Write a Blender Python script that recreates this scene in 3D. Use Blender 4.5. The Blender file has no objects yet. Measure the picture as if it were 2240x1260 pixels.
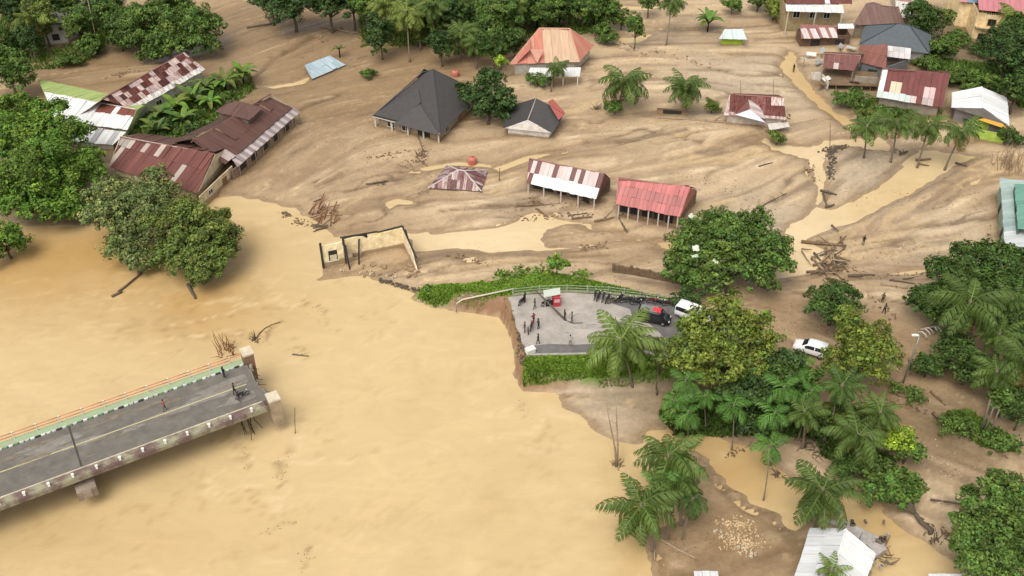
import bpy, bmesh, math, random
import numpy as np
from mathutils import Vector as V, Matrix
R = math.radians
random.seed(7); np.random.seed(7)
scene = bpy.context.scene
C = scene.collection

# ------------------------------------------------------------------ camera, sky, sun, exposure
CAM_H, PITCH, FPX = 85.0, R(38.0), 2200.0          # drone height, tilt below the horizon, focal length in photo pixels
cam_data = bpy.data.cameras.new('camera'); cam = bpy.data.objects.new('camera', cam_data); C.objects.link(cam)
cam.location = (0, 0, CAM_H); cam.rotation_euler = (R(90) - PITCH, 0, 0)
cam_data.sensor_width = 36.0; cam_data.lens = FPX / 2240 * 36.0
cam_data.clip_start = 1.0; cam_data.clip_end = 9000.0
scene.camera = cam
world = bpy.data.worlds.new('World'); scene.world = world; world.use_nodes = True
wn, wl = world.node_tree.nodes, world.node_tree.links
for n in list(wn): wn.remove(n)
sky = wn.new('ShaderNodeTexSky'); sky.sky_type = 'NISHITA'; sky.sun_disc = False
SUN_EL, SUN_AZ = R(60), R(-150)
sky.sun_elevation = SUN_EL; sky.sun_rotation = SUN_AZ
sky.air_density = 1.0; sky.dust_density = 4.0; sky.ozone_density = 1.0
hsv = wn.new('ShaderNodeHueSaturation'); hsv.inputs['Saturation'].default_value = 0.06   # overcast: the cloud deck greys the sky
bg = wn.new('ShaderNodeBackground'); bg.inputs['Strength'].default_value = 0.15
wo = wn.new('ShaderNodeOutputWorld')
wl.new(sky.outputs[0], hsv.inputs['Color']); wl.new(hsv.outputs[0], bg.inputs['Color']); wl.new(bg.outputs[0], wo.inputs['Surface'])
sd = bpy.data.lights.new('sun', 'SUN'); sun = bpy.data.objects.new('sun', sd); C.objects.link(sun)
sd.energy = 1.5; sd.angle = R(40); sd.color = (1.0, 0.93, 0.80)
sdir = V((math.sin(SUN_AZ) * math.cos(SUN_EL), math.cos(SUN_AZ) * math.cos(SUN_EL), math.sin(SUN_EL)))
sun.rotation_euler = sdir.to_track_quat('Z', 'Y').to_euler(); sun.location = (0, 100, 200)
vs = scene.view_settings
vs.view_transform = 'Standard'; vs.look = 'None'; vs.gamma = 1.0; vs.use_curve_mapping = False
vs.exposure = 0.32
scene.cycles.max_bounces = 5; scene.cycles.diffuse_bounces = 3; scene.cycles.glossy_bounces = 2

# ------------------------------------------------------------------ helpers
_ct, _st = math.cos(PITCH), math.sin(PITCH)
def at(px, py, z=0.6):
    """the place on the level z that the photograph shows at pixel px, py"""
    dx, du = px - 1120.0, 630.0 - py
    d = V((dx, FPX * _ct + du * _st, -FPX * _st + du * _ct))
    t = (z - CAM_H) / d.z
    return V((d.x * t, d.y * t, z))
def ppm(p):
    """photo pixels per metre at a point"""
    return FPX / (p.y * _ct + (CAM_H - p.z) * _st)
def dep(p):
    return math.atan2(CAM_H - p.z, math.hypot(p.x, p.y))

def tag(o, label=None, cat=None, group=None, kind=None):
    if label: o['label'] = label
    if cat: o['category'] = cat
    if group: o['group'] = group
    if kind: o['kind'] = kind
    return o
def empty(name, loc, label=None, cat=None, group=None, rz=0.0):
    o = bpy.data.objects.new(name, None); C.objects.link(o)
    o.location = loc; o.rotation_euler = (0, 0, rz); o.empty_display_size = 0.3
    return tag(o, label, cat, group)
def link(name, me, parent=None, mat=None, color=None):
    o = bpy.data.objects.new(name, me); C.objects.link(o)
    if parent is not None: o.parent = parent
    if mat is not None and not me.materials: me.materials.append(mat)
    if color is not None: o.color = (color[0], color[1], color[2], 1.0)
    return o
def copy_tree(o, parent=None):
    c = o.copy(); C.objects.link(c)
    if parent is not None: c.parent = parent
    for ch in list(o.children): copy_tree(ch, c)
    return c

class MB:
    """collects boxes, tubes and prisms into one mesh"""
    def __init__(s): s.v = []; s.f = []; s.uv = None
    def add(s, vs_, fs):
        b = len(s.v); s.v += [tuple(p) for p in vs_]; s.f += [tuple(i + b for i in f) for f in fs]; return s
    def box(s, x0, x1, y0, y1, z0, z1, M=None):
        p = [V((x, y, z)) for z in (z0, z1) for y in (y0, y1) for x in (x0, x1)]
        if M is not None: p = [M @ q for q in p]
        return s.add(p, [(0,2,3,1),(4,5,7,6),(0,1,5,4),(2,6,7,3),(0,4,6,2),(1,3,7,5)])
    def prism(s, pts, d):
        """polygon pts pushed along d"""
        n = len(pts); d = V(d)
        q = [V(p) for p in pts] + [V(p) + d for p in pts]
        fs = [tuple(range(n))[::-1], tuple(range(n, 2 * n))]
        fs += [(i, (i + 1) % n, (i + 1) % n + n, i + n) for i in range(n)]
        return s.add(q, fs)
    def tube(s, path, rad, k=6, caps=True):
        path = [V(p) for p in path]; n = len(path)
        if not hasattr(rad, '__len__'): rad = [rad] * n
        rings = []
        for i, p in enumerate(path):
            t = (path[min(i + 1, n - 1)] - path[max(i - 1, 0)])
            t = t.normalized() if t.length > 1e-9 else V((0, 0, 1))
            a = V((0, 0, 1)) if abs(t.z) < 0.9 else V((1, 0, 0))
            u = t.cross(a).normalized(); w = t.cross(u)
            rings.append([p + (u * math.cos(2 * math.pi * j / k) + w * math.sin(2 * math.pi * j / k)) * rad[i] for j in range(k)])
        vs_ = [q for r in rings for q in r]; fs = []
        for i in range(n - 1):
            for j in range(k):
                fs.append((i * k + j, i * k + (j + 1) % k, (i + 1) * k + (j + 1) % k, (i + 1) * k + j))
        if caps: fs += [tuple(range(k))[::-1], tuple((n - 1) * k + j for j in range(k))]
        return s.add(vs_, fs)
    def loft(s, rings, closed=True):
        k = len(rings[0]); vs_ = [q for r in rings for q in r]; fs = []
        for i in range(len(rings) - 1):
            for j in range(k if closed else k - 1):
                fs.append((i * k + j, i * k + (j + 1) % k, (i + 1) * k + (j + 1) % k, (i + 1) * k + j))
        fs += [tuple(range(k))[::-1], tuple((len(rings) - 1) * k + j for j in range(k))]
        return s.add(vs_, fs)
    def lathe(s, prof, k=12, M=None):
        """prof: (radius, height) pairs turned about z"""
        rings = [[V((r * math.cos(2 * math.pi * j / k), r * math.sin(2 * math.pi * j / k), z)) for j in range(k)] for r, z in prof]
        if M is not None: rings = [[M @ q for q in r] for r in rings]
        return s.loft(rings)
    def mesh(s, name, mat=None, smooth=False, origin=None):
        me = bpy.data.meshes.new(name)
        o = V(origin) if origin is not None else V((0, 0, 0))
        me.from_pydata([V(p) - o for p in s.v], [], s.f); 
        bm = bmesh.new(); bm.from_mesh(me); bmesh.ops.recalc_face_normals(bm, faces=bm.faces); bm.to_mesh(me); bm.free()
        if smooth: me.polygons.foreach_set('use_smooth', [True] * len(me.polygons))
        if mat: me.materials.append(mat)
        return me
    def build(s, name, mat, parent=None, smooth=False, color=None, world=False):
        """world=True: the points are in world space and the parent is an unrotated Empty"""
        return link(name, s.mesh(name, mat, smooth, parent.location if (world and parent) else None), parent, color=color)

# ------------------------------------------------------------------ materials
def mat(name, col, rough=0.8, var=0.25, scale=3.0, bump=0.0, bscale=None, objcol=False, metal=0.0, spec=0.4, stretch=None, col2=None, uv=False, detail=5.0, lo=0.3, hi=0.7):
    m = bpy.data.materials.new(name); m.use_nodes = True
    nt = m.node_tree; N, L = nt.nodes, nt.links
    b = N['Principled BSDF']; b.inputs['Roughness'].default_value = rough; b.inputs['Metallic'].default_value = metal
    b.inputs['Specular IOR Level'].default_value = spec
    tc = N.new('ShaderNodeTexCoord'); mp = N.new('ShaderNodeMapping')
    L.new(tc.outputs['UV' if uv else 'Object'], mp.inputs['Vector'])
    if stretch: mp.inputs['Scale'].default_value = stretch
    nz = N.new('ShaderNodeTexNoise'); nz.inputs['Scale'].default_value = scale; nz.inputs['Detail'].default_value = detail; nz.inputs['Roughness'].default_value = 0.65
    L.new(mp.outputs[0], nz.inputs['Vector'])
    rp = N.new('ShaderNodeValToRGB'); e = rp.color_ramp.elements
    c2 = col2 if col2 else tuple(c * (1 - var) for c in col)
    e[0].position = lo; e[0].color = (*c2, 1); e[1].position = hi; e[1].color = (*[min(1, c * (1 + var * 0.4)) for c in col], 1)
    L.new(nz.outputs['Fac'], rp.inputs['Fac'])
    src = rp.outputs['Color']
    if objcol:
        oi = N.new('ShaderNodeObjectInfo'); mx = N.new('ShaderNodeMixRGB'); mx.blend_type = 'MULTIPLY'; mx.inputs['Fac'].default_value = 1
        L.new(src, mx.inputs[1]); L.new(oi.outputs['Color'], mx.inputs[2]); src = mx.outputs[0]
    L.new(src, b.inputs['Base Color'])
    if bump:
        n2 = N.new('ShaderNodeTexNoise'); n2.inputs['Scale'].default_value = bscale or scale * 4; n2.inputs['Detail'].default_value = 4
        L.new(mp.outputs[0], n2.inputs['Vector'])
        bp = N.new('ShaderNodeBump'); bp.inputs['Strength'].default_value = bump; bp.inputs['Distance'].default_value = 0.1
        L.new(n2.outputs['Fac'], bp.inputs['Height']); L.new(bp.outputs[0], b.inputs['Normal'])
    return m

def leaf_material(name):
    m = bpy.data.materials.new(name); m.use_nodes = True
    nt = m.node_tree; N, L = nt.nodes, nt.links
    b = N['Principled BSDF']; b.inputs['Roughness'].default_value = 0.55; b.inputs['Specular IOR Level'].default_value = 0.25
    oi = N.new('ShaderNodeObjectInfo'); a = N.new('ShaderNodeAttribute'); a.attribute_name = 'tint'
    mx = N.new('ShaderNodeMixRGB'); mx.blend_type = 'MULTIPLY'; mx.inputs['Fac'].default_value = 1
    L.new(oi.outputs['Color'], mx.inputs[1]); L.new(a.outputs['Color'], mx.inputs[2])
    L.new(mx.outputs[0], b.inputs['Base Color'])
    tr = N.new('ShaderNodeBsdfTranslucent'); L.new(mx.outputs[0], tr.inputs['Color'])
    ms = N.new('ShaderNodeMixShader'); ms.inputs[0].default_value = 0.14
    L.new(b.outputs[0], ms.inputs[1]); L.new(tr.outputs[0], ms.inputs[2]); L.new(ms.outputs[0], N['Material Output'].inputs['Surface'])
    return m
M = {}
M['leaf'] = leaf_material('leaf')
M['bark'] = mat('bark', (0.13, 0.10, 0.07), 0.9, 0.5, 6, 0.5)
M['palm_bark'] = mat('palm_bark', (0.20, 0.16, 0.12), 0.9, 0.45, 4, 0.4, stretch=(1, 1, 4))
M['wood'] = mat('wood', (0.20, 0.13, 0.075), 0.9, 0.5, 3, 0.5)
M['pale_wood'] = mat('pale_wood', (0.34, 0.25, 0.16), 0.9, 0.4, 3, 0.4)
M['sheet'] = mat('sheet', (1, 1, 1), 0.5, 0.28, 1.0, 0.10, 7, objcol=True, stretch=(3.0, 0.35, 1), uv=True, spec=0.3)
M['sheet_worn'] = mat('sheet_worn', (1, 1, 1), 0.6, 0.3, 1.5, 0.15, 7, objcol=True, stretch=(2.2, 0.5, 1), uv=True, spec=0.3, col2=(0.42, 0.27, 0.21), lo=0.36, hi=0.60, detail=8)
M['tile_roof'] = mat('tile_roof', (1, 1, 1), 0.75, 0.25, 1.2, 0.25, 5, objcol=True, uv=True, stretch=(1.6, 0.8, 1))
M['plaster'] = mat('plaster', (1, 1, 1), 0.85, 0.3, 1.2, 0.1, 8, objcol=True, col2=(0.62, 0.55, 0.45))
M['paint'] = mat('paint', (1, 1, 1), 0.6, 0.18, 3, objcol=True)
M['gloss'] = mat('gloss', (1, 1, 1), 0.22, 0.05, 3, objcol=True, spec=0.5)
M['red_wood'] = mat('red_wood', (0.24, 0.105, 0.05), 0.9, 0.45, 3, 0.4)
M['driftwood'] = mat('driftwood', (0.26, 0.165, 0.085), 0.9, 0.5, 3)
M['smear'] = mat('smear', (0.36, 0.325, 0.285), 0.9, 0.3, 1.5, 0.1, 9)
M['dark'] = mat('dark', (0.03, 0.028, 0.025), 0.8, 0.3, 3)
M['glass'] = mat('glass', (0.02, 0.025, 0.03), 0.08, 0.1, 3, spec=0.5)
M['rubber'] = mat('rubber', (0.02, 0.02, 0.02), 0.85, 0.2, 3)
M['steel'] = mat('steel', (0.30, 0.30, 0.31), 0.4, 0.2, 6, metal=0.6)
M['concrete'] = mat('concrete', (0.33, 0.30, 0.26), 0.9, 0.35, 1.0, 0.2, 9, objcol=True)
M['skin'] = mat('skin', (0.25, 0.13, 0.075), 0.6, 0.1, 3)
M['cloth'] = mat('cloth', (1, 1, 1), 0.9, 0.15, 8, objcol=True)
M['hair'] = mat('hair', (0.012, 0.010, 0.009), 0.6, 0.2, 8)
def vary(r, c, lo, hi):
    f = r.uniform(lo, hi); return tuple(x * f for x in c)
def tide(m, h, w):
    """dried flood mud on a wall up to about h metres above the water"""
    N, L = m.node_tree.nodes, m.node_tree.links; b = N['Principled BSDF']; src = b.inputs['Base Color'].links[0].from_socket
    g = N.new('ShaderNodeNewGeometry'); sp = N.new('ShaderNodeSeparateXYZ'); L.new(g.outputs['Position'], sp.inputs[0])
    nz = N.new('ShaderNodeTexNoise'); nz.inputs['Scale'].default_value = 0.9; nz.inputs['Detail'].default_value = 5; L.new(g.outputs['Position'], nz.inputs['Vector'])
    ad = N.new('ShaderNodeMath'); ad.operation = 'MULTIPLY_ADD'; ad.inputs[1].default_value = -w; L.new(nz.outputs['Fac'], ad.inputs[0]); L.new(sp.outputs['Z'], ad.inputs[2])
    mr = N.new('ShaderNodeMapRange'); mr.inputs[1].default_value = h - w * .5 - .12; mr.inputs[2].default_value = h - w * .5 + .12; mr.inputs[3].default_value = 0.88; mr.inputs[4].default_value = 0.0; L.new(ad.outputs[0], mr.inputs[0])
    mx = N.new('ShaderNodeMixRGB'); L.new(mr.outputs[0], mx.inputs[0]); L.new(src, mx.inputs[1]); mx.inputs[2].default_value = (.27, .18, .105, 1); L.new(mx.outputs[0], b.inputs['Base Color'])
tide(M['plaster'], 1.0, .5); tide(M['gloss'], 0.9, .35)
WHITE = (0.78, 0.78, 0.76); MAROON = (0.16, 0.055, 0.045); PINKISH = (0.62, 0.50, 0.48); CREAM = (0.66, 0.58, 0.40)
# ------------------------------------------------------------------ the ground: one sheet of mud, banks and the road embankment, out to the horizon
def value_noise(x, y, wl_, seed):
    rs = np.random.RandomState(seed); n = 256; g = rs.rand(n, n)
    u, v = x / wl_, y / wl_
    i, j = np.floor(u).astype(int), np.floor(v).astype(int); fu, fv = u - i, v - j
    fu = fu * fu * (3 - 2 * fu); fv = fv * fv * (3 - 2 * fv)
    a, b_, c, d = g[i % n, j % n], g[(i + 1) % n, j % n], g[i % n, (j + 1) % n], g[(i + 1) % n, (j + 1) % n]
    return (a * (1 - fu) + b_ * fu) * (1 - fv) + (c * (1 - fu) + d * fu) * fv
def fbm(x, y, wl_, seed, octs=4):
    s, amp, t = 0, 1.0, 0
    for k in range(octs):
        s = s + amp * value_noise(x + 17.3 * k, y - 9.1 * k, wl_ / 2 ** k, seed + k); t += amp; amp *= 0.55
    return s / t
def sstep(a, b_, x):
    t = np.clip((x - a) / (b_ - a), 0, 1); return t * t * (3 - 2 * t)
def poly_world(pts, z):
    return np.array([[*at(px, py, z).xy] for px, py in pts])
def sdf_poly(x, y, P):
    """signed distance to a polygon, negative inside"""
    d2 = np.full(x.shape, 1e18); inside = np.zeros(x.shape, bool)
    for k in range(len(P)):
        a, b_ = P[k], P[(k + 1) % len(P)]; e = b_ - a
        t = np.clip(((x - a[0]) * e[0] + (y - a[1]) * e[1]) / max(1e-9, e @ e), 0, 1)
        d2 = np.minimum(d2, (x - a[0] - t * e[0]) ** 2 + (y - a[1] - t * e[1]) ** 2)
        c = (a[1] > y) != (b_[1] > y)
        with np.errstate(divide='ignore', invalid='ignore'):
            xi = a[0] + (y - a[1]) * e[0] / (e[1] if abs(e[1]) > 1e-12 else 1e-12)
        inside ^= c & (x < xi)
    return np.sqrt(d2) * np.where(inside, -1, 1)
def line_dist(x, y, P):
    """distance to a polyline and the side (+ left of it)"""
    d2 = np.full(x.shape, 1e18); sg = np.zeros(x.shape)
    for k in range(len(P) - 1):
        a, b_ = P[k], P[k + 1]; e = b_ - a
        t = np.clip(((x - a[0]) * e[0] + (y - a[1]) * e[1]) / max(1e-9, e @ e), 0, 1)
        q = (x - a[0] - t * e[0]) ** 2 + (y - a[1] - t * e[1]) ** 2
        c = e[0] * (y - a[1]) - e[1] * (x - a[0]); m = q < d2
        sg = np.where(m, np.sign(c), sg); d2 = np.minimum(d2, q)
    return np.sqrt(d2), sg

STEP = 0.41
far_ = [4, 10, 22, 45, 90, 180, 400, 900, 2000, 4500]
fx = np.arange(-124, 124.01, STEP); fy = np.arange(50, 222.01, STEP)
gx = np.concatenate([[-124 - d for d in far_[::-1]], fx, [124 + d for d in far_]])
gy = np.concatenate([[50 - d for d in far_[::-1]], fy, [222 + d for d in far_]])
GX, GY = np.meshgrid(gx, gy, indexing='xy')

# flow of the flood over the mud, as seen segments (photo pixels)
FLOW = [((2180,430),(1800,540)),((2180,540),(1830,580)),((2080,380),(1820,520)),((1900,330),(1790,480)),((2230,480),(1900,520)),
        ((1700,300),(1500,380)),((1560,280),(1250,390)),((1500,300),(1200,335)),((1300,320),(950,400)),((1050,330),(800,400)),
        ((1000,440),(750,480)),((750,280),(600,400)),((700,350),(520,420)),((1700,400),(1550,480)),((1250,450),(950,470)),
        ((1650,130),(1350,110)),((1600,60),(1350,60)),((1700,200),(1500,170)),((700,60),(560,120)),((760,200),(560,250)),((1500,160),(1250,210)),
        ((2200,1000),(1950,900)),((2200,1060),(2000,960)),((2000,820),(1850,700)),((2150,720),(1900,650)),((1600,1200),(1450,1250)),((1350,880),(1270,860)),
        ((1400,590),(950,600)),((1450,560),(1000,575)),((300,180),(180,190)),((650,150),(480,200)),((1000,300),(800,310))]
dxs = np.zeros(GX.shape); dys = np.zeros(GX.shape)
for a, b_ in FLOW:
    A, B = at(*a, 0.5), at(*b_, 0.5); d = (B - A); mid = (A + B) / 2; d.normalize()
    w = 1.0 / ((GX - mid.x) ** 2 + (GY - mid.y) ** 2 + 25.0) ** 1.5
    dxs += w * d.x; dys += w * d.y
nn = np.hypot(dxs, dys) + 1e-12; dxs /= nn; dys /= nn
ang = (fbm(GX, GY, 14, 91, 3) - 0.5) * 0.9
dxs, dys = dxs * np.cos(ang) - dys * np.sin(ang), dxs * np.sin(ang) + dys * np.cos(ang)
def streaks(wl_, seed, length, n=22):
    """noise smeared along the flow"""
    s = 0; wsum = 0
    x0, y0 = GX.copy(), GY.copy(); hx, hy = np.searchsorted(gx, 0), 0
    for sgn in (1, -1):
        x, y = GX.copy(), GY.copy()
        for k in range(n):
            w = 1 - k / n; s = s + w * value_noise(x, y, wl_, seed); wsum += w
            ix = np.clip(np.searchsorted(gx, x[::1]), 0, len(gx) - 1); iy = np.clip(np.searchsorted(gy, y), 0, len(gy) - 1)
            x = x + sgn * dxs[iy, ix] * length / n; y = y + sgn * dys[iy, ix] * length / n
    s = s / wsum
    return (s - s.mean()) / (s.std() + 1e-9)
SK1 = streaks(0.9, 11, 9); SK2 = streaks(2.6, 23, 22); SK3 = streaks(7.0, 37, 34); SK4 = streaks(1.5, 47, 26); SK5 = streaks(3.6, 57, 40)
RILL = np.exp(-(SK5 / 0.07) ** 2) * np.clip(fbm(GX, GY, 9, 63, 3) * 3.2 - 1.35, 0, 1)          # crisp rills where the smeared noise crosses zero
SILT = np.exp(-((SK4 - .5) / 0.10) ** 2) * np.clip(fbm(GX, GY, 12, 65, 3) * 3.4 - 1.45, 0, 1)
PATCH = fbm(GX + 9 * dxs * SK2, GY + 9 * dys * SK2, 8, 67, 5)
N1 = fbm(GX, GY, 3.0, 51); N2 = fbm(GX, GY, 16.0, 61); N3 = fbm(GX, GY, 45.0, 71)

RIVER = [(-900,470),(-60,480),(60,488),(190,490),(260,470),(380,430),(440,432),(475,430),(530,430),(590,440),(650,455),(690,478),(705,500),(730,512),(790,508),(900,508),(1010,503),(1085,498),(1140,470),(1165,462),(1230,478),(1290,490),(1350,508),(1395,528),(1460,524),(1560,540),(1690,560),(1720,535),
         (1715,500),(1760,470),(1783,440),(1780,380),(1772,348),(1690,330),(1664,312),(1672,300),(1700,314),(1770,322),(1800,304),(1870,300),(1945,318),(1948,332),(1880,322),(1825,318),(1800,338),(1806,400),(1800,452),(1830,455),(1870,440),(1940,392),(1985,340),(2010,325),(2100,335),(2135,342),(2060,385),(1990,430),(1900,470),(1830,505),(1772,530),(1800,545),(1806,575),(1780,600),(1745,612),(1690,618),(1640,600),(1560,572),(1450,545),(1395,522),
         (1340,532),(1275,546),(1180,552),(1090,552),(1000,549),(940,552),(905,552),(890,530),(820,525),(780,545),(762,575),(712,590),(700,610),(770,600),(830,612),(880,628),(925,652),(1000,668),(1070,655),(1108,668),(1130,700),(1140,740),(1142,790),(1128,826),(1180,838),(1230,850),(1240,890),(1290,920),(1345,965),(1385,968),(1420,935),(1470,930),(1540,945),(1600,965),(1660,985),(1730,1045),(1790,1060),(1850,1085),(1920,1100),(2000,1170),(2080,1220),(2150,1330),(1860,1400),(1900,1200),(1830,1130),(1760,1130),(1745,1190),(1700,1125),(1640,1105),(1570,1040),(1520,990),(1470,1010),(1480,1100),(1490,1130),(1440,1150),(1395,1165),(1430,1230),(1450,1330),(1500,1900),(-900,1900)]
LENS = [(1200,505),(1240,492),(1300,500),(1400,512),(1330,526),(1260,538),(1200,538),(1185,520)]            # sand bar in the stream
UPPER = [(1702,145),(1726,112),(1742,118),(1748,150),(1790,205),(1830,245),(1875,268),(1945,312),(1925,318),(1850,280),(1790,235),(1735,185)]
BIT = [[(905,365),(1000,352),(1075,358),(1075,366),(1000,362),(930,374),(880,362)],[(1080,368),(1160,340),(1230,330),(1160,352),(1095,376)],
       [(835,440),(870,430),(905,438),(915,450),(870,448),(850,462)],[(1925,600),(1960,592),(2080,578),(2140,565),(2080,590),(1990,604)],[(560,190),(640,180),(690,160),(668,185),(600,195)],[(1010,565),(1040,560),(1050,572),(1020,576)],
       [(1320,80),(1380,80),(1455,64),(1400,92),(1340,96)],[(1350,10),(1420,14),(1460,10),(1420,22),(1360,20)],[(2040,1250),(2120,1230),(2240,1300),(2100,1330)]]
x, y = GX, GY
jig = SK1 * 0.22 + (N1 - 0.5) * 1.1
sd_r = sdf_poly(x, y, poly_world(RIVER, 0.0)) + jig
sd_l = sdf_poly(x, y, poly_world(LENS, 0.0)) + jig
sd_r = np.maximum(sd_r, -sd_l)
sd_u = sdf_poly(x, y, poly_world(UPPER, 0.0)) + jig * 0.6
sd_w = np.minimum(sd_r, sd_u)
for q in BIT: sd_w = np.minimum(sd_w, sdf_poly(x, y, poly_world(q, 0.1)) + jig * 0.7)
# bank: a low soft shore that climbs to mud level
mud = 0.42 + 0.045 * SK1 + 0.055 * SK2 + 0.05 * SK3 + (N2 - 0.5) * 0.3
mud = mud - 0.10 * RILL + 0.03 * SILT + (fbm(GX, GY, 1.3, 69, 3) - .5) * .05
mud = np.maximum(mud, 0.12)
shore = sstep(-0.2, 2.2, sd_w)
Z = -0.5 + sstep(-2.5, 0.25, sd_w) * 0.56 + shore * mud
SCARPS = [[(1480,120),(1560,152),(1620,166),(1720,160)],[(1410,50),(1480,62),(1530,66),(1600,70)],[(1350,95),(1400,122),(1450,112)],[(1690,440),(1715,405),(1750,385),(1782,362)],
          [(760,420),(880,382),(1000,345)],[(1280,312),(1400,302),(1500,285)],[(690,402),(790,372),(850,352)],[(1545,385),(1600,350),(1650,330)],[(1090,475),(1200,462),(1320,440)],
          [(1560,460),(1640,445),(1700,425)],[(1850,520),(1960,480),(2060,440),(2140,392)],[(1900,505),(2050,490),(2190,478)],[(1860,606),(1960,600),(2060,612),(2140,596)],[(1960,868),(2030,915),(2090,960),(2190,1005)],
          [(540,182),(600,125),(690,82)],[(560,265),(650,242),(760,200)],[(1430,290),(1360,310),(1240,335)],[(1700,600),(1850,560),(2000,545)],[(1840,560),(2000,520),(2180,510)],
          [(1500,300),(1600,330),(1690,300)],[(1900,640),(1980,660),(2060,640)],[(1650,1100),(1700,1140),(1745,1180)],[(1500,1010),(1570,1060),(1640,1105)],[(1600,1245),(1700,1220)],[(950,590),(1100,575),(1300,560)],[(960,460),(1100,450),(1180,440)],
          [(1560,225),(1640,185),(1700,200)],[(2000,1010),(2100,1040),(2200,1100)],[(1420,1200),(1500,1240)],[(2040,1090),(2120,1100),(2200,1095)]]
wet_shade = np.zeros(x.shape)
for q in SCARPS:
    d, sg = line_dist(x + (N1 - 0.5) * 2.2, y + SK1 * 0.5, poly_world(q, 0.5))
    Z += np.where(sd_w > 0.5, sg * 0.16 * sstep(0.0, 0.5, d) * np.exp(-(d / 3.5) ** 2) - 0.22 * np.exp(-(d / 0.5) ** 2), 0)
    wet_shade = np.maximum(wet_shade, np.exp(-(d / 0.55) ** 2) * (0.55 + 0.45 * np.clip(SK2, -1, 1)))
# the road embankment on the right bank
PLAT_Z = 2.6
PLAT = [(990,640),(1060,612),(1200,588),(1310,612),(1420,637),(1500,652),(1620,690),(1720,745),(1660,800),(1480,815),(1310,818),(1150,815),(1146,780),(1138,742),(1122,695),(1100,655),(1040,648)]
sd_p = sdf_poly(x, y, poly_world(PLAT, PLAT_Z)) + (N1 - 0.5) * 0.9
ex = at(1480, 700, PLAT_Z).x
ph = PLAT_Z * (1 - 0.72 * sstep(ex, ex + 14, x)) - 0.1
plat = 1 - sstep(-0.5, 0.9, sd_p)
Z = np.where(plat > 0, Z * (1 - plat) + np.maximum(Z, ph + (N1 - 0.5) * 0.12) * plat, Z)
TIP = [(912,640),(930,628),(1000,622),(1080,612),(1060,650),(1000,655),(950,655)]
sd_t = sdf_poly(x, y, poly_world(TIP, 1.0)) + (N1 - 0.5) * 1.2
tip = 1 - sstep(-0.6, 0.8, sd_t); Z = np.where(tip > 0.02, np.maximum(Z, tip * 1.2), Z)
# mud that rises gently away beyond the village, and the other bank behind the camera
Z += sstep(205, 420, y) * 6 * (N3 + 0.3)
Z = np.where(y < 0, np.maximum(Z, np.clip((-y - 5) / 30, -0.4, 1) * 3.0), Z)
# scour hollow water level stays below zero in the river far out of frame
def grid_mesh(name, XX, YY, ZZ, cols):
    ny, nx = XX.shape; me = bpy.data.meshes.new(name)
    co = np.stack([XX, YY, ZZ], -1).reshape(-1, 3)
    i = np.arange(nx * ny).reshape(ny, nx)
    q = np.stack([i[:-1, :-1], i[:-1, 1:], i[1:, 1:], i[1:, :-1]], -1).reshape(-1, 4)
    me.vertices.add(len(co)); me.vertices.foreach_set('co', co.astype(np.float32).ravel())
    me.loops.add(q.size); me.loops.foreach_set('vertex_index', q.astype(np.int32).ravel())
    me.polygons.add(len(q)); me.polygons.foreach_set('loop_start', np.arange(0, q.size, 4, dtype=np.int32))
    me.polygons.foreach_set('use_smooth', np.ones(len(q), bool))
    for k, a in cols.items():
        at_ = me.attributes.new(k, 'FLOAT_COLOR', 'POINT')
        at_.data.foreach_set('color', np.concatenate([a.reshape(-1, 3), np.ones((len(co), 1))], 1).astype(np.float32).ravel())
    me.update(); me.validate(); return me
def mixc(a, b_, t): return a * (1 - t[..., None]) + b_ * t[..., None]
c_dry = np.array((0.50, 0.372, 0.236)); c_mud = np.array((0.355, 0.248, 0.148)); c_wet = np.array((0.15, 0.098, 0.052)); c_pale = np.array((0.66, 0.51, 0.325)); c_grey = np.array((0.38, 0.315, 0.235)); c_brown = np.array((0.235, 0.152, 0.076))
c_scar = np.array((0.235, 0.135, 0.075)); c_ground_dark = np.array((0.10, 0.075, 0.04)); c_turf = np.array((0.12, 0.20, 0.035))
col = np.broadcast_to(c_mud, x.shape + (3,)).copy()
col = mixc(col, c_dry, np.clip(0.42 + 0.30 * SK2 + 0.25 * SK3, 0, 1) * 0.85)
zone = lambda px, py, r, z=0.5: np.exp(-(((x - at(px, py, z).x) ** 2 + (y - at(px, py, z).y) ** 2) / r ** 2))
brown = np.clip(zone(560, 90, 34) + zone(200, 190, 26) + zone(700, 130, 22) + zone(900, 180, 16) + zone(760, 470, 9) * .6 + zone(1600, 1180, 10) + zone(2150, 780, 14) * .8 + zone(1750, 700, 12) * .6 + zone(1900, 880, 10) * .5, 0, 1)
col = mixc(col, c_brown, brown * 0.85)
grey = np.clip(zone(1680, 470, 7) + zone(1900, 365, 7) + zone(1640, 180, 14) + zone(1150, 450, 7) * 0.8 + zone(1330, 880, 6) + zone(1930, 420, 6) + zone(2130, 560, 10), 0, 1)
col = mixc(col, c_grey, grey * 0.6)
lite = np.clip(zone(1530, 320, 13) + zone(1420, 350, 10) + zone(1400, 100, 12) * .7 + zone(1650, 190, 10) * .7 + zone(2050, 520, 12) * .5 + zone(800, 320, 8) * .5, 0, 1); col = mixc(col, np.array((.60, .46, .30)), lite * np.clip(.5 + .25 * SK2 + .2 * SK1, 0, 1) * .75)
col = mixc(col, c_pale, np.clip((SK1 * 0.8 + SK2 * 0.35 - 0.95) * 0.8, 0, 1) * (1 - brown * 0.6) * np.clip(PATCH * 3 - .9, 0, 1))
col = mixc(col, c_pale * np.array((1.0, .95, .85)), SILT * 0.9 * (1 - brown * .5))
col = mixc(col, c_wet * 1.5, np.clip((PATCH - .60) * 4, 0, .4))
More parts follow.
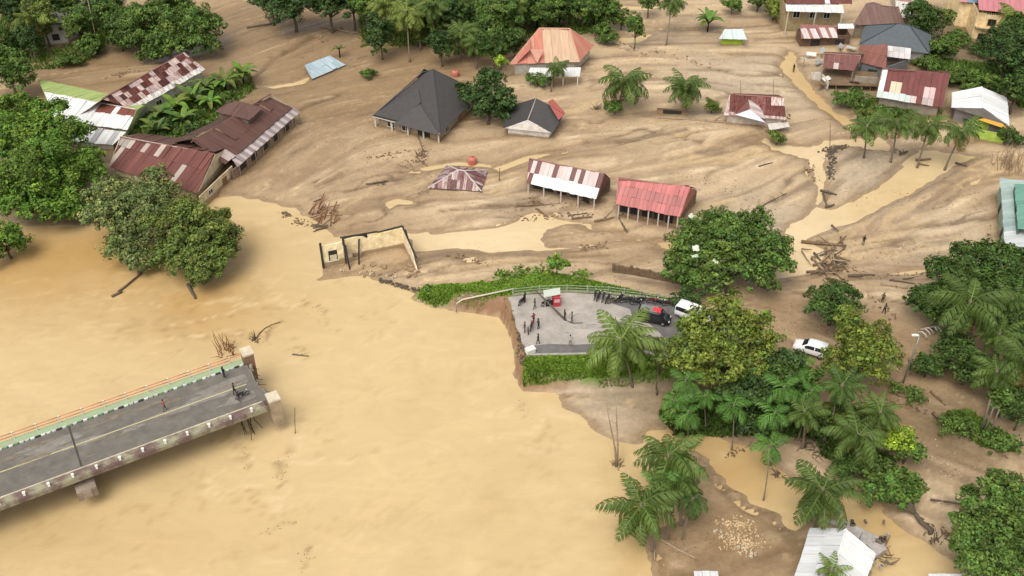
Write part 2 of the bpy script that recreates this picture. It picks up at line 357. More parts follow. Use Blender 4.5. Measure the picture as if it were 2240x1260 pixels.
pud = np.clip((0.40 - PATCH) * 14, 0, 1) * np.clip(1.2 - SK2, 0, 1) * (1 - brown)
col = mixc(col, np.array((.50, .36, .20)), np.clip(pud, 0, .75))
col = mixc(col, c_wet, RILL * 0.85)
col = mixc(col, c_wet, np.clip((-SK1 * 0.75 - SK2 * 0.6 - 1.0) * 0.5, 0, 0.5))
col = mixc(col, c_wet * 0.8, np.clip(wet_shade, 0, 1) * 0.75)  # exposed wet mud and the groove's shade painted into one dark line
damp = np.exp(-np.clip(sd_w - 0.2, 0, 99) / 0.7) * (sd_w > -1)
col = mixc(col, c_wet * 1.35, damp * 0.62)
col = mixc(col, c_mud * .9, (sd_w < 0.15) * 0.8)
pf = sstep(0.45, 0.6, plat) * sstep(1.1, 1.7, Z); steep = pf * (1 - sstep(-1.4, -0.4, -sd_p - 1.4 + 0.9))
col = mixc(col, np.broadcast_to(c_turf, col.shape) if False else c_turf, pf)
col = mixc(col, c_turf, sstep(0.1, 0.6, tip))
scar_z = zone(1118, 690, 4.2, 1.5) + zone(1135, 750, 4.0, 1.5) + zone(1060, 655, 4.0, 1.5) + zone(1145, 800, 3.0, 1.5)
col = mixc(col, c_scar, np.clip(scar_z * 1.3, 0, 1) * sstep(-1.6, -0.4, sd_p) * (Z > 0.1))
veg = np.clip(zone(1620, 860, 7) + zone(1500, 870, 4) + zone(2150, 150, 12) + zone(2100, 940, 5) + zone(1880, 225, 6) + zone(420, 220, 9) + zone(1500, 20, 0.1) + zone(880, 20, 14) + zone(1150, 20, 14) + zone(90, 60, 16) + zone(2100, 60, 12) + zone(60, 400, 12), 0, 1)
col = mixc(col, c_ground_dark, veg * 0.75 * (Z > 0.1))  # ground colour darkened where plants stand
col *= (0.9 + 0.2 * fbm(x, y, 1.4, 77, 2))[..., None]
gl = np.repeat((0.28 + 0.5 * np.clip(PATCH * 3 - 1.2, 0, 1) * .4 + 0.5 * np.clip(wet_shade + damp + np.clip(-SK2 * 0.3, 0, 1), 0, 1))[..., None], 3, -1)
def ground_mat():
    m = bpy.data.materials.new('mud'); m.use_nodes = True; N, L = m.node_tree.nodes, m.node_tree.links
    b = N['Principled BSDF']; a = N.new('ShaderNodeAttribute'); a.attribute_name = 'Col'
    tc = N.new('ShaderNodeTexCoord')
    nz = N.new('ShaderNodeTexNoise'); nz.inputs['Scale'].default_value = 1.9; nz.inputs['Detail'].default_value = 9; nz.inputs['Roughness'].default_value = 0.78
    L.new(tc.outputs['Object'], nz.inputs['Vector'])
    rp = N.new('ShaderNodeMapRange'); rp.inputs[1].default_value = 0.25; rp.inputs[2].default_value = 0.75; rp.inputs[3].default_value = 0.70; rp.inputs[4].default_value = 1.27
    L.new(nz.outputs['Fac'], rp.inputs[0])
    mx = N.new('ShaderNodeMixRGB'); mx.blend_type = 'MULTIPLY'; mx.inputs[0].default_value = 1
    L.new(a.outputs['Color'], mx.inputs[1]); L.new(rp.outputs[0], mx.inputs[2]); L.new(mx.outputs[0], b.inputs['Base Color'])
    g = N.new('ShaderNodeAttribute'); g.attribute_name = 'wet_shade'; iv = N.new('ShaderNodeMath'); iv.operation = 'SUBTRACT'; iv.inputs[0].default_value = 1.0
    L.new(g.outputs['Fac'], iv.inputs[1]); L.new(iv.outputs[0], b.inputs['Roughness'])
    bp = N.new('ShaderNodeBump'); bp.inputs['Strength'].default_value = 0.35; bp.inputs['Distance'].default_value = 0.15
    L.new(nz.outputs['Fac'], bp.inputs['Height']); L.new(bp.outputs[0], b.inputs['Normal'])
    b.inputs['Specular IOR Level'].default_value = 0.35
    return m
ground = link('ground', grid_mesh('ground', x, y, Z, {'Col': col, 'wet_shade': gl}), mat=ground_mat()); tag(ground, kind='structure')
def zat(X, Y):
    i = min(max(np.searchsorted(gx, X) - 1, 0), len(gx) - 2); j = min(max(np.searchsorted(gy, Y) - 1, 0), len(gy) - 2)
    u = (X - gx[i]) / (gx[i + 1] - gx[i]); v = (Y - gy[j]) / (gy[j + 1] - gy[j])
    return float((Z[j, i] * (1 - u) + Z[j, i + 1] * u) * (1 - v) + (Z[j + 1, i] * (1 - u) + Z[j + 1, i + 1] * u) * v)
def gp(px, py):
    """the point of the ground or water under a photo pixel"""
    z = 0.5
    for _ in range(6):
        p = at(px, py, z); z = max(0.0, zat(p.x, p.y))
    return at(px, py, z)

# ------------------------------------------------------------------ the flood water: one level sheet
wx = np.concatenate([[-124 - d for d in far_[::-1]], np.arange(-124, 124.01, 0.56), [124 + d for d in far_]])
wy = np.concatenate([[50 - d for d in far_[::-1]], np.arange(50, 222.01, 0.56), [222 + d for d in far_]])
WX, WY = np.meshgrid(wx, wy, indexing='xy')
wxx = WX + 7 * (fbm(WX, WY, 22, 5) - 0.5) * 2; wyy = WY + 7 * (fbm(WX, WY, 22, 6) - 0.5) * 2
sw = 0.5 * (fbm(wxx * 0.45, wyy, 13, 8, 4) - 0.5) * 2 + 0.5 * (fbm(wxx, wyy * 0.6, 5, 9, 3) - 0.5) * 2
zw = lambda px, py, rx, ry: np.exp(-(((WX - at(px, py, 0).x) / rx) ** 2 + ((WY - at(px, py, 0).y) / ry) ** 2))
dark_w = np.clip(zw(60, 590, 20, 13) + zw(460, 690, 12, 7) + zw(200, 1180, 20, 5) * 0.5 + zw(1620, 1010, 9, 7) + zw(1380, 1180, 3, 8) * 0.5 + zw(1960, 1130, 7, 6) * 0.7 + zw(1420, 528, 6, 4) * 0.5 + zw(1800, 230, 10, 18) * 0.7 + zw(380, 560, 16, 8) + zw(1500, 930, 5, 4) * 0.6 + zw(1480,1150,5,6) * .5, 0, 1)  # tree reflections painted into the water colour as darker zones, with brown silt
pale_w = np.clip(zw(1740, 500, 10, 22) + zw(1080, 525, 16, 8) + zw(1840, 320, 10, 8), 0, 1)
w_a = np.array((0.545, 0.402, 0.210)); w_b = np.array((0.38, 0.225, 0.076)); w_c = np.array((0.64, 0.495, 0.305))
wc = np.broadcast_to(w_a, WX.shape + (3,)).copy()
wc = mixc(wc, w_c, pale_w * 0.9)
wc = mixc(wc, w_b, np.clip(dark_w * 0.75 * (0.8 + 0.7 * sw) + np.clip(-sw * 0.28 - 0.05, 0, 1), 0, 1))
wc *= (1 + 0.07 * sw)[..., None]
# silt marks the current draws on the water: thin curling lines, stronger round the bridge end and the drowned trees
cur = fbm(wxx * 0.35 + wyy * .2, wyy * 1.2 - wxx * .3, 6.0, 15, 5)
near_ = np.clip(zw(590, 1010, 9, 9) + zw(620, 720, 10, 6) + zw(420, 700, 12, 6) * .8 + zw(300, 1150, 12, 4) * .5 + zw(1170, 930, 5, 6) * .7, 0, 1)
lines_ = np.exp(-((cur - .5) / .012) ** 2) + np.exp(-((cur - .43) / .010) ** 2)
wc = mixc(wc, w_b * .8, np.clip(lines_ * (0.16 + .5 * near_) * np.clip(fbm(WX, WY, 3, 17, 3) * 3 - 1.0, 0, 1), 0, .7))
wc = mixc(wc, w_c * 1.08, np.clip(np.exp(-((cur - .56) / .014) ** 2) * (.15 + .3 * near_), 0, .5))
for q_, w_, s_ in (([(522, 925), (530, 985), (538, 1030)], .28, .5), ([(540, 935), (548, 985)], .22, .4), ([(632, 985), (618, 1020), (612, 1060)], .45, .75), ([(570, 1172), (590, 1158), (645, 1140)], .2, .6), ([(590, 1095), (640, 1100)], .2, .4), ([(660, 1250), (682, 1195)], .2, .6), ([(655, 658), (690, 668), (718, 708)], .2, .6), ([(560, 750), (590, 728), (615, 702)], .24, .7), ([(600, 640 + 90), (660, 755), (720, 790)], .2, .35), ([(1142, 882), (1155, 915)], .2, .5), ([(460, 640), (420, 690), (260, 720)], .5, .25), ([(280, 690), (420, 740), (540, 735)], .4, .3)):
    d_, _s = line_dist(WX + (fbm(WX, WY, 2.0, 19, 3) - .5) * 2.4, WY + (fbm(WX, WY, 2.0, 21, 3) - .5) * 2.0, poly_world(q_, 0)); wc = mixc(wc, np.array((.20, .125, .055)), np.exp(-(d_ / w_) ** 2) * s_ * np.clip(fbm(WX, WY, 1.2, 29, 3) * 4 - 1.4, 0, 1))
def water_mat():
    m = bpy.data.materials.new('muddy_water'); m.use_nodes = True; N, L = m.node_tree.nodes, m.node_tree.links
    b = N['Principled BSDF']; b.inputs['Roughness'].default_value = 0.30; b.inputs['Specular IOR Level'].default_value = 0.3
    a = N.new('ShaderNodeAttribute'); a.attribute_name = 'Col'
    tc = N.new('ShaderNodeTexCoord'); mp = N.new('ShaderNodeMapping'); mp.inputs['Scale'].default_value = (0.5, 1.0, 1.0); mp.inputs['Rotation'].default_value = (0, 0, R(25))
    L.new(tc.outputs['Object'], mp.inputs['Vector'])
    wv = N.new('ShaderNodeTexNoise'); wv.inputs['Scale'].default_value = 0.35; wv.inputs['Detail'].default_value = 7; wv.inputs['Roughness'].default_value = 0.6; wv.inputs['Distortion'].default_value = 1.6
    L.new(mp.outputs[0], wv.inputs['Vector'])
    rp = N.new('ShaderNodeMapRange'); rp.inputs[1].default_value = 0.3; rp.inputs[2].default_value = 0.7; rp.inputs[3].default_value = 0.94; rp.inputs[4].default_value = 1.05
    L.new(wv.outputs['Fac'], rp.inputs[0])
    mx = N.new('ShaderNodeMixRGB'); mx.blend_type = 'MULTIPLY'; mx.inputs[0].default_value = 1
    L.new(a.outputs['Color'], mx.inputs[1]); L.new(rp.outputs[0], mx.inputs[2]); L.new(mx.outputs[0], b.inputs['Base Color'])
    n2 = N.new('ShaderNodeTexNoise'); n2.inputs['Scale'].default_value = 1.4; n2.inputs['Detail'].default_value = 6; n2.inputs['Distortion'].default_value = 0.8
    L.new(mp.outputs[0], n2.inputs['Vector'])
    bp = N.new('ShaderNodeBump'); bp.inputs['Strength'].default_value = 0.20; bp.inputs['Distance'].default_value = 0.15
    L.new(n2.outputs['Fac'], bp.inputs['Height']); L.new(bp.outputs[0], b.inputs['Normal'])
    return m
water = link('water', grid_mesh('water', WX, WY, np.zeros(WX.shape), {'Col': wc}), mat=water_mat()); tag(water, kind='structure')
# ------------------------------------------------------------------ plants: builders
def quads_mesh(name, co, tint, mat_, faces=None, smooth=False):
    """co (n,4,3): n leaf quads with one tint colour each"""
    n = len(co); me = bpy.data.meshes.new(name)
    me.vertices.add(n * 4); me.vertices.foreach_set('co', co.astype(np.float32).ravel())
    me.loops.add(n * 4); me.loops.foreach_set('vertex_index', np.arange(n * 4, dtype=np.int32))
    me.polygons.add(n); me.polygons.foreach_set('loop_start', np.arange(0, n * 4, 4, dtype=np.int32))
    a = me.attributes.new('tint', 'FLOAT_COLOR', 'POINT')
    t = np.repeat(np.concatenate([tint, np.ones((n, 1))], 1)[:, None, :], 4, 1)
    a.data.foreach_set('color', t.astype(np.float32).ravel())
    me.materials.append(mat_); me.update(); me.validate(); return me
def unit(a): return a / (np.linalg.norm(a, axis=-1, keepdims=True) + 1e-9)
def leaf_quads(P, nrm, size, rs, aspect=0.6, dirs=None):
    n = len(P); r = rs.normal(size=(n, 3)) if dirs is None else dirs
    t = unit(r - (r * nrm).sum(-1, keepdims=True) * nrm); s = np.cross(nrm, t)
    L_ = (size * rs.uniform(0.65, 1.3, n))[:, None]
    droop = nrm * L_ * 0.15
    return np.stack([P - t * L_ * 0.5 - droop, P + s * L_ * aspect * 0.5, P + t * L_ * 0.5 - droop, P - s * L_ * aspect * 0.5], 1)
def crown_mesh(name, lobes, leaf=0.45, dens=1.0, seed=1, clump=0.3, aspect=0.6, yellow=0.0, droop=0.0):
    rs = np.random.RandomState(seed); PP, NN, TT = [], [], []
    for (cx, cy, cz, rx, ry, rz) in lobes:
        r = (rx * ry * rz) ** (1 / 3)
        area = 4 * math.pi * r * r
        nc = max(8, int(area / ((clump * r + 0.35) ** 2 * 2.2)))
        d = unit(rs.normal(size=(nc, 3))); d[:, 2] = np.where(d[:, 2] < -0.35, -d[:, 2], d[:, 2])
        rad = rs.uniform(0.62, 1.2, nc)
        cc = d * rad[:, None] * np.array([rx, ry, rz])
        cr = (clump * r + 0.25) * rs.uniform(0.6, 1.25, nc)
        ct = rs.uniform(0.55, 1.4, nc); ch = rs.uniform(0.82, 1.15, nc)
        leaf_ = leaf * .86; n_tot = int(area * 1.25 * dens / (leaf_ * leaf_ * aspect * 0.5)); k = rs.randint(0, nc, n_tot)
        off = unit(rs.normal(size=(n_tot, 3))) * (rs.uniform(0.25, 1, n_tot) ** 0.5)[:, None]
        p = cc[k] + off * cr[k][:, None] * np.array([1, 1, 0.7])
        nr = unit(d[k] * 0.45 + off * 0.6 + np.array([0, 0, 0.55]) + rs.normal(size=(n_tot, 3)) * 0.45)
        PP.append(p + np.array([cx, cy, cz])); NN.append(nr)
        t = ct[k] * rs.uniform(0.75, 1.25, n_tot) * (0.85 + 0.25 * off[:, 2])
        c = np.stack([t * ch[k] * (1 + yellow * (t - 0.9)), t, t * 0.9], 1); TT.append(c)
    P, NR, T = np.concatenate(PP), np.concatenate(NN), np.concatenate(TT)
    q = leaf_quads(P, NR, leaf * rs.choice((.6, .8, 1.0, 1.25), len(P), p=(.3, .35, .25, .1)), rs, aspect)
    return quads_mesh(name, q, np.clip(T, 0.15, 2.2), M['leaf'])
def auto_lobes(rx, ry, rz, n, seed, zc=0.0):
    rs = np.random.RandomState(seed); out = [(0, 0, zc, rx * 0.62, ry * 0.62, rz * 0.72)]
    for i in range(n):
        a = 2 * math.pi * (i + rs.uniform(-0.3, 0.3)) / n; u = rs.uniform(0.45, 0.68); s = rs.uniform(0.38, 0.54); h = rs.uniform(-0.45, 0.5)
        out.append((math.cos(a) * rx * u, math.sin(a) * ry * u, zc + h * rz, rx * s, ry * s, rz * s * 1.05))
    return out
def trunk_mesh(name, base_z, lobes, r0, seed, lean=(0, 0)):
    rs = random.Random(seed); m = MB()
    cz = sum(l[2] for l in lobes) / len(lobes); cx = sum(l[0] for l in lobes) / len(lobes); cy = sum(l[1] for l in lobes) / len(lobes)
    fork = V((cx * 0.35 + lean[0], cy * 0.35 + lean[1], base_z + (cz - base_z) * 0.5))
    m.tube([(0, 0, base_z - 0.5), (0.04, 0.02, base_z + 0.4), fork * 0.5 + V((rs.uniform(-.2, .2), rs.uniform(-.2, .2), base_z * 0.5)), fork], [r0 * 1.35, r0, r0 * 0.85, r0 * 0.7], 7)
    for l in lobes[:9]:
        e = V((l[0], l[1], l[2])); md = (fork + e) / 2 + V((rs.uniform(-.3, .3), rs.uniform(-.3, .3), rs.uniform(-.2, .3)))
        m.tube([fork, md, e], [r0 * 0.55, r0 * 0.35, r0 * 0.1], 5)
    return m.mesh(name, M['bark'], True)
GREEN = {'dark': (.072, .126, .028), 'mid': (.108, .178, .036), 'bright': (.135, .235, .034), 'fresh': (.17, .28, .04), 'olive': (.150, .195, .044), 'yellow': (.168, .212, .036), 'lime': (.36, .50, .05),
         'grey': (.180, .222, .076), 'deep': (.058, .106, .028), 'palm': (.082, .132, .030), 'paleg': (.125, .185, .042), 'areca': (.080, .178, .034)}
def tree(label, px, py, rx, ry, hc, tone, name='broadleaf_tree', n=8, seed=None, leaf=0.45, dens=1.0, group=None, cat='tree', base=None, aspect=0.6, clump=0.3, yellow=0.0, trunk=0.22, zb=None, rz=None):
    """a leafy tree whose crown the photograph shows centred at px, py with radii rx, ry (pixels), its crown centre hc metres up"""
    g = gp(px, py); z0 = g.z if zb is None else zb
    c = at(px, py, z0 + hc); s = ppm(c); e = dep(c); r = rx / s
    if rz is None:
        q = ((ry / s) ** 2 - (r * math.sin(e)) ** 2) / math.cos(e) ** 2
        rz = math.sqrt(q) if q > 0 else 0.0
        rz = min(max(rz, 0.5 * r), 1.7 * r, hc * 0.97)
    seed = seed if seed is not None else int(px * 7 + py * 13) % 9999
    lobes = auto_lobes(r, r, rz, n, seed)
    b = at(base[0], base[1], z0) if base else V((c.x, c.y, z0))
    if base is None: z0 = max(zat(b.x, b.y), -0.2); b.z = z0
    root = empty(name, b, label, cat, group)
    off = c - b
    lob = [(l[0] + off.x, l[1] + off.y, l[2] + off.z, l[3], l[4], l[5]) for l in lobes]
    link('trunk', trunk_mesh('trunk', 0, lob, max(0.08, trunk * min(1.6, r / 3)), seed), root)
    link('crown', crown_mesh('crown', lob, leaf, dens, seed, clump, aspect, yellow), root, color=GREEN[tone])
    return root
def lobed_tree(label, base, lobes_px, tone, name='broadleaf_tree', leaf=0.45, dens=1.0, seed=3, group=None, z0=None, trunk=0.3, flat=0.8, yellow=0.0, sub=5, aspect=0.6, clump=0.3, cat='tree'):
    """a big tree of lobes given as (px, py, radius px, height m)"""
    b = gp(*base) if z0 is None else at(base[0], base[1], z0)
    root = empty(name, b, label, cat, group); lob = []
    for i, (px, py, r, h) in enumerate(lobes_px):
        c = at(px, py, b.z + h); q = r / ppm(c); d = c - b
        for l in auto_lobes(q, q, min(q * flat, h * 0.95), sub, seed + i): lob.append((l[0] + d.x, l[1] + d.y, l[2] + d.z, *l[3:]))
    link('trunk', trunk_mesh('trunk', 0, lob[::sub + 1] + lob[1::sub + 1], trunk, seed), root)
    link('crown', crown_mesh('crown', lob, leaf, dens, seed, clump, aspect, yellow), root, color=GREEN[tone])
    return root

# --- palms
def frond_mesh(name, L_, droop, seed, pairs=28, wl_=0.75, hang=0.9, wmax=0.036):
    """a feather leaf along +x, rising then drooping"""
    rs = np.random.RandomState(seed); ts = np.linspace(0, 1, 9)
    ang0, ang1 = 0.55, 0.55 - droop * 1.15
    pts = [np.array([0.0, 0, 0])]
    for k in range(40):
        a = ang0 + (ang1 - ang0) * (k / 40) ** 1.1; pts.append(pts[-1] + np.array([math.cos(a), 0, math.sin(a)]) * L_ / 40)
    pts = np.array(pts); q = []; tt = []
    for k in range(40):                                             # rachis ribbon
        w = 0.06 * (1 - k / 42); a, b_ = pts[k], pts[k + 1]
        if k % 2 == 0 and k < 39:
            b_ = pts[k + 2]; q.append([a + [0, w, 0], b_ + [0, w * .95, 0], b_ - [0, w * .95, 0], a - [0, w, 0]]); tt.append((1.55, 1.4, 1.2))
    for k in range(pairs):
        t = 0.14 + 0.86 * k / (pairs - 1); i = min(39, int(t * 40)); p = pts[i]; dx = unit(pts[i + 1] - pts[i])
        ll = L_ * 0.29 * rs.uniform(.75, 1.1) * wl_ / 0.75 * math.sin(min(1, 0.18 + t * 0.95) * math.pi) ** 0.55 * (1.0 if t < 0.9 else 0.7)
        for sg in (1, -1):
            h = hang * rs.uniform(0.7, 1.3)
            d = unit(np.array([dx[0] * 0.65, sg * 1.0, dx[2] * 0.65 - h * 0.5])); d2 = unit(np.array([dx[0] * 0.65, sg * 0.6, dx[2] * 0.65 - h * 1.5]))
            m_ = p + d * ll * 0.55; e = m_ + d2 * ll * 0.5; w = wmax * L_ / 4 * 1.6
            ax = dx * w; sh = rs.uniform(0.6, 1.3)
            q.append([p - ax * .6, m_ - ax, m_ + ax, p + ax * .6]); tt.append((sh, sh, sh * .9))
            q.append([m_ - ax, e - ax * .25, e + ax * .25, m_ + ax]); tt.append((sh * 1.08, sh * 1.02, sh * .85))
    return quads_mesh(name, np.array(q), np.array(tt), M['leaf'])
FROND = {'coco': [frond_mesh('frond', 4.0, d, 10 + i) for i, d in enumerate((1.0, 1.5, 2.0, 2.5))],
         'areca': [frond_mesh('frond', 2.6, d, 30 + i, 16, 1.0, 0.55, 0.06) for i, d in enumerate((0.9, 1.5, 2.1))]}
def palm(label, px, py, r, h, tone='palm', kind='coco', n=None, seed=None, base=None, group=None, name=None, dead=0.15, zb=None, spread=1.0):
    """a palm whose crown hub the photograph shows at px, py with radius r px, h metres above the ground; base: pixel of the trunk's foot"""
    g = gp(px, py); rs = random.Random(seed if seed is not None else int(px * 3 + py * 7))
    z0 = g.z if zb is None else zb
    if base: z0 = max(0.0, gp(*base).z) if zb is None else zb
    c = at(px, py, z0 + h); q = r / ppm(c)
    b = at(base[0], base[1], z0) if base else V((c.x + rs.uniform(-.8, .8), c.y + rs.uniform(-.8, .8), z0))
    if base is None: b.z = max(-0.2, zat(b.x, b.y))
    dead = dead * rs.uniform(.3, 1.8); sag = rs.uniform(-.05, .22)
    root = empty(name or ('coconut_palm' if kind == 'coco' else 'areca_palm'), b, label, 'palm tree', group)
    top = c - b; leanx, leany = rs.uniform(-.12, .12), rs.uniform(-.12, .12); r0 = 0.17 if kind == 'coco' else 0.09
    bw = rs.uniform(1.0, 2.2); m = MB(); path = []; rad = []
    for i in range(8):
        t = i / 7; path.append(V((top.x * t ** bw, top.y * t ** bw, -0.4 + (top.z + 0.4) * t))); rad.append(r0 * (1.5 - 0.6 * min(1, t * 4)) * (1 - 0.25 * t))
    m.tube(path, rad, 7); link('trunk', m.mesh('trunk', M['palm_bark'], True), root)
    n = n or (rs.choice((32, 36, 40)) if kind == 'coco' else 10); base_l = 4.0 if kind == 'coco' else 2.6
    sc = q / (base_l * 0.70)
    for i in range(n):
        u = i / n; vi = rs.choice((0, 1, 1)) if u < 0.4 else rs.choice((1, 2, 2)) if u < 0.75 else (3 if kind == 'coco' else 2)
        vi = min(vi, len(FROND[kind]) - 1)
        col_ = GREEN[tone]; f = rs.uniform(0.8, 1.2); col_ = tuple(a * f for a in col_)
        if u > 1 - dead: col_ = (0.20, 0.15, 0.06)
        o = link('frond', FROND[kind][vi], root, color=col_)
        o.location = top + V((0, 0, 0.05)); pitch = -(1.15 * (1 - u) - 0.68 - sag * u) * (1.0 if kind == 'coco' else 1.15)
        az = i * 2.39996 + rs.uniform(-.3, .3); o.rotation_euler = (rs.uniform(-.35, .35), pitch + leanx * math.cos(az) * 2 + leany * math.sin(az) * 2 + rs.uniform(-.2, .2), az); k = sc * rs.uniform(0.72, 1.16); o.scale = (k, k * spread, k)
    hub = MB(); hub.lathe([(0.02, -0.5), (r0 * 1.5, -0.2), (r0 * 1.4, 0.2), (0.03, 0.6)], 7, Matrix.Translation(top)); link('crownshaft', hub.mesh('crownshaft', M['palm_bark'], True), root)
    return root
# --- bananas
def banana_leaf(name, L_, droop, seed):
    rs = np.random.RandomState(seed); q, tt = [], []; p = np.zeros(3); n = 10; prev = None
    for k in range(n + 1):
        t = k / n; a = 1.15 - droop * t; w = L_ * 0.14 * math.sin(math.pi * (0.06 + 0.93 * t)) ** 0.6
        cur = (p.copy(), p + [0, w, w * 0.25], p + [0, -w, w * 0.25])
        if prev is not None:
            sh = rs.uniform(.8, 1.2)
            q += [[prev[0], cur[0], cur[1], prev[1]], [prev[0], prev[2], cur[2], cur[0]]]; tt += [(sh, sh, sh)] + [(sh * .85,) * 3]
        prev = cur; p = p + np.array([math.cos(a), 0, math.sin(a)]) * L_ / n
    return quads_mesh(name, np.array(q), np.array(tt), M['leaf'])
BLEAF = [banana_leaf('leaf', 2.6, d, 5 + i) for i, d in enumerate((0.8, 1.5, 2.2))]
def banana(label, px, py, r, tone='bright', n=9, group=None, h=1.5, seed=0, name='banana_plant', zb=None):
    g = gp(px, py); z0 = g.z if zb is None else zb
    c = at(px, py, z0 + h); s = r / ppm(c) / 2.0; rs = random.Random(int(px + py * 3) + seed); b = V((c.x, c.y, z0))
    root = empty(name, b, label, 'banana plant', group)
    m = MB(); m.tube([(0, 0, -.3), (0, 0, h)], [0.16, 0.1], 7); link('stem', m.mesh('stem', M['leaf'], True), root, color=(.16, .19, .06))
    for i in range(n):
        o = link('leaf', BLEAF[rs.choice((0, 1, 1, 2))], root, color=tuple(a * rs.uniform(.75, 1.25) for a in GREEN[tone]))
        o.location = (0, 0, h * rs.uniform(.8, 1.0)); o.rotation_euler = (0, rs.uniform(-.1, .35), i * 2.4 + rs.uniform(-.3, .3)); k = s * rs.uniform(.8, 1.15); o.scale = (k, k, k)
    return root
# --- low leafy things
def bush(label, px, py, rx, ry, tone, h=0.9, name='bush', leaf=0.34, n=5, group=None, dens=1.0, cat='bush', zb=None, seed=None):
    return tree(label, px, py, rx, ry, h, tone, name=name, n=n, leaf=leaf, dens=dens, group=group, cat=cat, trunk=0.1, zb=zb, seed=seed)
def scatter_blades(name, poly_px, z, n, h, tone, seed, keep=None, w=0.16, hz=None, lumps=6.0):
    """grass and weeds over a pixel polygon on level z: one object of standing blades"""
    rs = np.random.RandomState(seed); P = poly_world(poly_px, z); lo, hi = P.min(0), P.max(0)
    X = rs.uniform(lo[0], hi[0], n * 4); Y = rs.uniform(lo[1], hi[1], n * 4)
    k = sdf_poly(X, Y, P) < 0; X, Y = X[k][:n], Y[k][:n]; n = len(X)
    zz = np.array([max(zat(a, b_), 0) for a, b_ in zip(X, Y)])
    hh = h * (0.35 + 1.3 * fbm(X, Y, lumps, seed + 3, 3)) * rs.uniform(0.6, 1.3, n)
    a = rs.uniform(0, 6.283, n); d = np.stack([np.cos(a), np.sin(a), np.zeros(n)], 1); up = unit(np.stack([rs.normal(size=n) * .5, rs.normal(size=n) * .5, np.ones(n)], 1))
    b0 = np.stack([X, Y, zz - 0.05], 1); ww = (w * rs.uniform(.6, 1.4, n))[:, None]; H_ = hh[:, None]
    q = np.stack([b0 - d * ww, b0 + d * ww, b0 + up * H_ + d * ww * .45, b0 + up * H_ - d * ww * .45], 1)
    t = rs.uniform(.7, 1.3, n) * (0.7 + 0.6 * fbm(X, Y, 3.0, seed + 9, 2)); tint = np.stack([t * 1.02, t, t * .85], 1)
    o = link(name, quads_mesh(name, q, tint, M['leaf']), color=GREEN[tone]); tag(o, kind='stuff'); return o
# ------------------------------------------------------------------ buildings: builders
def clip_poly(P, axis, val, keep_less):
    out = []
    for i in range(len(P)):
        a, b_ = P[i], P[(i + 1) % len(P)]
        ia, ib = (a[axis] <= val) == keep_less, (b_[axis] <= val) == keep_less
        if ia: out.append(a)
        if ia != ib:
            t = (val - a[axis]) / (b_[axis] - a[axis]); out.append((a[0] + t * (b_[0] - a[0]), a[1] + t * (b_[1] - a[1])))
    return out
def roof_face(root, pts, width, pick, rows=1, name='roof_sheet', th=0.05, matn='sheet', seed=0, jitter=0.032, gap=0.015):
    """a roof plane laid with sheets: pts[0]->pts[1] is the eave (world points); pick(i, j, n, m, rnd) gives a sheet its colour or None to leave it off"""
    rs = random.Random(seed + len(pts)); pts = [V(p) for p in pts]
    nrm = V((0, 0, 0))
    for i in range(len(pts)): nrm += (pts[i] - pts[0]).cross(pts[(i + 1) % len(pts)] - pts[0])
    nrm.normalize()
    if nrm.z < 0: nrm = -nrm
    u = (pts[1] - pts[0]).normalized(); v = nrm.cross(u).normalized(); o = pts[0]
    P2 = [((p - o).dot(u), (p - o).dot(v)) for p in pts]
    u0, u1 = min(p[0] for p in P2), max(p[0] for p in P2); v0, v1 = min(p[1] for p in P2), max(p[1] for p in P2)
    n = max(1, round((u1 - u0) / width)); outs = []
    rows = rows if isinstance(rows, (list, tuple)) else [k / rows for k in range(rows + 1)]
    up = v.z > 0 or abs(v.z) < 1e-6
    for i in range(n):
        for j in range(len(rows) - 1):
            c = pick(i, j, n, len(rows) - 1, rs)
            if c is None: continue
            a, b_ = u0 + (u1 - u0) * i / n, u0 + (u1 - u0) * (i + 1) / n
            e0, e1 = v0 + (v1 - v0) * rows[j], v0 + (v1 - v0) * rows[j + 1]
            Q = clip_poly(clip_poly(P2, 0, a + gap, False), 0, b_ - gap, True) if n > 1 else list(P2)
            if n > 1 and j == 0 and Q: Q = clip_poly(Q, 1, v0 + rs.uniform(0, .13), False)
            if len(rows) > 2 and Q: Q = clip_poly(clip_poly(Q, 1, e0 + 0.004, False), 1, e1 - 0.004 + 0.10 * (j < len(rows) - 2), True)
            if len(Q) < 3: continue
            ar = abs(sum(Q[k][0] * Q[(k + 1) % len(Q)][1] - Q[(k + 1) % len(Q)][0] * Q[k][1] for k in range(len(Q)))) / 2
            if ar < 0.02: continue
            lift = rs.uniform(0, jitter) + j * 0.0 + (0.03 if j % 2 else 0); tl = rs.uniform(-jitter, jitter) * .5
            if n > 3 and rs.random() < .07: lift += .07; tl += rs.uniform(-.02, .04)
            W = [o + u * q[0] + v * q[1] + nrm * (lift + tl * (q[1] - v0)) - root.location for q in Q]
            k = len(Q); me = bpy.data.meshes.new(name)
            me.from_pydata([*W, *[p - nrm * th for p in W]], [], [tuple(range(k)), tuple(range(2 * k - 1, k - 1, -1))] + [(a_, a_ + k, (a_ + 1) % k + k, (a_ + 1) % k) for a_ in range(k)])
            uvl = me.uv_layers.new(name='uv'); off = rs.uniform(0, 90)
            uvs = [(q[0] + off, q[1] + off) for q in Q] * 2
            for lp in me.loops: uvl.data[lp.index].uv = uvs[lp.vertex_index]
            f = rs.uniform(.9, 1.08); outs.append(link(name, me, root, M[matn], tuple(x_ * f for x_ in c)))
    return outs
def solid(c, name='roof_slope'): return lambda i, j, n, m, r: c
WALLS = []
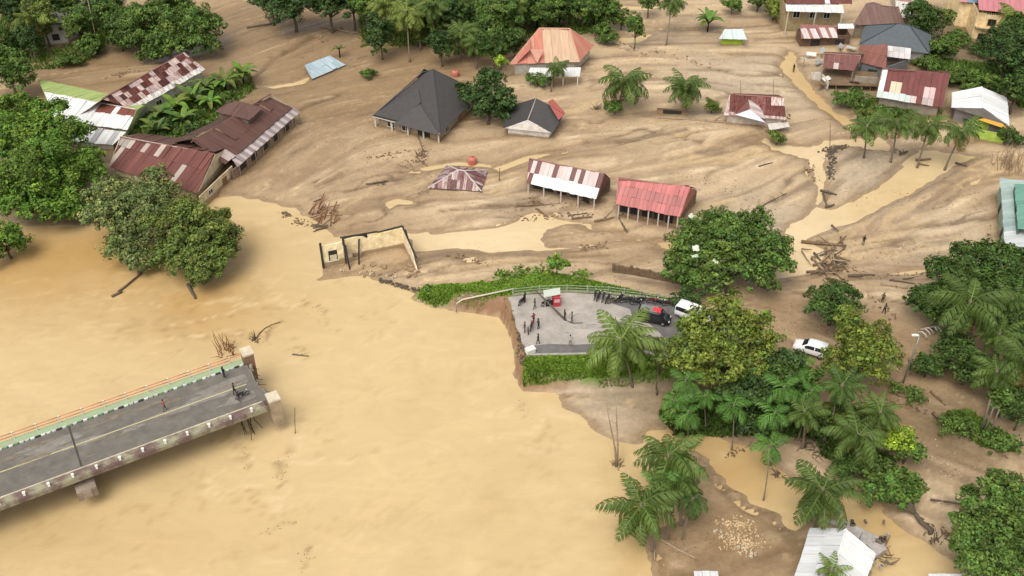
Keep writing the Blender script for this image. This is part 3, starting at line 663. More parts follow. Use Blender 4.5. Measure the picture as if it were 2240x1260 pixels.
def wall_run(root, corners, z0, z1, color, th=0.16, matn='plaster', wins=None, closed=False, name='wall'):
    """walls along world corners (xy), each its own part; wins: {edge: [(centre 0..1, width, sill, head, kind)]}"""
    n = len(corners); outs = []
    for i in range(n if closed else n - 1):
        a, b_ = V(corners[i]).to_3d(), V(corners[(i + 1) % n]).to_3d(); a.z = b_.z = 0
        if z0 < .5: WALLS.append((a.copy(), b_.copy()))
        d = (b_ - a); L_ = d.length; d.normalize(); nr = V((d.y, -d.x, 0)); top = z1 - 0.003 * i
        o = root.location
        rot = Matrix.Translation(V((a.x - o.x, a.y - o.y, -o.z))) @ Matrix(((d.x, nr.x, 0, 0), (d.y, nr.y, 0, 0), (0, 0, 1, 0), (0, 0, 0, 1)))
        m = MB(); m.box(0.002 * i, L_ - 0.002 * i, -th, -0.0015 * i, z0, top, rot); outs.append(m.build(name, M[matn], root, color=color))
        for (t, w, s, h, kind) in (wins or {}).get(i, []):
            x0, x1 = L_ * t - w / 2, L_ * t + w / 2
            if kind in ('window', 'louvre'):
                f = MB(); k = .08
                f.box(x0, x1, 0.004, .05, h - k, h, rot); f.box(x0, x1, 0.004, .07, s, s + k, rot); f.box(x0, x0 + k, 0.005, .05, s + k, h - k, rot); f.box(x1 - k, x1, 0.005, .05, s + k, h - k, rot)
                f.box((x0 + x1) / 2 - .03, (x0 + x1) / 2 + .03, 0.005, .045, s + k, h - k, rot)
                fr = f.build('window', M['paint'], root, color=(.7, .68, .62) if kind == 'window' else (.2, .1, .05))
                p = MB(); p.box(x0 + k, (x0 + x1) / 2 - .03, 0.004, .02, s + k, h - k, rot); link('pane', p.mesh('pane', M['glass']), fr)
                p = MB(); p.box((x0 + x1) / 2 + .03, x1 - k, 0.004, .02, s + k, h - k, rot); link('pane', p.mesh('pane', M['glass']), fr)
            elif kind == 'open':
                p = MB(); p.box(x0, x1, 0.004, .03, s, h, rot); p.build('opening', M['dark'], root)
            elif kind == 'door':
                p = MB(); p.box(x0, x1, 0.004, .05, s, h, rot); dd = p.build('door', M['paint'], root, color=(.22, .12, .06))
                p = MB(); p.box(x1 - .18, x1 - .1, .05, .09, s + 1.0, s + 1.06, rot); link('handle', p.mesh('handle', M['steel']), dd)
    return outs
def post(root, p, z0, z1, r=0.1, color=(.7, .68, .62), name='post'):
    m = MB(); o = root.location; m.box(p.x - o.x - r, p.x - o.x + r, p.y - o.y - r, p.y - o.y + r, z0 - o.z, z1 - o.z); return m.build(name, M['paint'], root, color=color)
def ridge(root, a, b_, r=0.11, color=(.2, .2, .2), name='ridge_cap'):
    m = MB(); o = root.location; m.tube([V(a) - o + V((0, 0, .04)), V(b_) - o + V((0, 0, .04))], r, 6); return m.build(name, M['sheet_plain'], root, color=color)
M['sheet_plain'] = mat('sheet_plain', (1, 1, 1), 0.55, 0.2, 2, objcol=True)
def inset(corners, d):
    c = sum((V(p) for p in corners), V((0, 0, 0))) / len(corners); out = []
    for p in corners:
        q = V(p) - c; l = q.to_2d().length; out.append(c + q * max(0, (l - d * 1.3) / l))
    return out
def gable_tri(root, A, Cc, F, zlow, color, matn='plaster'):
    """the wall triangle under a gable end: eave A, ridge Cc, far eave F"""
    m = MB(); o = root.location; c = (V(A) + V(F)) / 2
    n = V((A.y - F.y, F.x - A.x, 0)).normalized() * 0.14
    pts = [V((A.x, A.y, A.z)), V((Cc.x, Cc.y, Cc.z - .05)), V((F.x, F.y, F.z))]
    pts = [p * .93 + V((c.x, c.y, p.z)) * .07 - o - n * .5 for p in pts]; m.prism(pts, n); return m.build('gable_wall', M[matn], root, color=color)
def gable_house(label, A, B, Cp, Dp, ze, zr, near, far, wall=None, wallcol=(.6, .56, .48), wins=None, width=0.95, rows=1, name='house', z0=0.3, seed=1, cat='house', matn='sheet', capcol=(.3, .15, .12), walls=True, drop=None, ends=True, group=None, rowsf=None):
    """near eave A->B, ridge C->D (photo pixels at heights ze, zr); the far slope mirrors the near one"""
    A, B, c, d = at(*A, ze), at(*B, ze), at(*Cp, zr), at(*Dp, zr)
    F = V((2 * c.x - A.x, 2 * c.y - A.y, ze)); G = V((2 * d.x - B.x, 2 * d.y - B.y, ze))
    ctr = (A + B + F + G) / 4; root = empty(name, (ctr.x, ctr.y, z0), label, cat, group)
    roof_face(root, [A, B, d, c], width, near, rows, seed=seed, matn=matn); roof_face(root, [G, F, c, d], width, far, rowsf or 1, seed=seed + 5, matn=matn)
    ridge(root, c, d, color=capcol)
    if ends is True: gable_tri(root, A, c, F, ze, wallcol)
    if ends: gable_tri(root, B, d, G, ze, wallcol)
    if walls: wall_run(root, inset([A, B, G, F], 0.7), -0.4, ze - 0.04, wallcol, wins=wins, closed=True)
    return root, (A, B, G, F, c, d)
def hip_house(label, A, B, Cp, ze, r1, r2, zr, picks, wallcol=(.6, .56, .48), wins=None, width=1.0, name='house', z0=0.3, seed=1, cat='house', matn='tile_roof', capcol=(.06, .06, .065), walls=True, D=None, rows=1, group=None, ins=.8):
    """eave corners A (left), B (near), C (right) in pixels at ze; the fourth completes the parallelogram; ridge ends r1, r2 at zr"""
    A, B, c = at(*A, ze), at(*B, ze), at(*Cp, ze); D = at(*D, ze) if D else A + c - B
    R1, R2 = at(*r1, zr), at(*r2, zr)
    ctr = (A + B + c + D) / 4; root = empty(name, (ctr.x, ctr.y, z0), label, cat, group)
    nm = 'roof_sheet' if width < 5 else 'roof_slope'
    for k, P in enumerate(([A, B, R2, R1], [B, c, R2], [c, D, R1, R2], [D, A, R1])):
        roof_face(root, P, width, picks[k % len(picks)], rows, seed=seed + k, matn=matn, name=nm)
    for a, b_ in ((A, R1), (B, R2), (c, R2), (D, R1), (R1, R2)): ridge(root, a, b_, color=capcol)
    if walls: wall_run(root, inset([A, B, c, D], ins), -0.4, ze - 0.05, wallcol, wins=wins, closed=True)
    return root, (A, B, c, D, R1, R2)
# ------------------------------------------------------------------ the bridge, broken off over the river
DECK = 4.2
ef, en_, lf, ln = at(533, 785, DECK), at(581, 893, DECK), at(0, 966, DECK), at(0, 1113, DECK)
u = ((lf - ef).normalized() + (ln - en_).normalized()).normalized(); v = V((-u.y, u.x, 0))
if (en_ - ef).dot(v) < 0: v = -v
BO = (ef + en_) / 2; BW = (en_ - ef).dot(v); BL = 62.0          # half the way off the frame to the far bank
bridge = empty('bridge', (BO.x, BO.y, 0), 'broken concrete bridge ending in mid-river, with green pavement and red pipe railing', 'bridge')
BMX = Matrix(((u.x, v.x, 0, 0), (u.y, v.y, 0, 0), (0, 0, 1, 0), (0, 0, 0, 1)))
hw = BW / 2
def bpart(m, name, matn, color=None, parent=None, smooth=False):
    me = m.mesh(name, M[matn], smooth); me.transform(BMX); 
    bm = bmesh.new(); bm.from_mesh(me); bmesh.ops.recalc_face_normals(bm, faces=bm.faces); bm.to_mesh(me); bm.free()
    return link(name, me, parent or bridge, color=color)
M['asphalt'] = mat('asphalt', (0.155, 0.138, 0.118), 0.85, 0.3, 0.7, 0.15, 14, stretch=(1, 1, 1))
M['asphalt_worn'] = mat('asphalt_worn', (0.23, 0.205, 0.18), 0.9, 0.35, 1.2, 0.15, 14)
M['tar_dark'] = mat('tar_dark', (.07, .062, .055), .9, .5, 1.2)
M['asphalt_mud'] = mat('asphalt_mud', (0.20, 0.165, 0.125), 0.9, 0.35, 1.5, 0.1, 12)
M['walk_green'] = mat('walk_green', (0.24, 0.38, 0.21), 0.85, 0.3, 1.2, 0.1, 8, col2=(0.33, 0.31, 0.22))
M['walk_moss'] = mat('walk_moss', (0.25, 0.235, 0.16), 0.9, 0.4, 0.5, 0.2, 6, col2=(0.145, 0.095, 0.085), lo=0.42, hi=0.58)
m = MB(); rs = random.Random(4); N_ = 9                      # ragged broken end
ragged = [(-0.15 - rs.uniform(0, .5), -hw + 1.15 + (BW - 2.3) * k / (N_ - 1)) for k in range(N_)]
slab = [(x_, y_, 3.45) for x_, y_ in ragged] + [(BL, hw - 1.15, 3.45), (BL, -hw + 1.15, 3.45)]
m.prism(slab, (0, 0, .72)); bpart(m, 'deck', 'concrete', (.8, .78, .75))
m = MB(); m.prism([(x_ + .12, y_, 4.175) for x_, y_ in ragged] + [(BL, hw - 1.15, 4.175), (BL, -hw + 1.15, 4.175)], (0, 0, .05)); bpart(m, 'road_surface', 'asphalt')
for k in range(34):                                             # dried mud trodden and washed over the deck
    x0, y0, s_ = rs.uniform(.5, 46), rs.choice((rs.uniform(-2.6, 2.6), rs.gauss(-2.6, .25), rs.gauss(2.7, .25))), rs.uniform(.25, 1.1)
    pts = [(x0 + s_ * rs.uniform(.5, 1.2) * math.cos(a) * 2.2, y0 + s_ * rs.uniform(.4, 1.1) * math.sin(a) * .32, 4.2386 + .0004 * k) for a in [i * 2 * math.pi / 12 for i in range(12)]]
    pts = [(max(.5, p[0]), max(-hw + 1.45, min(hw - 1.45, p[1])), p[2]) for p in pts]; m = MB(); m.prism(pts, (0, 0, .002)); bpart(m, 'mud_film', 'asphalt_mud')
for k in range(16):                                             # broken slabs and chunks along the torn end
    y_ = rs.uniform(-hw + 1.2, hw - 1.2); s_ = rs.uniform(.15, .55); T = Matrix.Translation((rs.uniform(-.9, .1), y_, rs.uniform(3.2, 4.1))) @ Matrix.Rotation(rs.uniform(-.2, 1.0), 4, 'Y') @ Matrix.Rotation(rs.uniform(-.5, .5), 4, 'Z')
    m = MB(); m.prism([T @ V((s_ * x_, s_ * y2, 0)) for x_, y2 in ((-.9, -.6), (.2, -.9), (.9, -.2), (.5, .8), (-.6, .6))], T.to_3x3() @ V((0, 0, .16))); bpart(m, 'broken_slab', 'concrete', rs.choice(((.8, .75, .68), (1.0, .9, .8), (.55, .5, .45))))
for k, (x0, y0, s_) in enumerate(((21.5, -1.6, 1.8), (2.6, -1.2, 2.2), (5.8, -.3, 1.8), (9.5, -.05, 1.5), (14, .3, .8), (23.5, -.6, 1.2), (2.0, 1.8, 1.6), (19.2, -.3, 1.4), (24.5, -2.2, .8))):
    pts = [(x0 + s_ * rs.uniform(.6, 1.15) * math.cos(a) * 1.9, y0 + s_ * rs.uniform(.5, 1.1) * math.sin(a) * .5, 4.2255 + .0006 * k) for a in [i * 2 * math.pi / 11 for i in range(11)]]
    pts = [(max(.5, p[0]), max(-hw + 1.5, min(hw - 1.5, p[1])), p[2]) for p in pts]
    m = MB(); m.prism(pts, (0, 0, .003)); bpart(m, 'worn_patch', 'asphalt_worn')
m = MB(); m.box(.9, BL, -.30, -.16, 4.226, 4.236); bpart(m, 'centre_line', 'paint', (.52, .46, .24))
m = MB(); m.box(20.0, 20.2, -hw + 1.2, hw - 1.2, 4.227, 4.245); bpart(m, 'expansion_joint', 'tar_dark')
m = MB(); m.box(0.0, BL, -hw, -hw + 1.0, 3.6, 4.33); bpart(m, 'walkway', 'walk_green')
m = MB(); m.box(0.15, BL, hw - .95, hw - .0, 3.95, 4.36); bpart(m, 'walkway', 'walk_moss')
m = MB(); m.box(0.2, BL, hw + .003, hw + .12, 3.72, 4.28); bpart(m, 'edge_beam', 'walk_moss')
kb = MB(); kb.prism([(0, 0, 0), (.52, 0, 0), (.42, .2, 0), (.1, .2, 0)], (0, 0, .24)); kbm = {}
for k in range(int(BL / .56)):
    c_ = (WHITE, (.20, .33, .18), (.62, .66, .55), (.05, .06, .05))[k % 2 if (k // 9) % 2 else (k % 2) * 3 if k % 4 < 3 else 2]
    if 'k' not in kbm: kbm['k'] = kb.mesh('kerb_block', M['paint']); kbm['k'].transform(BMX)
    o = link('kerb_block', kbm['k'], bridge, color=vary(rs, c_, .6, 1)); p = BMX @ V((.1 + k * .56, -hw + 1.003, 4.15)); o.location = p
m = MB(); m.box(.3, BL, hw - 1.13, hw - .953, 4.1, 4.42); bpart(m, 'kerb', 'concrete', (1.5, 1.45, 1.25))
def bay(px0, py0, z): p = at(px0, py0, z) - BO; return p.dot(u)
xs = [2.0 + 2.42 * k for k in range(25)]
pm = MB(); pm.box(-.07, .07, -.07, .07, 4.3, 5.30); pm.box(-.09, .09, -.09, .09, 5.302, 5.34); pmesh = pm.mesh('rail_post', M['paint']); pmesh.transform(BMX)
for x_ in xs:
    o = link('rail_post', pmesh, bridge, color=(.70, .66, .55)); o.location = BMX @ V((x_ - .6, -hw + .14, 0))
    o = link('rail_post', pmesh, bridge, color=(.95, .93, .86)); o.location = BMX @ V((x_ - .2, hw - .16, 0.03)); o.scale = (1.5, 1.5, .9)
rm = MB(); rm.tube([(0.06, 0, 0), (2.36, 0, 0)], .05, 6); rmesh = rm.mesh('rail', M['paint'], True); rmesh.transform(BMX)
for x_ in xs:
    for z_ in (4.78, 5.2):
        o = link('rail', rmesh, bridge, color=(.62, .20, .13)); o.location = BMX @ V((x_ - .6, -hw + .14, z_))
o = link('rail', rmesh, bridge, color=(.62, .20, .13)); o.location = BMX @ V((-1.0, -hw + .14, 5.15))
# end pillars, pier, cap beams, girders, hanging cables
for s_, dx, c_, zt in ((-1, -.7, (.75, .50, .36), 5.3), (1, -.85, (1.15, 1.0, .80), 5.0)):
    y0 = s_ * (hw - .35)
    m = MB(); m.box(dx - .6, dx + .6, y0 - .7, y0 + .7, 1.3, zt); pil = bpart(m, 'end_pillar', 'concrete', c_)
    m = MB(); m.box(dx - .68, dx + .68, y0 - .78, y0 + .78, zt + .003, zt + .24); c2_ = bpart(m, 'cap', 'concrete', (1.9, 1.8, 1.55), pil)
for x_ in (20.4, 44.0):
    m = MB(); m.box(x_ - 1.0, x_ + 1.0, -hw - .2, hw + .9, 1.7, 2.9); pr = bpart(m, 'pier', 'concrete', (.85, .75, .66))
    for y_ in (-hw * .6, hw * .6):
        m = MB(); m.lathe([(.8, -2), (.8, 1.7)], 14, Matrix.Translation((x_, y_, 0))); bpart(m, 'column', 'concrete', (.8, .7, .6), pr)
    m = MB(); m.box(x_ - .45, x_ + .45, hw + .903, hw + 1.0, 1.8, 2.8); bpart(m, 'pier_end', 'concrete', (1.1, .95, .85), pr)
for y_ in (-2.6, -.9, .9, 2.6):
    m = MB(); m.box(.5, BL, y_ - .25, y_ + .25, 2.5, 3.45); bpart(m, 'girder', 'concrete', (.6, .55, .5))
for k in range(9):
    x_ = rs.uniform(.3, 3.0); y_ = hw - rs.uniform(.2, 1.6); m = MB()
    m.tube([(x_, y_, 3.4), (x_ + rs.uniform(-.4, .3), y_ + .2, 2.2), (x_ + rs.uniform(-.9, .6), y_ + rs.uniform(0, .8), rs.uniform(-.2, 1))], .045, 5); bpart(m, 'cable', 'dark')
for k in range(6):
    y_ = -hw + 1.5 + k * 1.1; m = MB(); m.tube([(.1, y_, 3.9), (-.5, y_ + rs.uniform(-.1, .1), 3.8), (-.9 - rs.uniform(0, .5), y_ + rs.uniform(-.3, .3), 3.3)], .03, 5); bpart(m, 'reinforcing_bar', 'dark')

# ------------------------------------------------------------------ houses, upper left
def patch(rnd, p_m): return MAROON if rnd.random() < p_m else vary(rnd, PINKISH, .75, 1.1)
root, q = gable_house('long house roofed with patchwork of pink, rusty and white sheets, beside the round dark tree', (297, 240), (450, 153), (224, 216), (402, 116), 3.0, 5.7,
    lambda i, j, n, m, r: (WHITE if j == 0 else tuple(a * .55 for a in MAROON) if r.random() < .15 else patch(r, .42)), lambda i, j, n, m, r: patch(r, .5), rows=[0, .22, .48, .74, 1], width=1.0, matn='sheet_worn', wallcol=(.55, .55, .45), wins={0: [(.3, 1.4, 1.0, 2.2, 'window'), (.7, 1.4, 1.0, 2.2, 'window')]}, seed=3, ends='right')
root, q = gable_house('white-roofed house with lime green back slope and a rusty ridge, behind the big left tree', (122, 264), (278, 285), (98, 203), (298, 240), 2.8, 4.0,
    lambda i, j, n, m, r: ((.20, .07, .05) if (j == 1 and i > n * .55 and r.random() < .75) else (.25, .08, .07) if (j == 0 and i < n * .5 and False) else WHITE), lambda i, j, n, m, r: (.40, .50, .17), rows=[0, .5, 1], width=1.0, wallcol=(.45, .55, .25), seed=4, capcol=(.6, .5, .48))
roof_face(root, [at(150, 308, 2.0), at(246, 318, 2.0), at(276, 288, 2.75), at(122, 267, 2.75)], 1.0, lambda i, j, n, m, r: ((.25, .09, .08) if j == 1 else (.45, .44, .44) if r.random() < .25 else WHITE), [0, .84, 1], seed=9)
wall_run(root, [at(150, 306, 2.0), at(246, 316, 2.0)], -.3, 1.9, (.5, .48, .42))
BROWN = (.135, .068, .055)
root, q = gable_house('large brown-roofed hall with a raised roof block and a cream gable wall at the water', (237, 366), (430, 424), (263, 299), (470, 338), 2.5, 4.9,
    lambda i, j, n, m, r: ((.50, .42, .36) if (j >= 1 and i in (2, 5, 8)) or (j == 0 and i in (1, 14)) else (.42, .36, .33) if (i in (0, 1) and j == 1) else vary(r, (.17, .062, .05), .9, 1.15)), lambda i, j, n, m, r: BROWN, rows=[0, .55, 1], width=.95, wallcol=(.64, .56, .40), name='hall', seed=5, capcol=(.45, .3, .26), cat='hall')
A, B, c, d = at(494, 360, 3.1), at(640, 236, 3.1), at(418, 312, 5.3), at(592, 206, 5.3)
roof_face(root, [A, B, d, c], .95, lambda i, j, n, m, r: ((.55, .45, .42) if (i in (1, 2) and j == 0) else BROWN), [0, .3, 1], seed=6)
F, G = V((2 * c.x - A.x, 2 * c.y - A.y, 3.1)), V((2 * d.x - B.x, 2 * d.y - B.y, 3.1)); roof_face(root, [G, F, c, d], .95, lambda i, j, n, m, r: (.11, .06, .05), 1, seed=6)
ridge(root, c, d, color=(.2, .1, .08)); gable_tri(root, B, d, G, 3.1, (.5, .42, .3))
roof_face(root, [at(520, 366, 2.3), at(657, 246, 2.3), at(640, 233, 3.0), at(506, 347, 3.0)], .8, lambda i, j, n, m, r: ((.52, .44, .42) if i % 2 else (.30, .25, .25)), 1, seed=7)
a_, b_ = at(508, 372, 2.3), at(644, 254, 2.3)
wall_run(root, [a_, b_], -.3, 2.2, (.26, .20, .15), wins={0: [(t, 1.6, .9, 1.9, 'open') for t in (.15, .32, .5, .68, .85)]})
wall_run(root, [at(436, 430, 2.5), at(508, 362, 2.5)], -.3, 2.45, (.68, .60, .44), wins={0: [(.72, 1.3, .2, 1.9, 'door'), (.3, 1.2, 1.2, 2.1, 'window')]})
for k in range(9):
    t = k / 8; post(root, at(520, 365, 2.3).lerp(at(656, 246, 2.3), .02 + .96 * t), 0, 2.25, .07, (.25, .2, .16))
e = [at(470, 245, 5.3), at(545, 264, 5.3), at(577, 236, 5.3)]; e.append(e[0] + e[2] - e[1]); r1, r2 = at(500, 222, 6.2), at(534, 224, 6.2)
for k, P in enumerate(([e[0], e[1], r2, r1], [e[1], e[2], r2], [e[2], e[3], r1, r2], [e[3], e[0], r1])): roof_face(root, P, 1.0, solid(tuple(a * (.9, 1.05, 1, .95)[k] for a in (.14, .075, .062))), 1, seed=20 + k)
wall_run(root, inset(e, .5), 3.4, 5.25, (.16, .12, .1), closed=True)

# half-sunk blue-grey tin roof
root = empty('shed', at(705, 148, 0), 'pale blue tin-roofed shed sunk in mud to its eaves', 'shed')
roof_face(root, [at(683, 173, 1.0), at(756, 142, 1.0), at(722, 121, 1.9), at(666, 143, 1.9)], 1.0, lambda i, j, n, m, r: vary(r, (.40, .50, .55), .9, 1.1), 2, seed=3)
wall_run(root, [at(668, 150, 1.0), at(683, 171, 1.0), at(752, 142, 1.0)], -.4, .95, (.22, .22, .2))

# ------------------------------------------------------------------ houses, middle
DG = (.062, .056, .055)
root, q = hip_house('dark grey hip-roofed house with steep roof standing alone in the mud', (815, 255), (963, 293), (1052, 203), 2.6, (925, 158), (948, 153), 7.6,
    [solid(DG), solid((.072, .066, .064)), solid(DG), solid((.06, .055, .055))], wallcol=(.33, .27, .2), width=99, seed=8,
    wins={0: [(.2, 1.5, .9, 2.0, 'window'), (.45, 1.6, .9, 2.0, 'window'), (.75, 2.4, .1, 2.1, 'open')], 1: [(.2, 1.5, .9, 2.0, 'window'), (.55, 1.3, .1, 2.0, 'door'), (.8, 1.5, .9, 2.0, 'window')]})
A, B = q[0], q[1]
for t in (.03, .28, .52, .75, .97): post(root, A.lerp(B, t) + V((0, .35, 0)), 0, 2.5, .13, (.6, .56, .48))
n_ = (q[1] - q[0]).cross(q[5] - q[0]).normalized(); n_ = n_ if n_.z > 0 else -n_
pl = lambda t, s_: (A.lerp(B, t)).lerp(q[4].lerp(q[5], t), s_) + n_ * .28          # second, proud roof layers on the front slope
roof_face(root, [pl(.34, -.04), pl(1.0, -.04), pl(.62, .38)], 99, solid((.075, .068, .066)), 1, name='porch_roof', matn='tile_roof')
roof_face(root, [pl(.0, .02), pl(.40, .02), pl(.64, .42), pl(.42, .66)], 99, solid((.068, .062, .06)), 1, name='porch_roof', matn='tile_roof')
m = MB(); m.tube([A - root.location, B - root.location], .09, 5); m.build('gutter', M['paint'], root, color=(.45, .4, .34))
root, q = gable_house('small dark-roofed house with white gable porch, right of the tree by the steep dark roof', (1209, 291), (1236, 246), (1155, 262), (1172, 217), 2.2, 4.2,
    solid((.075, .07, .068)), solid((.06, .056, .056)), wallcol=(.85, .84, .82), seed=9, width=99, matn='tile_roof', capcol=(.42, .36, .3))
roof_face(root, [at(1237, 248, 2.9), at(1222, 262, 2.9), at(1198, 222, 4.2), at(1210, 215, 4.2)], 1.0, solid((.42, .12, .10)), 1)
for px in (1122, 1146, 1166, 1194): post(root, gp(px, 296 - abs(px - 1160) * .06), -.2, 2.5, .14, (.78, .77, .74))
wall_run(root, [gp(1118, 285), gp(1150, 299)], -.3, 2.4, (.75, .74, .72), wins={0: [(.5, 1.1, .9, 1.9, 'window')]})
ORA = [(.56, .25, .17), (.55, .20, .14), (.60, .36, .25)]
root, q = hip_house('salmon and peach hip-roofed house with a white porch roof, under the top trees', (1115, 141), (1268, 136), (1300, 100), 3.2, (1180, 62), (1246, 63), 7.2,
    [lambda i, j, n, m, r: ((.62, .42, .28) if i > n * .38 and i < n * .9 else ORA[i % 2]), lambda i, j, n, m, r: ORA[i % 2], solid(ORA[0]), lambda i, j, n, m, r: ORA[1]], wallcol=(.5, .48, .46), width=1.6, matn='sheet', seed=10, capcol=(.62, .34, .24))
a_, b_, c_ = at(1130, 138, 3.5), at(1175, 138, 3.5), at(1160, 108, 5.6)
roof_face(root, [b_, at(1190, 108, 5.6), c_], 99, solid((.6, .3, .22)), 1, name='dormer_roof'); roof_face(root, [a_, c_, at(1160, 85, 6.2)], 99, solid((.52, .2, .15)), 1, name='dormer_roof')
roof_face(root, [at(1152, 167, 2.5), at(1268, 168, 2.5), at(1271, 148, 2.9), at(1160, 148, 2.9)], 1.2, lambda i, j, n, m, r: vary(r, WHITE, .85, 1), 1, seed=4)
for px in (1158, 1195, 1232, 1264): post(root, at(px, 166, 2.5), 0, 2.45, .1)
root, q = gable_house('small house with pale sheet roof and lime green walls, half buried by the banana clump', (1572, 86), (1634, 87), (1586, 63), (1624, 63), 2.3, 3.4, lambda i, j, n, m, r: (.58, .68, .66), solid((.55, .62, .6)), wallcol=(.30, .44, .04), seed=11)
root, q = gable_house('maroon-roofed cottage with pale trims and a front gable, alone on the mud', (1583, 252), (1720, 263), (1597, 207), (1714, 214), 2.6, 4.4,
    lambda i, j, n, m, r: (PINKISH if i == 0 or j == 0 or r.random() < .12 else MAROON if i < n * .4 or i > n * .66 else (.24, .10, .09)), solid(MAROON), rows=[0, .14, .6, 1], wallcol=(.55, .5, .45), seed=12, width=.9, matn='sheet_worn')
ap, al, ar, bk = at(1641, 238, 4.1), at(1608, 251, 2.9), at(1675, 268, 2.9), at(1636, 219, 4.1)
roof_face(root, [al, ap, bk], 99, solid((.2, .08, .07)), 1, name='gable_roof'); roof_face(root, [ar, at(1668, 236, 3.3), bk, ap], 1.0, lambda i, j, n, m, r: patch(r, .4), 1, name='roof_sheet')
m = MB(); m.prism([al - root.location, ar - root.location, ap - root.location + V((0, 0, -.1))], (0, .12, 0)); m.build('gable_wall', M['paint'], root, color=(.6, .64, .68))
roof_face(root, [at(1683, 286, 1.5), at(1728, 278, 1.5), at(1724, 266, 1.9), at(1679, 271, 1.9)], 1.0, lambda i, j, n, m, r: (.62, .56, .52), 1, seed=2)
for px in (1592, 1630, 1670, 1700): post(root, gp(px, 272), 0, 2.4, .08)
root, q = hip_house('low striped maroon and white hip roof lying on the mud beside a red tank', (936, 412), (1053, 419), (1067, 372), .75, (1002, 372), (1016, 374), 2.4,
    [lambda i, j, n, m, r: (vary(r, PINKISH, .6, 1) if (i % 2) != (r.random() < .2) else vary(r, (.20, .11, .11), .7, 1.5)), lambda i, j, n, m, r: (vary(r, (.5, .42, .42), .6, 1) if r.random() < .5 else vary(r, (.20, .10, .10), .7, 1.4))], width=.5, rows=2, matn='sheet_worn', seed=13, capcol=(.55, .48, .46), D=(977, 361), walls=False, name='fallen_roof', cat='roof', z0=.3)
m = MB(); o_ = root.location
for a, b_ in (((980, 377), (930, 420)), ((935, 415), (885, 432)), ((940, 400), (915, 425))): m.tube([at(*a, 1.2) - o_, at(*b_, .8) - o_], .08, 5)
m.build('fallen_rafter', M['pale_wood'], root)
def school_row(root, q, k0, z1, wallcol, ends=True):
    A, B, G, F = q[0], q[1], q[2], q[3]
    for t in k0: post(root, A.lerp(B, t) + (F - A).normalized() * .3, -.2, A.z - .08, .09, (.62, .52, .48))
    i0 = (F - A).normalized(); a2, b2 = A + i0 * 1.7 + (B - A) * .03, B + i0 * 1.7 - (B - A) * .03
    wall_run(root, [a2, b2], -.3, z1, wallcol, wins={0: [(t, 1.5, 1.0, 2.3, 'open') for t in (.12, .3, .5, .7)] + [(.88, 1.1, .1, 2.3, 'open')]})  # wall colour is darkened to carry the shade under the eave
    wall_run(root, [b2, G - i0 * .5, F - i0 * .5, a2], -.3, z1 - .01, wallcol)
root, q = gable_house('open school block with striped maroon and white upper sheets over a plain white lower row', (1152, 402), (1303, 437), (1158, 347), (1322, 381), 2.6, 5.3,
    lambda i, j, n, m, r: ((PINKISH if i == 0 else MAROON if i == 1 else WHITE) if j == 0 else (PINKISH if (i * 7 % 5) in (1, 3) or i % 2 else (.17, .07, .065))), solid(MAROON), rows=[0, .44, 1], width=.72, wallcol=(.2, .1, .09), seed=14, walls=False, name='school_block', cat='school')
school_row(root, q, (.02, .25, .5, .75, .98), 2.7, (.17, .13, .095))
root, q = gable_house('school block with a bright red-pink roof on a row of windows by the round tree', (1348, 447), (1486, 476), (1353, 389), (1510, 411), 3.2, 5.8,
    lambda i, j, n, m, r: vary(r, (.53 * (1, .92, 1.04)[j % 3], .175, .165), .8, 1.08), solid((.5, .14, .14)), rows=[0, .32, .62, 1], width=.66, wallcol=(.45, .2, .17), seed=15, walls=False, name='school_block', cat='school')
school_row(root, q, (.04, .2, .36, .52, .68, .84, .98), 3.1, (.22, .155, .10))
A, B = q[0], q[1]; i0 = (q[3] - A).normalized()
wall_run(root, [A + i0 * .4 + (B - A) * .05, B + i0 * .4], -.3, 1.25, (.20, .13, .08))

# ruined house at the water's edge
root = empty('ruined_house', gp(800, 570), 'roofless wreck of a cream house with broken walls at the river edge', 'ruin')
def ruin(a, b_, prof, color, name='wall', inner=True):
    a, b_ = V((a.x, a.y, 0)), V((b_.x, b_.y, 0)); d = b_ - a; n = V((d.y, -d.x, 0)).normalized() * .18; o = root.location
    pts = [a + V((0, 0, -.4)) - o, b_ + V((0, 0, -.4)) - o] + [a + d * t + V((0, 0, h)) - o for t, h in reversed(prof)]
    m = MB(); m.prism(pts, -n); return m.build(name, M['plaster'], root, color=color), a, d, n
cr = (.98, .88, .60)
w0, a, d, n = ruin(at(708, 587, 0), at(758, 576, 0), [(0, 3.7), (1, 3.8)], cr)
nn_ = n.normalized(); fr = None
for (t0, t1, z0_, z1_, mm, nm) in ((.28, .66, 1.0, 2.7, 'dark', 'opening'), (.33, .62, 1.05, 1.95, 'plaster', 'shutter'), (.24, .7, .9, 1.0, 'paint', 'sill')):
    m = MB(); k = {'opening': .02, 'shutter': .06, 'sill': .12}[nm]; m.prism([a + d * t0 + V((0, 0, z0_)) - root.location, a + d * t1 + V((0, 0, z0_)) - root.location, a + d * t1 + V((0, 0, z1_)) - root.location, a + d * t0 + V((0, 0, z1_)) - root.location], nn_ * k)
    link(nm, m.mesh(nm, M[mm]), w0, color=(.72, .68, .5))
for t in (0.0, .98):
    m = MB(); p = a + d * t - root.location + nn_ * .05; m.box(p.x - .14, p.x + .14, p.y - .14, p.y + .14, -.3, 3.9); m.build('corner_column', M['dark'], root)
ruin(at(757, 566, .3), at(884, 541, .3), [(0, 3.6), (.2, 3.7), (.33, 3.5), (.4, 2.9), (.46, 3.5), (.55, 3.0), (.62, 3.5), (1, 3.6)], (.98, .84, .55))
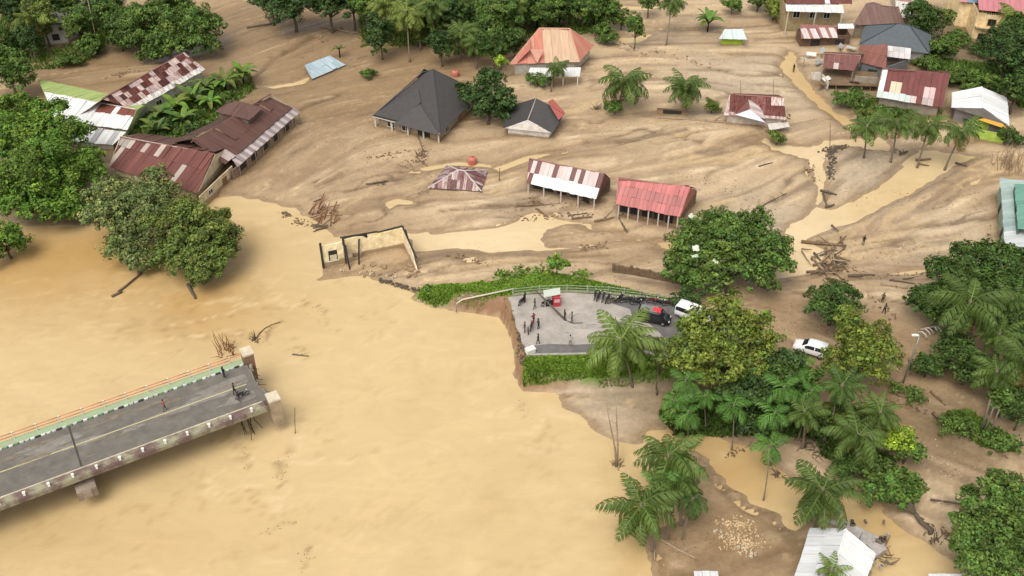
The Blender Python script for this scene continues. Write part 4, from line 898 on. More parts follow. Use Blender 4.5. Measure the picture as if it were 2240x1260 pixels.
ruin(at(884, 541, .3), at(912, 600, .3), [(0, 3.6), (.35, 3.4), (.5, 2.6), (.62, 2.9), (.8, 1.6), (1, .9)], (.85, .74, .56))
w2, a, d, n = ruin(at(755, 577, .1), at(792, 566, .1), [(0, 3.3), (.45, 2.3), (.5, .6), (.9, .5), (1, 1.9)], (.6, .5, .38))
for (p0, p1, z0_, z1_) in (((750, 566), (830, 551), 3.65, 3.55), ((830, 551), (884, 541), 3.4, 3.75), ((884, 541), (913, 600), 3.7, 2.9), ((790, 562), (786, 584), 3.3, .4), ((760, 576), (766, 592), 3.2, .0), ((905, 575), (890, 545), 1.0, 3.4)):
    m = MB(); m.tube([at(*p0, 0) + V((0, 0, z0_)) - root.location, at(*p1, 0) + V((0, 0, z1_)) - root.location], .13, 5); m.build('charred_beam', M['dark'], root)
m = MB(); P = [at(752, 566, .25), at(884, 541, .25)]; dd = (P[1] - P[0]); nn_ = V((dd.y, -dd.x, 0)).normalized()
for (t0, t1, z0_, z1_, mm) in ((.02, .42, 2.9, 3.6, 'dark'), (.58, .86, 2.3, 3.3, 'plaster')):
    m = MB(); m.prism([P[0] + dd * t0 + V((0, 0, z0_)) - root.location, P[0] + dd * t1 + V((0, 0, z0_)) - root.location, P[0] + dd * t1 + V((0, 0, z1_)) - root.location, P[0] + dd * t0 + V((0, 0, z1_)) - root.location], nn_ * .03); link('soot_stain' if mm == 'dark' else 'yellow_paint', m.mesh('panel', M[mm]), root, color=(.8, .68, .2))
rr = random.Random(5)
for k in range(34):
    p = gp(rr.choice((rr.uniform(780, 900), rr.uniform(895, 915))), rr.uniform(575, 606)); s_ = rr.uniform(.12, .4); m = MB(); m.box(-s_, s_, -s_ * .6, s_ * .6, -.06, s_ * .3, Matrix.Rotation(rr.uniform(0, 3), 4, 'Z') @ Matrix.Rotation(rr.uniform(-.4, .4), 4, 'X'))
    o = link('masonry_chunk', m.mesh('masonry_chunk', M['plaster']), root, color=rr.choice(((.75, .7, .6), (.4, .32, .24), (.6, .5, .38)))); o.location = p - root.location + V((0, 0, .12))

# ------------------------------------------------------------------ houses, upper right
root = empty('house', gp(1790, 90), 'tall house with a long white awning and a lower striped red and white roof', 'house')
roof_face(root, [at(1719, 8, 6.3), at(1864, 9, 6.3), at(1864, -22, 7.8), at(1724, -22, 7.8)], .95, lambda i, j, n, m, r: (WHITE if i == 8 else MAROON), 1, seed=3)
roof_face(root, [at(1720, 25, 5.6), at(1847, 29, 5.6), at(1843, 11, 6.1), at(1718, 7, 6.1)], 1.2, lambda i, j, n, m, r: vary(r, WHITE, .88, 1), 1, seed=4)
roof_face(root, [at(1753, 85, 3.0), at(1832, 83, 3.0), at(1830, 56, 3.8), at(1750, 54, 3.8)], .6, lambda i, j, n, m, r: ((.66, .56, .54) if (i % 3) and j == 0 else (.34, .15, .13)), [0, .7, 1], seed=5)
roof_face(root, [at(1833, 63, 3.5), at(1868, 63, 3.5), at(1868, 52, 3.8), at(1833, 52, 3.8)], 1.0, solid(WHITE), 1, seed=6)
a_, b_ = at(1724, 24, 5.6), at(1846, 27, 5.6); off = V((0, 1.5, 0))
wall_run(root, [a_ + off, b_ + off, b_ + off + V((0, 8, 0)), a_ + off + V((0, 8, 0))], 0, 5.7, (.40, .32, .18), closed=True, wins={0: [(.2, 1.4, 3.6, 5.0, 'window'), (.5, 1.4, 3.6, 5.0, 'window'), (.75, 1.3, 3.6, 5.0, 'window')]})
a_, b_ = at(1756, 84, 3.0) + V((0, .8, 0)), at(1864, 80, 3.0) + V((0, .8, 0)); wall_run(root, [a_, b_, b_ + V((0, 4, 0)), a_ + V((0, 4, 0))], 0, 2.95, (.16, .10, .07), closed=True, wins={0: [(.8, 1.8, .6, 2.2, 'open'), (.3, 1.8, .6, 2.2, 'open')]})
for p in (at(1725, 24, 5.6), at(1785, 26, 5.6), at(1843, 28, 5.6)): post(root, p, 0, 5.5, .1, (.55, .5, .4))
gable_house('plain brown-roofed house between the white awning house and the blue-grey hip roof', (1866, 55), (1980, 55), (1893, 10), (1966, 16), 3.8, 5.6, solid((.19, .115, .095)), solid((.17, .1, .08)), seed=21, wallcol=(.3, .25, .2), capcol=(.2, .12, .1))
gable_house('pale stained sheet-roofed house at the top edge beside the brown roof', (1960, 38), (1992, 42), (1960, -8), (2014, -8), 3.8, 6.4, lambda i, j, n, m, r: ((.62, .56, .52) if r.random() < .75 else (.35, .18, .14)), solid((.4, .2, .16)), rows=3, seed=22, wallcol=(.6, .56, .48), capcol=(.4, .25, .2))
BG = (.105, .120, .135)
hip_house('blue-grey hip-roofed house left of the dark green garden tree', (1880, 97), (2033, 118), (2038, 76), 3.4, (1964, 52), (1990, 56), 6.6, [solid(BG), solid((.13, .145, .16)), solid(BG), solid(BG)], width=99, seed=23, wallcol=(.45, .42, .4), capcol=(.04, .045, .05))
root = empty('house', gp(1915, 160), 'house with a plain maroon lean-to roof and a whitish sheet, under the blue-grey hip roof', 'house')
roof_face(root, [at(1884, 138, 3.0), at(1938, 150, 3.0), at(1942, 99, 4.8), at(1882, 96, 4.8)], 1.0, lambda i, j, n, m, r: (.235, .095, .075), 2, seed=2)
roof_face(root, [at(1941, 124, 3.4), at(1991, 130, 3.4), at(1993, 106, 4.2), at(1942, 100, 4.2)], 1.1, lambda i, j, n, m, r: vary(r, (.72, .68, .66), .75, 1), 2, seed=3)
wall_run(root, [at(1886, 137, 3), at(1938, 147, 3), at(1988, 129, 3), at(1985, 110, 3), at(1886, 112, 3)], -.2, 2.9, (.2, .22, .25), closed=True, wins={0: [(.5, 1.6, .8, 2.1, 'open')]})
root, q = gable_house('small maroon pavilion roof on a battered stilt platform, by the muddy channel', (1800, 148), (1868, 156), (1804, 117), (1883, 123), 3.6, 4.8, lambda i, j, n, m, r: ((.6, .5, .46) if (i == 2 and j == 0) else (.2, .085, .075)), solid((.16, .07, .06)), rows=[0, .4, 1], seed=24, walls=False, wallcol=(.4, .38, .34), ends=False)
m = MB(); o_ = root.location; m.prism([at(1792, 186, 1.6) - o_, at(1920, 190, 1.6) - o_, at(1918, 160, 1.6) - o_, at(1800, 152, 1.6) - o_], (0, 0, .2)); m.build('platform', M['wood'], root)
for px, py in ((1796, 184), (1830, 186), (1865, 187), (1905, 188), (1805, 158), (1912, 163)): post(root, at(px, py, 1.5), -.3, 1.6 if px > 1885 or py > 170 else 3.5, .1, (.25, .2, .15))
for px, py in ((1800, 150), (1866, 157)): post(root, at(px, py, 3.5), 1.8, 3.5, .08, (.3, .25, .2))
wall_run(root, [at(1868, 180, 1.8), at(1918, 183, 1.8)], 1.8, 3.0, (.40, .36, .30))
rr = random.Random(8)
for k, (px, py) in enumerate(((1775, 118), (1790, 135), (1785, 160), (1808, 172), (1760, 128), (1870, 178), (1850, 172), (1890, 125), (1876, 140), (1800, 110), (1862, 104), (1840, 100))):
    p = at(px, py, rr.uniform(1.2, 3.2)) - root.location; m = MB(); m.box(-.9, .9, -.45, .45, -.02, .02, Matrix.Rotation(rr.uniform(0, 3), 4, 'Z') @ Matrix.Rotation(rr.uniform(-.6, .6), 4, 'X'))
    o = link('loose_sheet', m.mesh('loose_sheet', M['paint']), root, color=rr.choice(((.66, .64, .6), (.35, .36, .36), (.2, .09, .08), (.5, .48, .46)))); o.location = p
    post(root, p + root.location, -.2, p.z + root.location.z - .05, .05, (.3, .25, .2))
wall_run(root, [at(1778, 158, 2.4), at(1800, 163, 2.4), at(1812, 180, 2.4)], -.2, 2.4, (.62, .6, .56))
root, q = gable_house('big maroon roof with cream patches and a mottled pale lower edge, above the palm row', (1917, 213), (2061, 236), (1931, 150), (2078, 163), 3.0, 5.8,
    lambda i, j, n, m, r: (((.58, .64, .60) if i < n * .42 else patch(r, .45)) if j == 0 else (WHITE if i == 0 else (.68, .6, .44) if j == 1 and i in (2, 3) else (.66, .48, .46) if j == 1 and i in (8, 9) else (.185, .062, .055))), solid((.17, .06, .05)), rows=[0, .2, .5, 1], width=.95, seed=25, wallcol=(.35, .3, .26), capcol=(.2, .08, .07))
root, q = gable_house('bright white gabled roof with a lime green lower wall, beside the big maroon roof', (2209, 275), (2204, 214), (2150, 236), (2148, 190), 3.4, 5.0, solid((.82, .82, .82)), solid((.82, .82, .82)), width=1.1, seed=26, wallcol=(.22, .21, .21), capcol=(.8, .8, .8))
a_, b_, c_ = at(2140, 262, 2.9), at(2206, 284, 2.9), at(2178, 254, 4.0)
m = MB(); o_ = root.location; m.prism([a_ - o_, b_ - o_, c_ - o_], (0, .15, 0)); m.build('porch_gable', M['paint'], root, color=(.62, .33, .03))
wall_run(root, [at(2140, 296, 1.6), at(2196, 306, 1.6), at(2196, 306, 1.6) + V((1.2, 3.5, 0)), at(2140, 296, 1.6) + V((0, 3.5, 0))], -.2, 2.6, (.40, .58, .10), closed=True)
# two-storey yellow house
root = empty('house', gp(2165, 95), 'two-storey yellow house with pink and blue roofs at the top right corner', 'house')
a_, b_ = gp(2122, 88), gp(2236, 102); yl = (.96, .76, .45)
wall_run(root, [a_, b_, b_ + V((1.5, 9, 0)), a_ + V((1.5, 9, 0))], -.2, 6.4, yl, closed=True, wins={0: [(.3, 1.5, 3.9, 5.3, 'louvre'), (.74, 1.2, 3.4, 5.2, 'louvre'), (.22, 2.0, .9, 2.2, 'louvre'), (.6, 1.0, 1.2, 2.2, 'window')]})
for k in range(5):
    for zz, x_ in ((5.75, .18), (2.65, .1)):
        d_ = (b_ - a_).normalized(); p = a_ + d_ * ((b_ - a_).length * x_ + k * .42) - root.location; m = MB(); m.box(p.x - .12, p.x + .12, p.y - .06, p.y + .02, zz, zz + .3); m.build('vent', M['dark'], root)
m = MB(); d_ = (b_ - a_); pr = [a_ - root.location + V((0, -1.0, 3.0)), a_ + d_ * .6 - root.location + V((0, -1.0, 3.0)), a_ + d_ * .6 - root.location + V((0, -.01, 3.0)), a_ - root.location + V((0, -.01, 3.0))]; m.prism(pr, (0, 0, .22)); m.build('balcony', M['plaster'], root, color=(.72, .56, .32))
roof_face(root, [a_ + V((-.3, -.6, 6.5)), b_ + V((.8, -.6, 6.5)), b_ + V((2, 6, 9)), a_ + V((1, 6, 9))], 1.0, lambda i, j, n, m, r: (.52, .20, .22), 1, seed=2)
a2, b2 = gp(2086, 62), gp(2150, 70)
wall_run(root, [a2, b2, b2 + V((1, 8, 0)), a2 + V((1, 8, 0))], -.2, 5.8, (.98, .79, .48), closed=True, wins={0: [(.62, 1.4, 3.2, 4.6, 'louvre')]})
roof_face(root, [a2 + V((-.5, -.6, 5.9)), b2 + V((.2, -.6, 5.9)), b2 + V((1, 6, 8)), a2 + V((1, 6, 8))], 1.0, lambda i, j, n, m, r: ((.56, .28, .30) if i < 2 else (.20, .30, .42)), 1, seed=3)
m = MB(); p = gp(2190, 97) - root.location; m.lathe([(.1, .9), (.75, 1.0), (.75, 2.3), (.3, 2.7)], 12, Matrix.Translation(p + V((0, -1.2, 2.0)))); m.build('red_tank', M['paint'], root, smooth=True, color=(.60, .12, .05))
m = MB(); m.box(p.x - .8, p.x + .8, p.y - 1.9, p.y - .4, 0, 2.9); m.build('tank_stand', M['plaster'], root, color=(.6, .46, .25))
# teal house at the right edge
root = empty('house', gp(2225, 500), 'teal house with grey-green sheet roofs at the right edge, tall dark eave shade', 'house')
roof_face(root, [at(2186, 389, 3.6), at(2197, 533, 3.6), at(2262, 545, 5.0), at(2250, 396, 5.0)], 1.1, lambda i, j, n, m, r: vary(r, ((.42, .52, .49) if i < n * .55 else (.34, .43, .42) if i < n * .7 else (.60, .62, .62)), .85, 1.05), 1, seed=3)
roof_face(root, [at(2218, 402, 5.4), at(2226, 500, 5.4), at(2290, 506, 6.8), at(2280, 405, 6.8)], 1.0, lambda i, j, n, m, r: (.16, .34, .27), 1, seed=4)
wall_run(root, [at(2192, 395, 3.6), at(2202, 530, 3.6), at(2300, 545, 3.6), at(2300, 400, 3.6)], -.3, 3.5, (.30, .42, .36), closed=True, wins={0: [(.3, 1.5, 1, 2.4, 'open'), (.7, 1.5, 1, 2.4, 'open')], 1: [(.25, 1.5, .9, 2.4, 'open')]})
wall_run(root, [at(2221, 403, 5.4), at(2229, 498, 5.4)], 3.6, 5.3, (.10, .22, .18), wins={0: [(.5, 1.4, 4.0, 5.0, 'open')]})

# white house at the bottom
root, q = gable_house('white sheet-roofed house at the bottom edge with a coconut palm in front', (1876, 1330), (1917, 1212), (1795, 1330), (1851, 1158), 3.0, 4.8, solid((.80, .80, .79)), solid((.70, .71, .72)), rows=2, rowsf=2, width=1.2, seed=27, wallcol=(.42, .36, .28), capcol=(.8, .8, .78))
root = empty('floor_slab', gp(1880, 1180), 'cracked grey floor slab behind the white roof, littered with broken blocks', 'floor slab')
P = [(1806, 1136), (1842, 1134), (1890, 1156), (1932, 1176), (1942, 1200), (1918, 1216), (1900, 1232), (1850, 1160)]
rr = random.Random(3); o_ = root.location
ctr = at(1880, 1178, .9)
for k in range(len(P)):
    a_, b_ = at(*P[k], .9), at(*P[(k + 1) % len(P)], .9); m = MB(); t = [a_.lerp(ctr, .02) - o_, b_.lerp(ctr, .03) - o_, ctr.lerp((a_ + b_) / 2, .04) - o_]; m.prism([p + V((0, 0, -.9 + rr.uniform(-.08, .08))) for p in t], (0, 0, .8)); m.build('slab_piece', M['concrete'], root, color=(1.25, 1.25, 1.35))
for k in range(26):
    p = at(rr.uniform(1830, 1945), rr.uniform(1140, 1240), .95); s_ = rr.uniform(.12, .35); m = MB(); m.box(-s_, s_, -s_ * .5, s_ * .5, -.1, .15, Matrix.Rotation(rr.uniform(0, 3), 4, 'Z')); o = link('broken_block', m.mesh('broken_block', M['concrete']), root, color=rr.choice(((.5, .45, .4), (1.2, 1.2, 1.2), (.25, .22, .2)))); o.location = p - o_
for (px, py, w_, h_, lab) in ((1546, 1268, 1.2, 1.2, 'small white sheet-roofed hut at the bottom edge below the palm clump'), (2092, 1274, 2.6, 1.4, 'grey sheet roof corner at the bottom edge beside the big right tree')):
    root = empty('hut', gp(px, py), lab, 'hut'); p = at(px, py, 1.6)
    roof_face(root, [p + V((-w_, -2, -.2)), p + V((w_, -2, -.2)), p + V((w_, .8, .3)), p + V((-w_, .8, .3))], .9, lambda i, j, n, m, r: (.66, .66, .66), 1)
    wall_run(root, [p + V((-w_ * .85, -1.6, 0)), p + V((w_ * .85, -1.6, 0)), p + V((w_ * .85, .4, 0)), p + V((-w_ * .85, .4, 0))], -.3, 1.35, (.4, .36, .3), closed=True)
# grey wall of a building behind the top left trees
root = empty('house', gp(130, 95), 'grey concrete-walled house hidden among the top left trees', 'house')
a_, b_ = gp(104, 104), gp(152, 98)
wall_run(root, [a_, b_, b_ + V((2, 7, 0)), a_ + V((2, 7, 0))], -.2, 4.8, (.52, .50, .46), closed=True, wins={0: [(.5, 1.3, 1.6, 2.9, 'open')]})
roof_face(root, [a_ + V((-.5, -.6, 4.9)), b_ + V((.5, -.6, 4.9)), b_ + V((2.3, 7.4, 5.8)), a_ + V((1.7, 7.4, 5.8))], 1.0, lambda i, j, n, m, r: vary(r, (.36, .34, .31), .8, 1), 1)
# ------------------------------------------------------------------ the broken road on the right bank
RZ = 2.72
rr = random.Random(12)
left = [(1111, 650), (1117, 664), (1120, 680), (1128, 694), (1131, 712), (1139, 728), (1142, 746), (1149, 760), (1151, 777)]
left = [(a + rr.uniform(-2.5, 2.5), b_) for a, b_ in left]
edge = [(1235, 776), (1310, 773), (1400, 768), (1470, 786), (1570, 772), (1600, 735), (1560, 690), (1490, 664), (1440, 656), (1330, 645), (1240, 640), (1160, 644)]
P = [at(*p, RZ) for p in left + edge]
M['road'] = mat('road', (0.40, 0.355, 0.315), 0.85, 0.28, 0.45, 0.2, 9, col2=(0.26, 0.235, 0.21))
M['tar'] = mat('tar', (0.15, 0.14, 0.135), 0.8, 0.35, 0.8, 0.15, 10)
m = MB(); m.prism(P, (0, 0, -.42)); road = m.build('road', M['road']); tag(road, kind='structure')
def decal(name, px, z, mt, parent):
    m = MB(); m.prism([at(*p, z) for p in px], (0, 0, -.012)); return m.build(name, M[mt], parent)
decal('asphalt_strip', [(1158, 773), (1162, 757), (1200, 752), (1260, 754), (1330, 750), (1420, 752), (1470, 775), (1400, 765), (1310, 770)], RZ + .016, 'tar', road)
decal('asphalt_strip', [(1335, 648), (1440, 658), (1490, 667), (1555, 692), (1590, 735), (1560, 768), (1480, 770), (1440, 725), (1420, 708), (1385, 700), (1378, 676), (1340, 664)], RZ + .016, 'tar', road)
for k, (px, py, a, b_) in enumerate(((1290, 715, 40, 9), (1235, 730, 26, 5), (1330, 735, 30, 6), (1200, 700, 20, 7), (1270, 690, 26, 5))):
    decal('mud_smear', [(px + a * rr.uniform(.6, 1.1) * math.cos(t), py + b_ * rr.uniform(.6, 1.1) * math.sin(t)) for t in [i * .6283 for i in range(10)]], RZ + .006 + .0015 * k, 'smear', road) if 'smear' in M else None
# railing on the far side of the road
root = empty('guard_railing', at(1300, 640, RZ), 'pale green pipe railing along the far side of the broken road', 'railing')
line = [at(*p, RZ) for p in ((1122, 645), (1180, 639), (1240, 637), (1330, 641), (1400, 649), (1440, 655), (1496, 664))]
o_ = root.location
for i in range(len(line) - 1):
    a, b_ = line[i] - o_, line[i + 1] - o_
    for h in (.55, .98):
        m = MB(); m.tube([a + V((0, 0, h)), b_ + V((0, 0, h))], .038, 6); m.build('rail', M['paint'], root, color=(.33, .37, .28))
    L_ = (b_ - a).length; n = max(1, int(L_ / 2))
    for k in range(n):
        p = a.lerp(b_, k / n); m = MB(); m.box(p.x - .08, p.x + .08, p.y - .08, p.y + .08, -.2, 1.06); m.build('post', M['paint'], root, color=(.34, .36, .29))
    m = MB(); m.prism([a + V((0, -.3, 0)), b_ + V((0, -.3, 0)), b_ + V((0, .15, 0)), a + V((0, .15, 0))], (0, 0, .16 + .004 * i)); m.build('kerb', M['concrete'], root, color=(.7, .8, .55))
p = [at(998, 682, .3), at(999, 664, 1.6), at(1012, 655, 2.1), at(1060, 645, 2.7), at(1122, 632, 3.3)]
m = MB(); o_ = p[0]; m.tube([q - o_ for q in p], .11, 6); ob = m.build('bent_pipe', M['paint'], None, True, (.55, .5, .4)); ob.location = o_
tag(ob, 'bent length of railing pipe dangling over the water from the eroded bank', 'pipe')
a, b_ = at(1170, 634, 4.6), at(1237, 700, RZ + .1)
m = MB(); o_ = b_; m.tube([a - o_, (a + b_) / 2 - o_, V((0, 0, 0))], [.1, .12, .15], 8); ob = m.build('utility_pole', M['bark'], None, True); ob.location = o_; tag(ob, 'dark utility pole toppled across the end of the broken road', 'pole')
p = [at(1237, 700, RZ + .1), at(1252, 707, RZ + .06), at(1275, 706, RZ + .06)]; m = MB(); m.tube([q - p[0] for q in p], .05, 5); ob = m.build('cable', M['dark'], None); ob.location = p[0]; tag(ob, 'dark cable curling on the road from the toppled pole', 'cable')
root = empty('boundary_wall', gp(1420, 625), 'low dark brick boundary wall above the railing, left of the big round tree', 'wall'); o_ = root.location
W = [gp(1337, 617), gp(1375, 622), gp(1415, 630), gp(1455, 638), gp(1502, 648)]
for i in range(4):
    a, b_ = W[i] - o_, W[i + 1] - o_; a.z = b_.z = 2.2 - o_.z; d = (b_ - a)
    n = 6
    for k in range(n):
        q0, q1 = a + d * (k / n + .004), a + d * ((k + 1) / n - .004); m = MB(); m.prism([q0, q1, q1 + V((0, .25, 0)), q0 + V((0, .25, 0))], (0, 0, 1.15 + rr.uniform(-.08, .14) + (.25 if k == 0 else 0))); m.build('wall_panel', M['wood'], root)
p = at(1160, 770, RZ + .02); root = empty('concrete_block', p, 'white concrete block left at the broken lower corner of the road', 'concrete block', rz=.5)
m = MB(); m.box(-.55, .55, -.35, .35, 0, .5); m.build('block', M['paint'], root, color=(.78, .76, .66)); m = MB(); m.box(-.6, .6, -.4, .4, .502, .6); m.build('cap', M['paint'], root, color=(.8, .79, .7))

# ------------------------------------------------------------------ vehicles
def car(label, px, py, to, z, L_, W_, H_, color, name=None, cat=None, roof_sheen_col=None, van=False):
    name = name or ('van' if van else 'minivan'); cat = cat or ('van' if van else 'car')
    """centre of the car on the ground at px, py; to: pixel its nose points at"""
    p = at(px, py, z); h = at(*to, z) - p; rz = math.atan2(h.y, h.x)
    root = empty(name, p, label, cat, rz=rz)
    w = W_ / 2
    if van: S = [(-.5, .42, .95, .98, .93, .88), (-.495, .3, 1.0, 1.55, 1, .86), (-.46, .25, 1.0, 1.82, 1, .84), (-.2, .25, 1.0, 1.9, 1, .84), (.12, .25, .98, 1.88, 1, .83), (.22, .25, .98, 1.75, 1, .80), (.345, .25, .95, 1.06, .98, .86), (.45, .25, .82, .88, .93, .8), (.497, .35, .62, .66, .82, .7)]
    else: S = [(-.5, .42, .85, .9, .9, .82), (-.49, .3, .98, 1.25, .97, .84), (-.44, .24, 1.0, 1.62, 1, .8), (-.25, .24, 1.0, 1.70, 1, .8), (.0, .24, .98, 1.69, 1, .79), (.1, .24, .97, 1.58, 1, .77), (.26, .24, .95, 1.04, .98, .85), (.40, .24, .84, .9, .95, .8), (.497, .34, .60, .64, .84, .7)]
    ks = H_ / (1.9 if van else 1.7); rings = []
    for (x_, z0, zb, zt, a, b_) in S:
        x_ *= L_; z0, zb, zt = z0 * ks, zb * ks, zt * ks; a *= w; b_ *= w
        half = [(0, z0), (a * .86, z0), (a, z0 + .14), (a * 1.01, (z0 + zb) / 2), (a, zb), (b_ + (a - b_) * .12, zb + (zt - zb) * .88), (b_ * .86, zt), (0, zt + .02)]
        rings.append([V((x_, q[0], q[1])) for q in half] + [V((x_, -q[0], q[1])) for q in half[-2:0:-1]])
    m = MB(); m.loft(rings); body = m.build('body', M['gloss'], root, True, color)
    def glass(name, i0, i1, t0, t1, lo_=.12, hi=.82):
        for sg in (1, -1):
            def pt(t, f):
                i = i0 + (i1 - i0) * t; k = int(min(i, len(S) - 2)); q = i - k; r0, r1 = rings[k], rings[k + 1]
                p0 = r0[4].lerp(r1[4], q); p1 = r0[5].lerp(r1[5], q); r_ = p0.lerp(p1, f); return V((r_.x, sg * (r_.y + .012), r_.z))
            m = MB(); n = 5; top = [pt(t0 + (t1 - t0) * k / n, hi) for k in range(n + 1)]; bot = [pt(t0 + (t1 - t0) * k / n, lo_) for k in range(n + 1)]
            for k in range(n): m.prism([bot[k], bot[k + 1], top[k + 1], top[k]], (0, -sg * .02, 0))
            m.build(name, M['glass'], root)
    glass('side_window', 1.6, 3.45, 0, 1); glass('side_window', 3.55, 5.4, 0, 1)
    def strip(name, r0, r1, f0, f1, mt, k=.80, lift=.012, color=None):
        a0, a1, b0, b1 = rings[r0][6], rings[r0][10 - 2], rings[r1][6], rings[r1][8]
        q = [V((rings[r0][0].x, s_ * rings[r0][6].y * k, rings[r0][7].z)) for s_ in (1, -1)]; e = [V((rings[r1][0].x, s_ * rings[r1][6].y * k, rings[r1][7].z)) for s_ in (1, -1)]
        pts = [q[0].lerp(e[0], f0), q[1].lerp(e[1], f0), q[1].lerp(e[1], f1), q[0].lerp(e[0], f1)]
        n = (pts[1] - pts[0]).cross(pts[2] - pts[0]).normalized(); n = n if n.z > 0 or (abs(n.z) < .1 and n.x * (r0 - 4) > 0) else -n
        m = MB(); m.prism([p_ + n * lift for p_ in pts], n * .015); return m.build(name, M[mt], root, color=color)
    strip('windscreen', 5, 6, .06, .94, 'glass', 1.02); strip('rear_window', 1, 2, .1, .9, 'glass', 1.0)
    if roof_sheen_col: strip('roof_sky_sheen', 2, 4, .05, .95, 'paint', .95, .035, roof_sheen_col)  # grey sheet over the roof paints in the reflected sky
    for sg in (1, -1):
        m = MB(); m.box(-.1, .05, -.17, .17, -.08, .08, Matrix.Translation((L_ * .478, sg * w * .62, .70 * ks))); m.build('headlight', M['paint'], root, color=(.8, .8, .76))
        m = MB(); m.box(-.03, .05, -.1, .1, -.16, .16, Matrix.Translation((-L_ * .492, sg * w * .80, .92 * ks))); m.build('tail_light', M['paint'], root, color=(.35, .03, .02))
        m = MB(); m.box(-.1, .08, -.09, .09, -.07, .07, Matrix.Translation((L_ * .17, sg * (w + .09), 1.02 * ks))); m.build('wing_mirror', M['gloss'], root, color=color)
        for x_ in (-.31, .31):
            T = Matrix.Translation((x_ * L_, sg * (w - .10), .31)) @ Matrix.Rotation(R(90), 4, 'X')
            m = MB(); m.lathe([(.2, -.1), (.29, -.11), (.31, -.07), (.31, .07), (.29, .11), (.2, .1)], 16, T); wh = m.build('wheel', M['rubber'], root, True)
            m = MB(); m.lathe([(.03, -.122), (.19, -.118), (.2, 0), (.19, .118), (.03, .122)], 12, T); link('rim', m.mesh('rim', M['steel'], True), wh)
    m = MB(); m.box(L_ * .49, L_ * .505, -w * .55, w * .55, .36, .48); m.build('number_plate', M['dark'], root)
    m = MB(); m.box(L_ * .45, L_ * .50, -w * .5, w * .5, .62 * ks, .64 * ks); m.build('grille', M['dark'], root)
    return root
car('white minivan stranded on mud between two yellowing trees', 1772, 770, (1700, 748), .75, 4.3, 1.75, 1.75, (.82, .82, .82))
blk = car('black van with sky reflection painted on its roof and red cloth, at the road end', 1430, 701, (1470, 709), RZ + .03, 4.2, 1.75, 1.8, (.012, .012, .014), van=True, roof_sheen_col=(.22, .22, .22))
car('white van half hidden by the yellow-green tree at the road end', 1516, 697, (1545, 708), RZ + .03, 4.6, 1.8, 2.0, (.82, .82, .81), van=True)
rc = V((0, 0, 1.86)); m = MB()
n = 6; g = [[V((-.2 + 1.0 * i / n, -.55 + 1.1 * j / n, 1.90 + .05 * math.sin(i * 2.1 + j * 1.3) - (.25 if j in (0, n) else 0))) for j in range(n + 1)] for i in range(n + 1)]
for i in range(n):
    for j in range(n): m.prism([g[i][j], g[i + 1][j], g[i + 1][j + 1], g[i][j + 1]], (0, 0, .02))
ob = m.build('red_cloth', M['cloth'], None, color=(.62, .05, .06)); ob.location = blk.location; ob.rotation_euler = blk.rotation_euler; tag(ob, 'crumpled red cloth lying on the roof of the black van', 'cloth')

def motorbike(label, px, py, z, rz, color, group=None):
    root = empty('motorbike', at(px, py, z), label, 'motorbike', group, rz)
    root.rotation_euler = (R(8), 0, rz)
    for x_, nm in ((-.62, 'wheel'), (.62, 'wheel')):
        T = Matrix.Translation((x_, 0, .29)) @ Matrix.Rotation(R(90), 4, 'X')
        m = MB(); k = 16; rg = []
        for i in range(k):
            a = 2 * math.pi * i / k; rg.append([T @ V(((.25 + .045 * math.cos(b_)) * math.cos(a), (.25 + .045 * math.cos(b_)) * math.sin(a), .045 * math.sin(b_))) for b_ in (0, 1.57, 3.14, 4.71)])
        rg.append(rg[0]); m.loft(rg); wh = m.build(nm, M['rubber'], root, True)
        m = MB(); m.lathe([(.03, -.05), (.05, 0), (.03, .05)], 8, T)
        for s_ in range(5):
            a = s_ * 1.2566; m.tube([T @ V((0, 0, 0)), T @ V((.23 * math.cos(a), .23 * math.sin(a), 0))], .014, 4)
        link('rim', m.mesh('rim', M['steel']), wh)
    m = MB(); m.loft([[V((x_, w_ * math.cos(a), z_ + h_ * math.sin(a))) for a in [i * math.pi / 4 for i in range(8)]] for x_, w_, z_, h_ in ((-.85, .05, .74, .04), (-.55, .13, .68, .12), (-.15, .14, .6, .16), (.2, .13, .6, .16), (.42, .16, .75, .2), (.55, .1, .86, .12))]); m.build('body', M['gloss'], root, True, color)
    m = MB(); m.loft([[V((x_, w_ * math.cos(a), z_ + .05 * math.sin(a))) for a in [i * math.pi / 4 for i in range(8)]] for x_, w_, z_ in ((-.75, .08, .83), (-.4, .14, .82), (.05, .12, .78), (.2, .05, .77))]); m.build('seat', M['rubber'], root, True)
    m = MB(); m.tube([(.62, .07, .29), (.42, .07, .98)], .025, 6); m.tube([(.62, -.07, .29), (.42, -.07, .98)], .025, 6); m.build('fork', M['steel'], root)
    m = MB(); m.tube([(.3, -.34, 1.03), (.4, -.18, 1.0), (.42, 0, .98), (.4, .18, 1.0), (.3, .34, 1.03)], .02, 6); m.build('handlebar', M['rubber'], root)
    m = MB(); m.lathe([(.02, .07), (.09, .06), (.08, -.05), (.02, -.08)], 10, Matrix.Translation((.55, 0, .9)) @ Matrix.Rotation(R(90), 4, 'Y')); m.build('headlight', M['paint'], root, True, (.8, .8, .75))
    m = MB(); m.tube([(.1, -.12, .3), (-.4, -.15, .32), (-.8, -.16, .42)], [.03, .04, .05], 6); m.build('exhaust', M['steel'], root)
    m = MB(); m.box(-.15, .25, -.1, .1, .28, .55); m.build('engine', M['dark'], root)
    m = MB(); m.tube([(.0, .1, .28), (-.1, .26, .02)], .014, 5); m.build('stand', M['steel'], root)
    return root
G_ = 'motorbikes parked along the railing'
DK = (.02, .02, .022)
